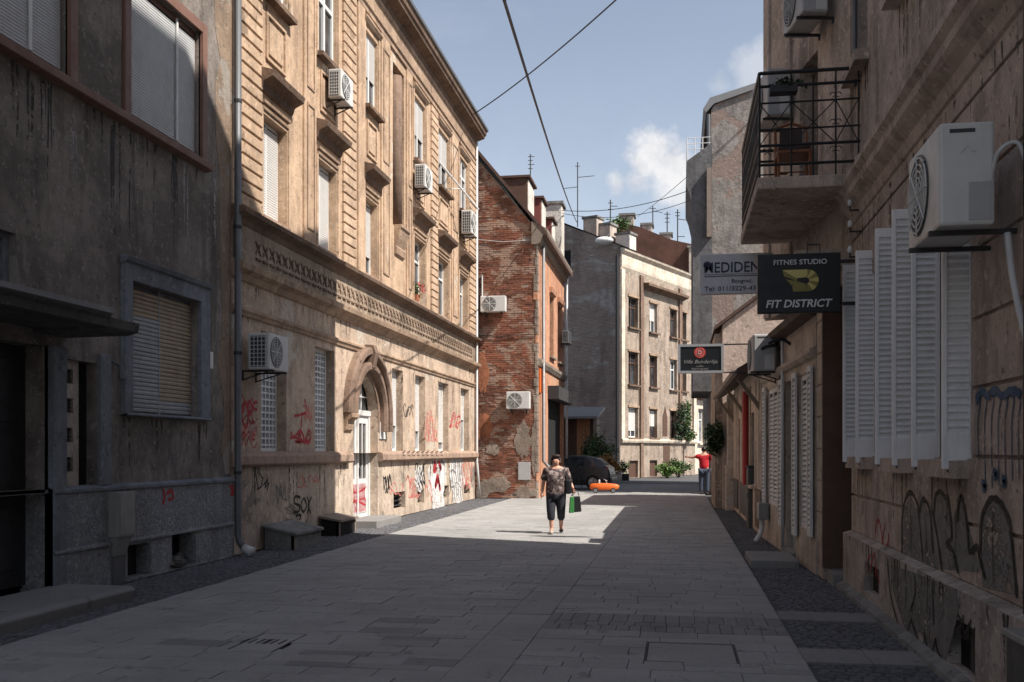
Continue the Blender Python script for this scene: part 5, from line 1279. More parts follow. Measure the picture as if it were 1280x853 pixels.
# near air conditioner with its hose, standing on a shelf
ac = make_ac("air_conditioner", "large air conditioner above the louvred shutters with white hose down the wall", (XR, 6.62 + .43, 3.06), -pi / 2, L=.86, H=.68, D=.33, off=.20, mat="ac_white", logo=True, strut=False)
MB().box(FR, 6.55, 7.55, 3.035, 3.062, 0, .56).build("shelf", "dark_metal", ac) if False else None
MB().tube(curve([(XR - .10, 6.72, 3.05), (XR - .09, 6.62, 2.7), (XR - .08, 6.35, 2.25), (XR - .08, 6.0, 1.95), (XR - .08, 5.6, 1.9)], 8), .022, 8).build("drain_hose", "pipe_white", r1, smooth=True)
MB().tube(curve([(XR - .22, 6.66, 3.34), (XR - .20, 6.56, 3.52), (XR - .10, 6.52, 3.56), (XR - .07, 6.42, 3.36), (XR - .06, 6.3, 3.24), (XR - .05, 6.1, 3.22)], 8), .014, 8).build("refrigerant_pipe", "pipe_white", r1, smooth=True)
make_ac("air_conditioner", "air conditioner on the upper wall beside the window over the balcony", FB.p(1.0, 7.35, 0), atan2(FB.n.y, FB.n.x) + pi / 2, L=.85, H=.66, D=.34, off=.12, mat="ac_grey", strut=False)
make_ac("air_conditioner", "air conditioner at balcony level behind the iron railing", FB.p(2.75, 6.6, 0), atan2(FB.n.y, FB.n.x) + pi / 2, L=.85, H=.72, D=.34, off=.08, mat="ac_grey", strut=False)

# chair and flower box on the balcony
ch = thing("wooden_chair", "wooden chair with dark padded seat and back on the iron balcony", "chair", (1.42, 12.95, bz1), world=False)
MB().box(WORLD, -.21, .21, .42, .46, -.21, .21).build("seat_frame", "chair_wood", ch, bevel=.008); MB().box(WORLD, -.2, .2, .46, .52, -.2, .2).build("seat", "leather_dark", ch, bevel=.02)
for sx in (-.19, .19):
    MB().tube([(sx, -.19, 0), (sx, -.19, .42)], [.016, .022], 8).build("leg", "chair_wood", ch); MB().tube([(sx, .19, 0), (sx, .19, .5), (sx * 1.02, .25, .88)], [.016, .022, .018], 8).build("leg", "chair_wood", ch)
MB().box(WORLD, -.14, .14, .52, .84, .215, .245).build("backrest", "leather_dark", ch, bevel=.012)
MB().tube(curve([(-.19, .25, .86), (-.08, .25, .90), (0, .25, .92), (.08, .25, .90), (.19, .25, .86)], 4), .02, 8).build("top_rail", "chair_wood", ch, smooth=True)
for z in (.18, .30): MB().tube([(-.19, -.19, z), (.19, -.19, z)], .010, 6).build("stretcher", "chair_wood", ch)
fb = thing("flower_box", "dark flower box with trailing plants hung on the balcony railing", "plant", (1.22, bY0 - .06, 5.96))
MB().box(WORLD, 1.08, 1.40, 5.95, 6.04, bY0 - .02, bY0 + .14).build("box", "dark_metal", fb, bevel=.01); leaves((1.24, bY0 + .05, 6.07), (.20, .10, .06), 130, .07, 8).build("foliage", "leaf_dark", fb, fix=False)

# dark cabinet at the near edge of the right wall
ub = thing("utility_cabinet", "dark utility cabinet with pale lid against the sprayed plinth", "cabinet", (1.9, 5.75, 0))
MB().box(WORLD, 1.78, 2.02, -.02, .66, 5.0, onX(1262, HZ, 1.80).y).build("casing", "cabinet_grey", ub, bevel=.01); MB().box(WORLD, 1.765, 2.02, .66, .70, 4.98, onX(1262, HZ, 1.80).y + .02).build("lid", "meter_box", ub, bevel=.006)

# ================================================================== RIGHT: single-storey shop
SA, SB = Vector((1.83, 13.93, 0)), Vector((1.60, 19.4, 0))
FSh = Fr(SA[:2], (SB - SA)[:2], (-(SB - SA).y, (SB - SA).x)); SL = (SB - SA).length
r2_ = thing("low_shop", "low one storey shop with slatted white shutters under the balcony house", "building", (2.6, 16.6, 0))
holes = [(.35, 1.35, .55, 2.78), (1.75, 2.75, .0, 2.78), (3.2, 4.9, .7, 2.78)]
m = MB(); wall_mesh(m, FSh, 0, SL, 0, 3.56, holes, .18); shell(m, FSh, 0, SL, 0, 3.56, 5); m.build("wall", "shop_wall", r2_)
MB().prism(FSh, [(0, 2.93), (.05, 2.95), (.09, 3.0), (.09, 3.05), (0, 3.09)], 0, SL).build("ledge", "shop_wall", r2_, bevel=.006)
MB().prism(FSh, [(0, 3.5), (.18, 3.54), (.22, 3.62), (-4.5, 4.3), (-4.5, 3.5)], -.0, SL).build("roof", "roof_tile", r2_)
def slat_shutter(u0, u1, z0, z1, d, mat="shop_shutter"):
    m = MB(); t = .035; m.box(FSh, u0, u0 + .05, z0, z1, d, d + t); m.box(FSh, u1 - .05, u1, z0, z1, d, d + t); m.box(FSh, u0 + .05, u1 - .05, z0, z0 + .08, d + .001, d + t - .001); m.box(FSh, u0 + .05, u1 - .05, z1 - .08, z1, d + .001, d + t - .001)
    s = m.build("shutter", mat, r2_, bevel=.003)
    n = int((z1 - z0 - .16) / .075); me = MB().prism(FSh, [(d + .004, 0), (d + .03, .012), (d + .03, .022), (d + .004, .064)], u0 + .05, u1 - .05).mesh("slat"); me.materials.append(MATS[mat])
    for i in range(n): o = put("slat", me, s); o.location = (0, 0, z0 + .08 + i * .075)
slat_shutter(.05, .35, .50, 2.84, .03); slat_shutter(.37, .84, .55, 2.78, -.06); slat_shutter(.86, 1.33, .55, 2.78, -.058); slat_shutter(1.37, 1.72, .40, 2.84, .03)
slat_shutter(2.78, 3.16, .45, 2.84, .032); slat_shutter(3.2, 3.75, .7, 2.78, -.05); slat_shutter(3.77, 4.32, .7, 2.78, -.048); slat_shutter(4.34, 4.88, .7, 2.78, -.05); slat_shutter(4.92, 5.3, .45, 2.84, .03)
MB().box(FSh, 1.77, 2.73, .12, 2.76, -.16, -.11).build("door", "slat_grey", r2_); q = r2_.children[-1]
MB().box(FSh, 1.9, 2.2, 1.1, 2.5, -.109, -.10).build("pane", "pane", q); MB().box(FSh, 2.3, 2.6, 1.1, 2.5, -.109, -.10).build("pane", "pane", q); MB().box(FSh, 2.22, 2.26, 1.0, 1.2, -.11, -.05).build("handle", "dark_metal", q)
MB().box(FSh, 1.7, 2.8, -.03, .12, -.16, .05).build("threshold", "step_stone", r2_, bevel=.01)
for u in (2.72,): MB().tube([FSh.p(u, .1, .05), FSh.p(u, 3.5, .05)], .028, 8).build("downpipe", "pipe_white", r2_, smooth=True)
for u in (2.2, 3.1): MB().tube(curve([FSh.p(u, 3.34, 0), FSh.p(u, 3.42, .12), FSh.p(u, 3.40, .26), FSh.p(u, 3.36, .34)], 5), [.026] * 16, 8).build("lamp_arm", "black_metal", r2_, smooth=True)
MB().tube([FSh.p(3.0, 3.0, .05), FSh.p(3.0, 3.35, .1)], .03, 6).build("bracket", "dark_metal", r2_)
# stone step on the walk
q0, q1 = onZ(935, 708, 0), onZ(950, 686, .12)
st = thing("stone_step", "low stone step on the cobbles before the shop door", "step", (1.35, 15.4, 0))
MB().box(WORLD, 1.03, 1.70, -.03, .10, q0.y - .1, q0.y + 1.25).build("slab", "step_stone", st, bevel=.015); MB().box(WORLD, 1.10, 1.72, -.03, .0, q0.y - .05, q0.y + 1.2).build("riser", "concrete", st) if False else None
# wall meter with its pipe
mt = thing("gas_meter", "small grey meter box on a bent pipe beside slatted shutters", "meter box", FSh.p(4.9, 0, .15))
MB().box(FSh, 4.6, 4.95, .42, .72, .02, .2).build("casing", "meter_box", mt, bevel=.01); MB().tube(curve([FSh.p(4.78, .44, .12), FSh.p(4.75, .2, .14), FSh.p(4.6, .02, .26)], 5), .045, 8).build("pipe", "pipe_white", mt, smooth=True)
make_ac("air_conditioner", "air conditioner on the shop wall over the slatted shutters", FSh.p(3.6, 2.98, 0), atan2(FSh.n.y, FSh.n.x) + pi / 2, L=.85, H=.64, D=.36, off=.10, mat="ac_grey")

# ================================================================== RIGHT: cottage with deep eaves
EA, EB = Vector((1.60, 19.45, 0)), Vector((1.56, 28.9, 0))
FEv = Fr(EA[:2], (EB - EA)[:2], (-(EB - EA).y, (EB - EA).x)); EL = (EB - EA).length
r3 = thing("eaves_cottage", "low cottage with deep timber eaves and beige boarded front", "building", (2.6, 24, 0))
m = MB(); wall_mesh(m, FEv, 0, EL, 0, 3.4, [(2.0, 3.1, .95, 2.5), (6.4, 7.4, .02, 2.5)], .15); shell(m, FEv, 0, EL, 0, 3.4, 6); m.build("wall", "pink_gable", r3)
window(r3, FEv, 2.0, 3.1, .95, 2.5, rec=.15, frame="wood_brown", pane="pane", sill=(.1, .08, .05, "shop_wall"))
MB().box(FEv, 6.4, 7.4, .02, 2.5, -.15, -.1).build("door", "wood_brown", r3)
u = .3; k = 0
while u < EL - .5:
    b = .34
    if not (1.7 < u < 3.1 or 6.1 < u < 7.4): MB().box(FEv, u, u + b, .9, 3.1, -.01, .03 + .012 * (k % 2)).build("board", "shop_wall" if k % 3 else "right_upper", r3, bevel=.004); MB().box(FEv, u, u + b, .12, .88, -.01, .034).build("board", "cabinet_grey" if u > 3 else "wood_brown", r3)
    u += b + .02; k += 1
MB().tube([FEv.p(3.5, .9, .10), FEv.p(3.5, 3.0, .10)], .07, 8).build("painted_post", "red_pipe", r3)
m = MB(); ov = .50; m.prism(FEv, [(ov, 3.13), (ov, 3.24), (-3, 5.3), (-6, 3.6), (-6, 3.4), (-3, 5.1)], 0, EL + .12); m.build("roof", "roof_tile", r3)
rf3 = r3.children[-1]
for k in range(12): u = .35 + k * .8; MB().prism(FEv, [(ov - .04, 3.09), (ov - .04, 3.14), (-.02, 3.50), (-.02, 3.40)], u, u + .09).build("rafter", "wood_old", rf3)
for u in (.6, 4.6, EL - .3): MB().prism(FEv, [(0.03, 2.45), (.03, 2.6), (ov - .1, 3.1), (ov - .02, 3.1)], u, u + .08).build("eave_brace", "wood_old", r3)
MB().prism(FEv, [(ov, 3.12), (ov + .08, 3.13), (ov + .09, 3.21), (ov, 3.2)], 0, EL + .1).build("gutter", "wood_old", r3)
MB().box(FEv, EL - .25, EL + .1, -.03, 3.25, -.0, .20).build("corner_post", "chimney_beige", r3, bevel=.01)
MB().box(FEv, EL - .27, EL + .12, -.03, 1.25, -.0, .24).build("post_base", "shop_wall", r3, bevel=.01)
# dark cabinet by the wall
dc = thing("street_cabinet", "tall dark grey distribution cabinet standing before the boarded cottage", "cabinet", (1.42, 20.6, 0))
q = onZ(945, 660); cx, cy = q.x, q.y
MB().box(WORLD, cx - .16, cx + .22, -.03, 1.30, cy, cy + .55).build("casing", "cabinet_grey", dc, bevel=.012); MB().box(WORLD, cx - .18, cx + .24, 1.30, 1.34, cy - .02, cy + .57).build("lid", "dark_metal", dc); MB().box(WORLD, cx - .172, cx - .16, .08, 1.24, cy + .03, cy + .52).build("door", "cabinet_grey", dc, bevel=.004); MB().box(WORLD, cx - .19, cx - .172, .62, .75, cy + .07, cy + .1).build("handle", "pipe_grey", dc)
# hanging plant at the far end of the eaves
hb = thing("hanging_plant", "bushy dark green plant hanging from the cottage eaves", "plant", (1.0, 28.6, 1.4))
c = onW(894, 548, 28.6)
leaves(c, (.24, .26, .50), 1500, .11, 14, hollow=.3, drop=.6).build("foliage", "leaf_dark", hb, fix=False); MB().tube([(c.x, c.y, c.z + .1), (c.x, c.y, 3.2)], .01, 6).build("hanger", "dark_metal", hb); MB().tube([(c.x, c.y, c.z - .12), (c.x, c.y, c.z + .12)], [.12, .17], 12).build("basket", "wood_brown", hb)

# ================================================================== RIGHT: pink gabled house behind
r4 = thing("gabled_house", "pinkish plain gabled house rising behind the cottage roof", "building", (3, 30.5, 0))
PY = 29.2; F4 = Fr((0, PY), (1, 0), (0, -1))
def P4(x, y): p = onY(x, y, PY); return p.x, p.z
e4 = P4(901, 406); a4 = P4(950, 370); sl4 = (a4[1] - e4[1]) / (a4[0] - e4[0]); ax = e4[0] + 3.2
MB().plate(F4, [(e4[0] + .05, 0), (e4[0] + 6.4, 0), (e4[0] + 6.4, e4[1]), (ax, e4[1] + 3.2 * sl4), (e4[0] + .05, e4[1])], -6.6, 0).build("wall", "pink_gable", r4)
m = MB(); Fq = F4; t = .12
m.plate(F4, [(e4[0] - .18, e4[1] - .18 * sl4 - .02), (ax, e4[1] + 3.2 * sl4 + .02), (ax, e4[1] + 3.2 * sl4 + .02 + t), (e4[0] - .18, e4[1] - .18 * sl4 + t - .04)], -6.7, .12); m.plate(F4, [(ax, e4[1] + 3.2 * sl4 + .02), (e4[0] + 6.6, e4[1] - .1), (e4[0] + 6.6, e4[1] + .02), (ax, e4[1] + 3.2 * sl4 + .14)], -6.7, .12); m.build("roof", "roof_tile", r4)
a, b = P4(896, 430), P4(906, 412); MB().box(F4, a[0] - .05, e4[0] + .05, 0, a[1] + .3, -3.2, -.1).build("annex", "far_ochre", r4)

# ================================================================== RIGHT: tall grey house with overhanging bay
r5 = thing("grey_house", "tall grey weathered house with overhanging upper bay and roof railing", "building", (3, 40, 0))
TY = 39.0; F5b = Fr((0, TY), (1, 0), (0, -1))
def P5(x, y): p = onY(x, y, TY); return p.x, p.z
tl = P5(889, 138); tr = P5(953, 109); x5 = tl[0]
MB().plate(F5b, [(x5, 0), (9, 0), (9, tr[1] + 1.5), (tr[0] + 1.2, tr[1] + 1.7), tr, (tl[0] + .12, tl[1] + .2), tl], -13, 0).build("wall", "grey_tower", r5)
MB().plate(F5b, [(tl[0] - .2, tl[1] - .1), (tl[0] + .1, tl[1] + .22), tr, (tr[0] + 1.2, tr[1] + 1.72), (tr[0] + 1.2, tr[1] + 1.95), (tr[0] - .05, tr[1] + .2), (tl[0] - .05, tl[1] + .45), (tl[0] - .3, tl[1] + .05)], -13.2, .1).build("roof_edge", "roof_metal", r5)
pts5 = [P5(866, 490), P5(889, 490), P5(889, 182), P5(858, 205), P5(858, 236), P5(862, 246), P5(866, 264)]
pts5[1] = (x5 + .02, pts5[1][1]); pts5[2] = (x5 + .02, pts5[2][1])
MB().plate(F5b, pts5, -5, .35).build("overhanging_bay", "bay_grey", r5)
by = r5.children[-1]
MB().box(F5b, x5 - .18, x5 + .0, P5(880, 300)[1], P5(880, 215)[1], .3, .55).build("bay_column", "wood_old", by)
a, b = P5(859, 176), P5(888, 176)
for z in (a[1], a[1] - .22, a[1] - .44): MB().tube([F5b.p(a[0], z, .3), F5b.p(b[0], z, .3)], .014, 6).build("roof_rail", "white_paint", by); MB().tube([F5b.p(a[0], z, .3), F5b.p(a[0], z, -4.5)], .014, 6).build("roof_rail", "white_paint", by)
for t in (0, .33, .66): x = a[0] + (b[0] - a[0]) * t; MB().tube([F5b.p(x, P5(859, 206)[1], .3), F5b.p(x, a[1], .3)], .016, 6).build("rail_post", "white_paint", by)
MB().tube([F5b.p(x5 - .1, tl[1] - .2, .12), F5b.p(x5 - .1, P5(880, 490)[1], .12)], .07, 8).build("downpipe", "pipe_grey", r5)
for k in range(4):
    MB().box(WORLD, x5 - .03, x5 + .0, 1.0, 2.8, TY + 1.6 + k * 3, TY + 2.7 + k * 3).build("window", "pane", r5)

# ================================================================== hanging signs
def sign_box(name, label, x0, x1, y0, y1, w, th, mat, frame=None):
    a = onW(x0, y0, w); Y = onW((x0 + x1) / 2, y0, w).y
    A, B = onY(x0, (y0 + y1) / 2, Y), onY(x1, (y0 + y1) / 2, Y); zt, zb = onY((x0 + x1) / 2, y0, Y).z, onY((x0 + x1) / 2, y1, Y).z
    t = thing(name, label, "sign", ((A.x + B.x) / 2, Y, zb)); F_ = Fr((0, Y), (1, 0), (0, -1))
    MB().box(F_, A.x, B.x, zb, zt, -th, 0).build("panel", mat, t, bevel=.008)
    if frame:
        m = MB(); e = .035
        m.box(F_, A.x - .01, B.x + .01, zt - e, zt + .01, -th - .005, .012); m.box(F_, A.x - .01, B.x + .01, zb - .01, zb + e, -th - .005, .012); m.box(F_, A.x - .01, A.x + e, zb + e, zt - e, -th - .005, .0118); m.box(F_, B.x - e, B.x + .01, zb + e, zt - e, -th - .005, .0118); m.build("frame", frame, t)
    return t, F_, A.x, B.x, zb, zt
def lettering(t, F_, s, u, z, width, height, mat, d=.004, shear=0, bold=0.0, spacing=1.0):
    me = text_mesh(s, 1.0, .004, shear, bold, spacing)
    xs = [v.co.x for v in me.vertices]; ys = [v.co.y for v in me.vertices]
    sx = width / (max(xs) - min(xs)); sy = height / (max(ys) - min(ys)); cx, cy = (max(xs) + min(xs)) / 2, (max(ys) + min(ys)) / 2
    for v in me.vertices: q = F_.p(u + (v.co.x - cx) * sx, z + (v.co.y - cy) * sy, d + v.co.z); v.co = q
    me.materials.clear(); me.materials.append(MATS[mat]); return put("lettering", me, t)
t, F_, a, b, zb, zt = sign_box("hanging_sign", "black hanging sign reading FIT DISTRICT with a gold emblem", 947, 1051, 317, 391, 11.75, .09, "sign_black")
w_, h_ = b - a, zt - zb; U = lambda f: a + w_ * f; Zf = lambda f: zb + h_ * f
lettering(t, F_, "FITNES STUDIO", U(.515), Zf(.855), w_ * .64, h_ * .085, "letter_white", bold=.008)
lettering(t, F_, "FIT DISTRICT", U(.50), Zf(.155), w_ * .80, h_ * .135, "letter_white", shear=.22, bold=.02)
m = MB(); c, r = (U(.60), Zf(.54)), h_ * .185
arcp = [(c[0] + r * 1.0 * cos(q), c[1] + r * sin(q)) for q in [(-pi / 2 + pi * k / 20) for k in range(21)]]
inn = [(c[0] - .01 + r * .26 * cos(q), c[1] + r * .26 * sin(q)) for q in [(-pi / 2 + pi * k / 20) for k in range(21)]]
for k in range(20): m = MB(); m.plate(F_, [arcp[k], arcp[k + 1], inn[k + 1], inn[k]], .0, .006); m.build("emblem_segment", "letter_gold" if (k // 3) % 2 else "letter_gold_dark", t)
for P, mt_ in (([(U(.30), Zf(.725)), (c[0], Zf(.725)), (c[0], c[1] + r * .3), (U(.47), Zf(.58))], "letter_gold"), ([(U(.30), Zf(.725)), (U(.47), Zf(.58)), (U(.48), Zf(.53)), (U(.32), Zf(.62))], "letter_gold_dark"), ([(U(.34), Zf(.57)), (U(.50), Zf(.52)), (c[0] - .02, c[1] - r * .3), (c[0], c[1] - r), (U(.43), Zf(.355)), (U(.42), Zf(.45))], "letter_gold_dark")):
    MB().plate(F_, P, 0, .0062).build("emblem_segment", mt_, t)
MB().box(F_, b, 2.2, zt - .12, zt - .08, -.06, -.03).build("bracket", "black_metal", t); MB().box(F_, b, 2.2, zb + .08, zb + .12, -.06, -.03).build("bracket", "black_metal", t)
m = MB(); m.box(F_, U(.60), U(.61), zt, zt + .10, -.06, -.03); m.box(F_, U(.75), U(.76), zt, zt + .10, -.06, -.03); m.box(F_, U(.60), U(.76), zt + .10, zt + .115, -.06, -.03); m.build("hanger", "black_metal", t)

t, F_, a, b, zb, zt = sign_box("hanging_sign", "white box sign reading MEDIDENT partly behind the black sign", 875, 966, 317, 367, 15.0, .12, "sign_white")
w_, h_ = b - a, zt - zb
lettering(t, F_, "MEDIDENT", U(.50), Zf(.66), w_ * .88, h_ * .26, "letter_dark", bold=.012)
MB().box(F_, U(.06), U(.94), Zf(.43), Zf(.45), 0, .004).build("rule", "letter_dark", t); MB().box(F_, U(.06), U(.94), Zf(.48), Zf(.49), 0, .004).build("rule", "letter_dark", t)
lettering(t, F_, "Beograd,", U(.58), Zf(.30), w_ * .28, h_ * .13, "letter_dark")
lettering(t, F_, "Tel: 011/3229-431, T", U(.50), Zf(.12), w_ * .88, h_ * .13, "letter_dark")
MB().box(F_, b, 1.75, zt - .14, zt - .10, -.08, -.04).build("bracket", "dark_metal", t); MB().box(F_, b, 1.75, zb + .1, zb + .14, -.08, -.04).build("bracket", "dark_metal", t)
m = MB(); m.disc_ring(F_.p(U(.10), Zf(.72), .004), (0, -1, 0), .0, h_ * .10, .004, 12); m.build("emblem", "letter_dark", t)

t, F_, a, b, zb, zt = sign_box("hanging_sign", "black framed hanging sign with a round red seal and script", 848, 904, 431, 466, 18.0, .08, "sign_black", "sign_frame")
w_, h_ = b - a, zt - zb
m = MB(); m.disc_ring(F_.p(U(.48), Zf(.72), .0), (0, -1, 0), 0, h_ * .20, .006, 28); m.build("seal", "letter_red", t)
m = MB(); m.disc_ring(F_.p(U(.48), Zf(.72), .006), (0, -1, 0), h_ * .13, h_ * .145, .003, 24); m.build("seal_ring", "letter_soft", t)
lettering(t, F_, "D", U(.48), Zf(.72), h_ * .10, h_ * .13, "letter_white", d=.008)
lettering(t, F_, "Villa Bunderlija", U(.50), Zf(.37), w_ * .74, h_ * .17, "letter_soft", shear=.35)
lettering(t, F_, "caffe", U(.48), Zf(.23), w_ * .16, h_ * .06, "letter_soft"); lettering(t, F_, "RESTORAN", U(.48), Zf(.13), w_ * .36, h_ * .07, "letter_soft")
for z in (zt + .0, zb + .0): MB().tube([F_.p(b, z, -.04), F_.p(1.66, z, -.04)], .014, 6).build("bracket", "black_metal", t)

# ================================================================== yard beyond the brick house: shed, car, bicycle, planting
sh = thing("timber_shed", "dark timber shed with metal roof and an orange lit board panel", "shed", (-6, 50, 0))
SYY = 50.0; FSd = Fr((0, SYY), (1, 0), (0, -1))
def PS(x, y): p = onY(x, y, SYY); return p.x, p.z
sx0, sx1 = -9.0, PS(742, 560)[0]; szt = PS(725, 523)[1]
MB().box(FSd, sx0, sx1, 0, szt, -4, -.05).build("wall", "wood_old", sh)
u = sx0; 
while u < sx1 - .05:
    b = min(u + .22, sx1); inp = PS(720, 0)[0] < (u + b) / 2 < PS(735, 0)[0]
    MB().box(FSd, u, b - .015, .02, szt - .05, -.05, -.01 + (.01 if int(u * 7) % 2 else 0)).build("board", "wood_warm" if inp else "wood_brown", sh); u += .22
a, b = PS(706, 516), PS(749, 524)
MB().prism(FSd, [(1.0, szt - .05), (1.0, szt + .06), (-4.2, szt + .75), (-4.2, szt + .62)], sx0, b[0]).build("roof", "roof_metal", sh)
for x in (PS(746, 0)[0], -6.6): MB().box(FSd, x - .06, x + .06, 0, szt + .0, .80, .92).build("post", "wood_old", sh)

def shrub(name, label, pos, rad, n, size, mat, seed, stem=.3):
    t = thing(name, label, "shrub", (pos[0], pos[1], 0)); c = Vector((pos[0], pos[1], stem + rad[2]))
    for k in range(4):
        a = k * 1.7; MB().tube([(pos[0] + .05 * cos(a), pos[1] + .05 * sin(a), -.03), (pos[0] + rad[0] * .3 * cos(a), pos[1] + rad[1] * .3 * sin(a), stem + rad[2]), (pos[0] + rad[0] * .6 * cos(a), pos[1] + rad[1] * .6 * sin(a), stem + rad[2] * 1.6)], [.03, .02, .008], 6).build("stem", "bark", t)
    leaves(c, rad, n, size, seed, hollow=.35).build("foliage", mat, t, fix=False); return t
q = onW(748, 600, 48.5); shrub("shrub", "green leafy shrub behind the dark parked car", (q.x, q.y), (.75, .6, .95), 2200, .13, "leaf_green", 3, .5)
q = onW(757, 600, 47.0); shrub("shrub", "rusty orange and yellow shrub leaning by the tail of the car", (q.x, q.y), (.62, .5, .42), 1500, .12, "leaf_autumn", 5, .55)
q = onW(737, 600, 49.0); shrub("shrub", "dark shrub beside the orange board panel of the shed", (q.x, q.y), (.45, .4, .8), 1000, .12, "leaf_dark", 9, .6)
q = onW(834, 598, 60.5); shrub("shrub", "bright green low bush at the foot of the ochre house", (q.x, q.y), (.62, .5, .36), 1300, .13, "leaf_bright", 6, .1)
q = onW(848, 598, 62.0); shrub("shrub", "darker green bush beside the bright one below the ivy", (q.x, q.y), (.7, .5, .5), 1300, .14, "leaf_green", 7, .1)
iv = thing("climbing_ivy", "ivy hanging around the ground floor windows of the ochre house", "plant", FF.p(onF(FF, 850, 540)[0], 2.3, .2))
for i, (x, y, ru, rz) in enumerate(((847, 525, .75, 1.1), (856, 523, .55, 1.0), (849, 541, 1.1, .5), (857, 545, .7, .6))):
    u, z = onF(FF, x, y); leaves(FF.p(u, z, .25), (ru * .6, ru * .9, rz), 700, .15, 20 + i, hollow=.2, drop=.5).build("foliage", "leaf_green" if i % 2 else "leaf_dark", iv, fix=False)
u = onF(FF, 853, 540)[0]; MB().tube([FF.p(u, 0, .1), FF.p(u - .1, 2.2, .12), FF.p(u + .2, 4, .12)], [.05, .04, .02], 6).build("stem", "bark", iv)
q = onW(773, 598, 56); pt = thing("planter", "pale stone planter with small green plant by the grey gable", "planter", (q.x, q.y, 0))
MB().box(WORLD, q.x - .75, q.x + .2, -.03, .50, q.y - .4, q.y + .4).build("trough", "chimney_white", pt, bevel=.03); leaves((q.x + .3, q.y, .75), (.25, .25, .35), 350, .12, 2).build("foliage", "leaf_green", pt, fix=False); MB().box(WORLD, q.x + .22, q.x + .6, -.03, .36, q.y - .3, q.y + .2).build("pot", "dark_metal", pt, bevel=.02)

def wheel(parent, x, y, r, w, rimmat="rim"):
    m = MB(); prof = [(-w / 2, r * .66), (-w / 2, r * .93), (-w * .36, r), (w * .36, r), (w / 2, r * .93), (w / 2, r * .66)]; n = 24; K = len(prof)
    m.add([(x + q * cos(2 * pi * k / n), y + o, r + q * sin(2 * pi * k / n)) for k in range(n) for o, q in prof], [(k * K + j, k * K + j + 1, ((k + 1) % n) * K + j + 1, ((k + 1) % n) * K + j) for k in range(n) for j in range(K - 1)])
    t = m.build("wheel", "rubber", parent, smooth=False)
    s = -1 if y < 0 else 1; m = MB(); m.disc_ring((x, y + s * w * .30, r), (0, s, 0), 0, r * .67, .02, 20)
    for k in range(5): a = 2 * pi * k / 5; m.tube([(x, y + s * w * .42, r), (x + r * .6 * cos(a), y + s * w * .42, r + r * .6 * sin(a))], r * .07, 6)
    m.build("rim", rimmat, t); return t
carloc = onZ(766, 612.5); car = thing("parked_car", "dark hatchback car parked side on beyond the brick house", "car", (carloc.x - 2.02, carloc.y + .85, 0), world=False)
car.rotation_euler = (0, 0, radians(-6))
stn = [(-2.0, .30, .52, .60, .70, .66), (-1.93, .22, .62, .70, .78, .72), (-1.6, .20, .74, .80, .84, .74), (-1.0, .19, .86, .93, .86, .72), (-.72, .19, .92, .99, .86, .70), (-.1, .19, .94, 1.38, .86, .60), (.35, .19, .95, 1.46, .86, .60), (.95, .19, .96, 1.44, .86, .59), (1.4, .20, .97, 1.34, .85, .58), (1.72, .24, .96, 1.06, .83, .64), (1.92, .30, .88, .94, .80, .66), (2.0, .36, .60, .66, .76, .66)]
m = MB(); K = 8; vs = []
for (x, zb_, zw, zr, w, wr) in stn:
    vs += [(x, -w * .92, zb_), (x, -w, zb_ + .22), (x, -w * .985, zw), (x, -wr, zr), (x, wr, zr), (x, w * .985, zw), (x, w, zb_ + .22), (x, w * .92, zb_)]
fs = [(i * K + j, i * K + (j + 1) % K, (i + 1) * K + (j + 1) % K, (i + 1) * K + j) for i in range(len(stn) - 1) for j in range(K)] + [tuple(range(K)), tuple(range((len(stn) - 1) * K, len(stn) * K))]
m.add(vs, fs); body = m.build("body", "car_paint", car, smooth=False, bevel=.05)
def side(x, f, s):
    for a, b in zip(stn, stn[1:]):
        if a[0] <= x <= b[0]:
            t = (x - a[0]) / (b[0] - a[0]); g = [p + (q - p) * t for p, q in zip(a, b)]
            y = g[4] * .985 + (g[5] - g[4] * .985) * f; return (x, s * (y + .008), g[2] + (g[3] - g[2]) * f)
for s in (-1, 1):
    for (xa, xb, xc, xd) in ((-.52, .18, .18, -.02), (.24, .86, .86, .24), (.92, 1.36, 1.2, .92)):
        MB().add([side(xa, .12, s), side(xb, .12, s), side(xc, .84, s), side(xd, .84, s)], [(0, 1, 2, 3)]).build("side_window", "pane", car, fix=False)
    MB().box(WORLD, 1.80, 1.93, .66, .92, s * .70 - .09, s * .70 + .09).build("tail_light", "tail_red", car, bevel=.02)
    MB().box(WORLD, -1.95, -1.82, .60, .74, s * .58 - .12, s * .58 + .12).build("headlight", "rim", car, bevel=.02)
    MB().ell((-.45, s * .95, 1.0), (.10, .09, .07), 10, 6).build("mirror", "car_paint", car, smooth=True)
    for x in (.12, .68): MB().box(WORLD, x - .08, x + .08, .86, .885, s * .862 - .012, s * .862 + .012).build("door_handle", "car_paint", car)
    for x in (-1.28, 1.28): wheel(car, x, s * .80, .31, .19)
MB().box(WORLD, 1.95, 1.985, .62, .74, -.26, .26).build("number_plate", "sign_white", car)
MB().box(WORLD, 1.96, 2.06, .34, .52, -.7, .7).build("bumper", "car_paint", car, bevel=.04)
MB().hexa([(1.44, -.48, 1.28), (1.44, .48, 1.28), (1.70, .54, 1.05), (1.70, -.54, 1.05), (1.47, -.48, 1.31), (1.47, .48, 1.31), (1.73, .54, 1.085), (1.73, -.54, 1.085)]).build("rear_window", "ac_dark", car)

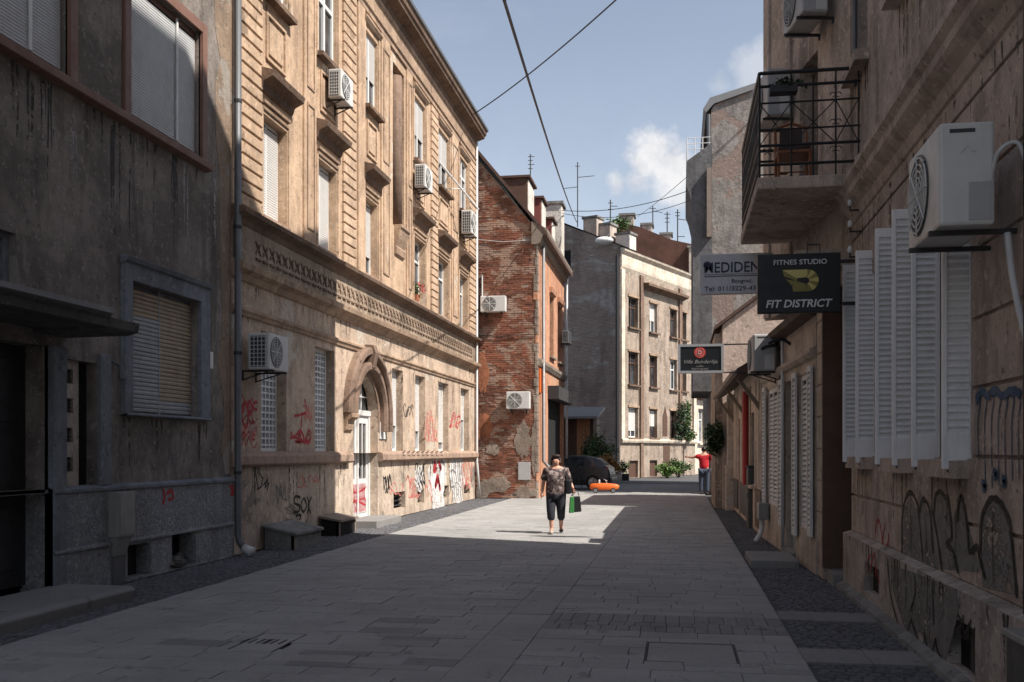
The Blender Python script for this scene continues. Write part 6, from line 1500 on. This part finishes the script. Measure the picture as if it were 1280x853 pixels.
# bicycle leaning at the corner of the brick house
bk = thing("bicycle", "black bicycle parked at the corner of the brick house", "bicycle", (-4.35, 40.9, 0), world=False); bk.rotation_euler = (0, radians(0), radians(62))
for x in (-.52, .52):
    m = MB(); n = 28; m.tube([(x + .33 * cos(2 * pi * k / n), 0, .34 + .33 * sin(2 * pi * k / n)) for k in range(n + 1)], .016, 6, cap=False); w_ = m.build("wheel", "rubber", bk)
    m = MB()
    for k in range(8): a = pi * k / 8; m.tube([(x - .32 * cos(a), 0, .34 - .32 * sin(a)), (x + .32 * cos(a), 0, .34 + .32 * sin(a))], .003, 4)
    m.build("spokes", "dark_metal", w_)
m = MB()
for a, b in (((-.52, 0, .34), (-.08, 0, .30)), ((-.52, 0, .34), (-.2, 0, .78)), ((-.08, 0, .30), (-.22, 0, .90)), ((-.08, 0, .30), (.36, 0, .76)), ((-.2, 0, .76), (.34, 0, .84)), ((.52, 0, .34), (.33, 0, 1.0))): m.tube([a, b], .018, 6)
m.build("frame", "dark_metal", bk); MB().tube(curve([(.24, -.28, .98), (.34, -.2, 1.04), (.35, 0, 1.02), (.34, .2, 1.04), (.24, .28, .98)], 4), .013, 6).build("handlebar", "dark_metal", bk); MB().ell((-.24, 0, .93), (.14, .08, .035), 10, 6).build("saddle", "rubber", bk, smooth=True)

# orange toy car on the pavement
tq = onZ(755, 616.5); toy = thing("toy_car", "low orange ride-on toy car standing on the sunny pavement", "toy car", (tq.x, tq.y, 0), world=False); toy.rotation_euler = (0, 0, radians(4))
ts = [(-.56, .20, .30, .20), (-.50, .14, .36, .24), (-.2, .12, .39, .26), (.1, .12, .38, .26), (.40, .13, .36, .25), (.54, .17, .33, .22), (.58, .21, .28, .18)]
m = MB(); vs = []; K = 6
for (x, z0, z1, w) in ts: vs += [(x, -w * .9, z0), (x, -w, (z0 + z1) / 2), (x, -w * .8, z1), (x, w * .8, z1), (x, w, (z0 + z1) / 2), (x, w * .9, z0)]
m.add(vs, [(i * K + j, i * K + (j + 1) % K, (i + 1) * K + (j + 1) % K, (i + 1) * K + j) for i in range(len(ts) - 1) for j in range(K)] + [tuple(range(K)), tuple(range((len(ts) - 1) * K, len(ts) * K))]); m.build("body", "toy_orange", toy, smooth=True, bevel=.01)
for x in (-.33, .36):
    for s in (-1, 1): wheel(toy, x, s * .22, .105, .09)
MB().box(WORLD, -.22, -.15, .36, .52, -.16, .16).build("seat_back", "ac_white", toy, bevel=.02); MB().tube([(.12, 0, .36), (.06, 0, .50)], .015, 6).build("steering_column", "ac_white", toy); MB().disc_ring((.05, 0, .50), (.5, 0, 1), .05, .085, .02, 16).build("steering_wheel", "ac_white", toy)
MB().box(WORLD, .50, .60, .24, .30, -.12, .12).build("bumper", "letter_gold", toy, bevel=.01)

# ================================================================== people
def join(parts, name):
    """several meshes into one mesh, one material slot each"""
    bm = bmesh.new(); mats = []
    for me, mt in parts:
        if mt not in mats: mats.append(mt)
        k = len(bm.faces); bm.from_mesh(me); bm.faces.ensure_lookup_table()
        for f in bm.faces[k:]: f.material_index = mats.index(mt); f.smooth = True
    r = bpy.data.meshes.new(name); bm.to_mesh(r); bm.free()
    for q in mats: r.materials.append(MATS[q])
    return r
def hand(wrist, direction, side_, curl=.5, mat="skin"):
    """palm and five fingers hanging from a wrist"""
    w = Vector(wrist); d = Vector(direction).normalized(); s = Vector(side_).normalized(); n = d.cross(s); m = MB()
    m.tube([w, w + d * .04, w + d * .085], [.024, .034, .034], 8)
    for k, L in enumerate((.058, .068, .064, .05)):
        b = w + d * .08 + s * (.027 - k * .018); m.tube([b, b + d * L * .5 + n * L * .15 * curl, b + d * L * .85 + n * L * .55 * curl], [.0095, .0088, .006], 6)
    b = w + d * .025 + s * .03; m.tube([b, b + s * .025 + d * .025, b + s * .03 + d * .055 + n * .01], [.011, .010, .007], 6)
    return m.mesh("hand")
def face(c, r, fwd, skin_="skin"):
    """nose, eyes, mouth and ears on a head at c with radius r looking along fwd"""
    f = Vector(fwd).normalized(); up = Vector((0, 0, 1)); sd = f.cross(up).normalized(); c = Vector(c); o = []
    m = MB(); m.add([c + f * r * .95 + up * r * .18, c + f * r * 1.25 - up * r * .18, c + f * r * .93 - up * r * .24 + sd * r * .16, c + f * r * .93 - up * r * .24 - sd * r * .16], [(0, 1, 2), (0, 3, 1), (1, 3, 2)]); o.append((m.mesh("n"), skin_))
    m = MB()
    for s in (-1, 1): m.ell(c + f * r * .86 + sd * s * r * .34 + up * r * .12, (r * .17, r * .14, r * .10), 8, 6); m.ell(c + f * r * .90 + sd * s * r * .36 + up * r * .34, (r * .22, r * .10, r * .05), 8, 6)
    o.append((m.mesh("e"), "hair")); m = MB(); m.ell(c + f * r * .92 - up * r * .50, (r * .30, r * .10, r * .08), 8, 6); o.append((m.mesh("l"), "red_clad"))
    m = MB()
    for s in (-1, 1): m.ell(c + sd * s * r * .93 - up * r * .05, (r * .12, r * .16, r * .26), 8, 6)
    o.append((m.mesh("a"), skin_)); return o
# the walking woman
wp = onZ(695, 667); wm_ = thing("person", "person in a dark patterned blouse and cropped trousers walking with a bag", "person", (wp.x, wp.y, 0), world=False); wm_.rotation_euler = (0, 0, radians(6)); wm_.scale = (1.03, 1.03, 1.0)
V = [(0, 0, .84), (0, 0, 1.0), (0, -.01, 1.18), (0, 0, 1.30), (0, -.015, 1.37), (.0, -.03, 1.44), (-.01, -.03, 1.51),
     (-.18, 0, 1.27), (-.25, .02, 1.04), (-.27, -.05, .83), (.18, 0, 1.27), (.26, .04, 1.06), (.34, -.06, .90),
     (-.09, 0, .80), (-.095, -.10, .45), (-.085, -.09, .08), (-.09, -.24, .03), (.09, .0, .80), (.095, .0, .45), (.10, .16, .10), (.10, .04, .035)]
E = [(0, 1), (1, 2), (2, 3), (3, 4), (4, 5), (5, 6), (3, 7), (7, 8), (8, 9), (3, 10), (10, 11), (11, 12), (0, 13), (13, 14), (14, 15), (15, 16), (0, 17), (17, 18), (18, 19), (19, 20)]
Rr = [(.17, .13), (.16, .13), (.17, .13), (.10, .09), .052, (.082, .095), (.066, .075), .06, .044, .028, .06, .044, .028, .10, .062, .038, .03, .10, .062, .038, .03]
parts = [(skin(V, E, Rr), "skin"), (hand((-.27, -.05, .83), (-.05, -.15, -1), (0, -1, 0), .5), "skin"), (hand((.34, -.06, .90), (.15, -.1, -1), (0, -1, 0), 1.4), "skin")] + face((-.005, -.045, 1.45), .088, (-.1, -1, -.05))
put("body", join(parts, "body"), wm_)
VB = [(0, 0, .66), (0, 0, .94), (0, -.015, 1.17), (0, .0, 1.315), (-.18, .0, 1.27), (-.25, .02, 1.05), (.18, 0, 1.27), (.255, .035, 1.07)]
me = skin(VB, [(0, 1), (1, 2), (2, 3), (3, 4), (4, 5), (3, 6), (6, 7)], [(.245, .19), (.215, .175), (.205, .168), (.115, .105), .092, .075, .092, .075]); me.materials.clear(); me.materials.append(MATS["blouse"]); put("blouse", me, wm_)
VT = [(0, 0, .92), (-.09, 0, .78), (-.098, -.10, .45), (-.09, -.095, .26), (.09, 0, .76), (.098, 0, .45), (.10, .09, .26)]
me = skin(VT, [(0, 1), (1, 2), (2, 3), (0, 4), (4, 5), (5, 6)], [(.18, .15), .125, .090, .078, .125, .090, .078]); me.materials.clear(); me.materials.append(MATS["trousers"]); put("trousers", me, wm_)
m = MB(); hc = Vector((-.005, .022, 1.50)); m.ell(hc, (.103, .098, .088), 16, 10); m.v = [tuple(Vector(v) + Vector((.012 * sin(v[2] * 90 + i), .012 * cos(i * 1.3), .01 * sin(i * 2.1)))) for i, v in enumerate(m.v)]
m.ell((-.09, -.005, 1.45), (.026, .06, .075), 10, 6); m.ell((.084, -.005, 1.45), (.026, .06, .075), 10, 6); m.ell((0, .0, 1.555), (.095, .09, .05), 12, 6); m.ell((0, .05, 1.42), (.08, .05, .08), 10, 6); m.ell((.03, -.06, 1.56), (.06, .03, .018), 8, 6); m.build("hair", "hair", wm_, smooth=True)
for (x, y) in ((-.09, -.17), (.10, .09)): m = MB(); m.ell((x, y, .035 if y < 0 else .05), (.045, .12, .035), 12, 6); m.build("shoe", "shoe" if y > 0 else "chimney_beige", wm_, smooth=True)
hb_ = thing("shoulder_bag", "black shoulder bag hanging at the walking person's side", "bag", (wp.x + .24, wp.y + .06, .80), world=False)
MB().box(WORLD, -.06, .08, 0.0, .30, -.16, .16).build("pouch", "bag_black", hb_, bevel=.04); MB().tube(curve([(0, -.12, .28), (-.06, -.10, .45), (-.08, 0, .56), (-.06, .10, .45), (0, .12, .28)], 5), .014, 6).build("strap", "bag_black", hb_)
gb = thing("shopping_bag", "green and black shopping bag carried in the person's hand", "bag", (wp.x + .40, wp.y - .06, .40), world=False); gb.rotation_euler = (0, 0, radians(10))
MB().hexa([(-.08, -.06, .03), (.12, -.06, .05), (.12, .06, .05), (-.08, .06, .03), (-.06, -.05, .35), (.09, -.04, .36), (.09, .04, .36), (-.06, .05, .35)]).build("sack", "bag_black", gb, bevel=.015); MB().hexa([(-.13, -.068, .02), (-.03, -.068, .03), (-.03, .068, .03), (-.13, .068, .02), (-.11, -.058, .34), (-.03, -.054, .35), (-.03, .054, .35), (-.11, .058, .34)]).build("green_panel", "bag_green", gb, bevel=.01)
MB().tube(curve([(-.08, -.03, .36), (-.05, -.02, .45), (0, 0, .48), (.04, -.02, .45), (.07, -.03, .37)], 5), .008, 6).build("handle", "bag_black", gb)
# man in red, seen from behind
mp_ = onZ(880, 618.5); mn = thing("person", "person in a red shirt and jeans standing with back turned, arms out", "person", (mp_.x, mp_.y, 0), world=False); mn.scale = (1.03, 1.03, 1.03)
V = [(0, 0, .95), (0, 0, 1.12), (0, .0, 1.32), (0, 0, 1.45), (0, 0, 1.53), (0, .02, 1.62), (0, .02, 1.70), (-.20, 0, 1.42), (-.42, .06, 1.36), (-.58, .18, 1.38), (.20, 0, 1.42), (.36, .12, 1.20), (.44, .28, 1.08), (-.10, 0, .90), (-.105, 0, .48), (-.11, .02, .09), (-.12, .2, .03), (.10, 0, .90), (.105, 0, .48), (.11, .02, .09), (.12, .2, .03)]
Rr = [(.15, .12), (.15, .12), (.18, .13), (.11, .09), .055, (.08, .10), (.068, .08), .065, .045, .03, .065, .045, .03, .10, .065, .042, .035, .10, .065, .042, .035]
put("body", join([(skin(V, E, Rr), "skin"), (hand((-.58, .18, 1.38), (-1, .4, .1), (0, .3, 1), .3), "skin"), (hand((.44, .28, 1.08), (.3, .8, -.4), (1, 0, 0), .8), "skin")] + face((0, .03, 1.635), .092, (0, 1, 0)), "body"), mn)
me = skin([(0, 0, .86), (0, 0, 1.12), (0, 0, 1.33), (0, 0, 1.44), (-.20, 0, 1.41), (-.33, .04, 1.38), (.20, 0, 1.41), (.31, .08, 1.27)], [(0, 1), (1, 2), (2, 3), (3, 4), (4, 5), (3, 6), (6, 7)], [(.19, .15), (.19, .155), (.215, .165), (.12, .11), .095, .08, .095, .08]); me.materials.clear(); me.materials.append(MATS["shirt_red"]); put("shirt", me, mn)
me = skin([(0, 0, .97), (-.10, 0, .88), (-.107, 0, .48), (-.11, .01, .08), (.10, 0, .88), (.107, 0, .48), (.11, .01, .08)], [(0, 1), (1, 2), (2, 3), (0, 4), (4, 5), (5, 6)], [(.17, .14), .125, .092, .08, .125, .092, .08]); me.materials.clear(); me.materials.append(MATS["denim"]); put("jeans", me, mn)
m = MB(); m.ell((0, .0, 1.665), (.096, .105, .098), 14, 8); m.build("hair", "hair", mn, smooth=True)
for x in (-.12, .12): m = MB(); m.ell((x, .10, .045), (.05, .14, .045), 10, 6); m.build("shoe", "shoe", mn, smooth=True)
# chair with a grey jacket beside him
jc = thing("garden_chair", "dark metal chair draped with a grey jacket beside the red shirted person", "chair", (mp_.x + .50, mp_.y + .3, 0), world=False)
for x in (-.2, .2):
    MB().tube([(x, -.2, 0), (x, -.2, .45)], .014, 6).build("leg", "dark_metal", jc); MB().tube([(x, .2, 0), (x, .2, .45), (x, .24, .9)], .014, 6).build("leg", "dark_metal", jc)
MB().box(WORLD, -.22, .22, .44, .47, -.22, .22).build("seat", "wood_brown", jc, bevel=.01)
for z in (.6, .72, .84): MB().box(WORLD, -.2, .2, z, z + .06, .215, .24).build("back_slat", "wood_brown", jc)
jk = thing("jacket", "grey jacket hung over the metal chair", "jacket", (mp_.x + .50, mp_.y + .2, .5), world=False); m = MB(); n = 10
vs = []
for i in range(n + 1):
    for j in range(7):
        t = i / n; u = j / 6; vs.append((-.25 + .5 * u, .30 - .14 * t + .03 * sin(9 * u + 2 * t) + (.0 if i else .12), .46 - .62 * t * (1 - .25 * u) + .04 * sin(5 * u)))
m.add(vs, [(i * 7 + j, i * 7 + j + 1, (i + 1) * 7 + j + 1, (i + 1) * 7 + j) for i in range(n) for j in range(6)]); o = m.build("cloth", "cloth_grey", jk, smooth=True, fix=False); so_ = o.modifiers.new("s", 'SOLIDIFY'); so_.thickness = .015

# ================================================================== overhead cables and antennas
def sag(a, b, s, n=16):
    a, b = Vector(a), Vector(b); return [a.lerp(b, k / n) - Vector((0, 0, s * 4 * (k / n) * (1 - k / n))) for k in range(n + 1)]
def cable(label, pts, r, mat="black_metal"): return tag(MB().tube(pts, r, 6).build("overhead_cable", mat), label, "cable", "cables over the street")
p1 = onW(721, 278, 58); p2 = onW(630, 0, 12)
a_ = sag(p1, p2, .25, 20)
cable("thick twisted cable running down the middle of the sky", a_ + [Vector((-.6, 9.5, 6.75)), Vector((XR - .05, 6.0, 6.6))], .022)
m = []
a_ = sag(onX(592, 143, XL + .40), onW(770, 0, 22), .12) + sag(onW(770, 0, 22), (1.62, 15.7, 11.0), .02, 4)[1:]
cable("single cable strung from the tan cornice up across the street", a_, .018)
cable("thin wire from the white chimney to the grey house, the upper one", sag(onY(690, 262, GY + 8), onY(862, 238, TY + .2), .35), .014)
cable("thin wire from the white chimney to the grey house, the lower one", sag(onY(690, 264, GY + 8.2), onY(862, 251, TY + .4), .45), .012)
cable("thin wire slanting from the far chimneys up to the grey house", sag(onW(797, 271, 72), onY(888, 195, TY), .1), .014)
cable("thin wire slanting across the grey weathered gable", sag(onY(889, 196, TY - .06), onY(948, 140, TY - .06), .05), .012)
def antenna(label, x, yt, yb, Y, els, r=.022):
    b, t_ = onY(x, yb, Y), onY(x, yt, Y); t = thing("antenna", label, "antenna", b, "rooftop antennas")
    MB().tube([b, (b.x, b.y, t_.z)], r, 6).build("mast", "dark_metal", t)
    for (yy, xl, xr, tilt) in els: p, q = onY(xl, yy, Y), onY(xr, yy + tilt, Y); MB().tube([p, q], r * .6, 5).build("element", "dark_metal", t)
antenna("tall antenna with long crossbars behind the white chimney", 722, 203, 284, 61.0, [(222, 722, 743, -2), (236, 704, 722, -2), (208, 719, 725, 0)], .035)
antenna("antenna with short bars on the dormer of the brick house", 663, 193, 224, GY + 2, [(196, 660, 668, 0), (201, 660, 666, 0), (206, 660, 668, 0), (211, 660, 666, 0)])
antenna("antenna above the satellite lamp with a round top aerial", 763, 250, 286, 62.0, [(254, 760, 766, 0), (258, 763, 772, 0), (262, 760, 767, 0)], .04)
antenna("antenna with slanted bar behind the first dark brick chimney", 816, 258, 285, HY + 1, [(264, 816, 828, 2), (261, 812, 820, 0)], .045)
antenna("antenna with three short bars over the dark brick roof", 834, 265, 300, HY + 1, [(268, 830, 838, 0), (273, 831, 837, 0), (278, 831, 837, 0)], .05)
antenna("antenna with a foot plate nearest the grey house", 847, 262, 303, HY + 1, [(266, 844, 850, 0), (274, 847, 862, 2), (296, 847, 856, 0), (270, 844, 850, 0)], .05)
rp = thing("roof_plant", "green plant growing on the roof beside the chimneys", "plant", onY(769, 290, 62)); q = onY(769, 284, 62)
leaves(q, (.9, .5, .7), 900, .18, 33).build("foliage", "leaf_green", rp, fix=False); MB().tube([(q.x, q.y, q.z - 1.2), q], .06, 6).build("stem", "bark", rp)

# ================================================================== soot and lime runs below sills and ledges
spray("soot", (.030, .025, .022), .49, 7)
spray("soot_brown", (.09, .06, .045), .50, 7)
def runs(parent, fr, ua, ub, z, n, Lmax, mat, seed, d=.003):
    rr = random.Random(seed)
    for i in range(n):
        u = rr.uniform(ua, ub); L = Lmax * rr.uniform(.2, 1.0) ** 1.5 + .08; w = rr.uniform(.015, .07); m = MB()
        k = 5; vs = []
        for j in range(k + 1):
            t = j / k; ww = w * (1 - .8 * t) / 2; uu = u + .01 * sin(i * 3 + j)
            vs += [fr.p(uu - ww, z - L * t, d + .00002 * i), fr.p(uu + ww, z - L * t, d + .00002 * i)]
        m.add(vs, [(2 * j, 2 * j + 1, 2 * j + 3, 2 * j + 2) for j in range(k)]); m.build("stain_run", mat, parent, fix=False)
runs(h1, FL, 9.0, uw[1][1] + .1, 5.83, 34, 1.5, "soot", 1); runs(h1, FL, s0, s1, 2.10, 14, .7, "soot", 2); runs(h1, FL, 11.4, 14.4, 8.6, 0, 1, "soot", 3)
runs(h1, FL, 11.3, L1_END - .3, 5.83, 8, 1.2, "lime", 4, .0045)
for k, (a, b) in enumerate(cols1):
    runs(h2, FL, a - .1, b + .1, 9.40, 7, .9, "soot_brown", 10 + k); runs(h2, FL, a - .15, b + .15, 7.76, 3, .3, "soot_brown", 30 + k, .001)
runs(h2, FL, Y0 + .1, Y1 - .2, 4.42, 60, .45, "soot_brown", 50); runs(h2, FL, Y0 + .1, Y1 - .2, 3.86, 46, .8, "soot_brown", 51)
runs(h2, FL, Y0 + .1, DC - DR - .4, 1.40, 26, .9, "soot", 52); runs(h2, FL, DC + DR + .1, Y1 - .1, 1.40, 30, .6, "soot_brown", 53)
for k, (a, b) in enumerate(shw): runs(r1, FW, a - .1, b + .1, 1.50, 8, .8, "soot", 60 + k, .002)
runs(r1, FW, 5.6, RA - .1, 4.40, 40, .8, "soot", 66, .001); runs(r1, FP, 5.6, RA - .1, .655, 40, .5, "soot", 67)
for q in upw: runs(r1, FR, q[0] - .1, q[1] + .1, q[2] - .14, 9, 1.0, "soot", int(q[0] * 10))
for i, (a, b) in enumerate(colsU):
    for j, (c, d) in enumerate(rowZ[1:]): runs(h4, FF, a - .1, b + .1, c - .12, 5, 1.3, "soot_brown", 80 + i * 3 + j, .004)

# ================================================================== more layers of hurried tags along the tan house
def scribble(x0, y0, w, h, seed, mat, width, n=2):
    rr = random.Random(seed)
    for i in range(n):
        k = rr.randint(5, 8); pts = [(x0 + w * (j + rr.uniform(-.2, .2)) / k, y0 + h * (rr.random() if j % 2 else rr.uniform(.6, 1.0) * (1 if rr.random() > .5 else .3))) for j in range(k + 1)]
        graffiti(h2, FL, [gpx(pts)], mat, width, .0045 + .0004 * i + .0002 * (seed % 7))
for (x0, y0, w, h, sd_, mt_, wd, n) in ((300, 498, 21, 22, 1, "spray_red", .05, 2), (301, 525, 20, 24, 2, "spray_pink", .06, 2), (363, 536, 26, 18, 3, "spray_red", .045, 2), (380, 503, 10, 24, 4, "spray_pink", .04, 2), (372, 592, 28, 18, 5, "spray_pink", .03, 2), (345, 600, 18, 30, 6, "spray_silver", .02, 2),
        (508, 592, 12, 30, 7, "spray_pink", .05, 3), (519, 575, 12, 34, 8, "spray_black", .04, 3), (531, 600, 9, 26, 9, "spray_pink", .05, 2), (540, 572, 16, 20, 10, "spray_silver", .05, 2), (561, 570, 15, 50, 11, "spray_black", .025, 3), (577, 570, 13, 40, 12, "spray_pink", .07, 3), (532, 512, 14, 38, 13, "spray_pink", .06, 3), (562, 515, 13, 22, 14, "spray_red", .05, 2),
        (504, 505, 12, 18, 15, "spray_black", .03, 2), (479, 590, 10, 26, 16, "spray_black", .035, 2), (588, 575, 6, 36, 17, "spray_silver", .04, 2), (486, 600, 18, 20, 18, "spray_pink", .03, 2)):
    scribble(x0, y0, w, h, sd_, mt_, wd, n)
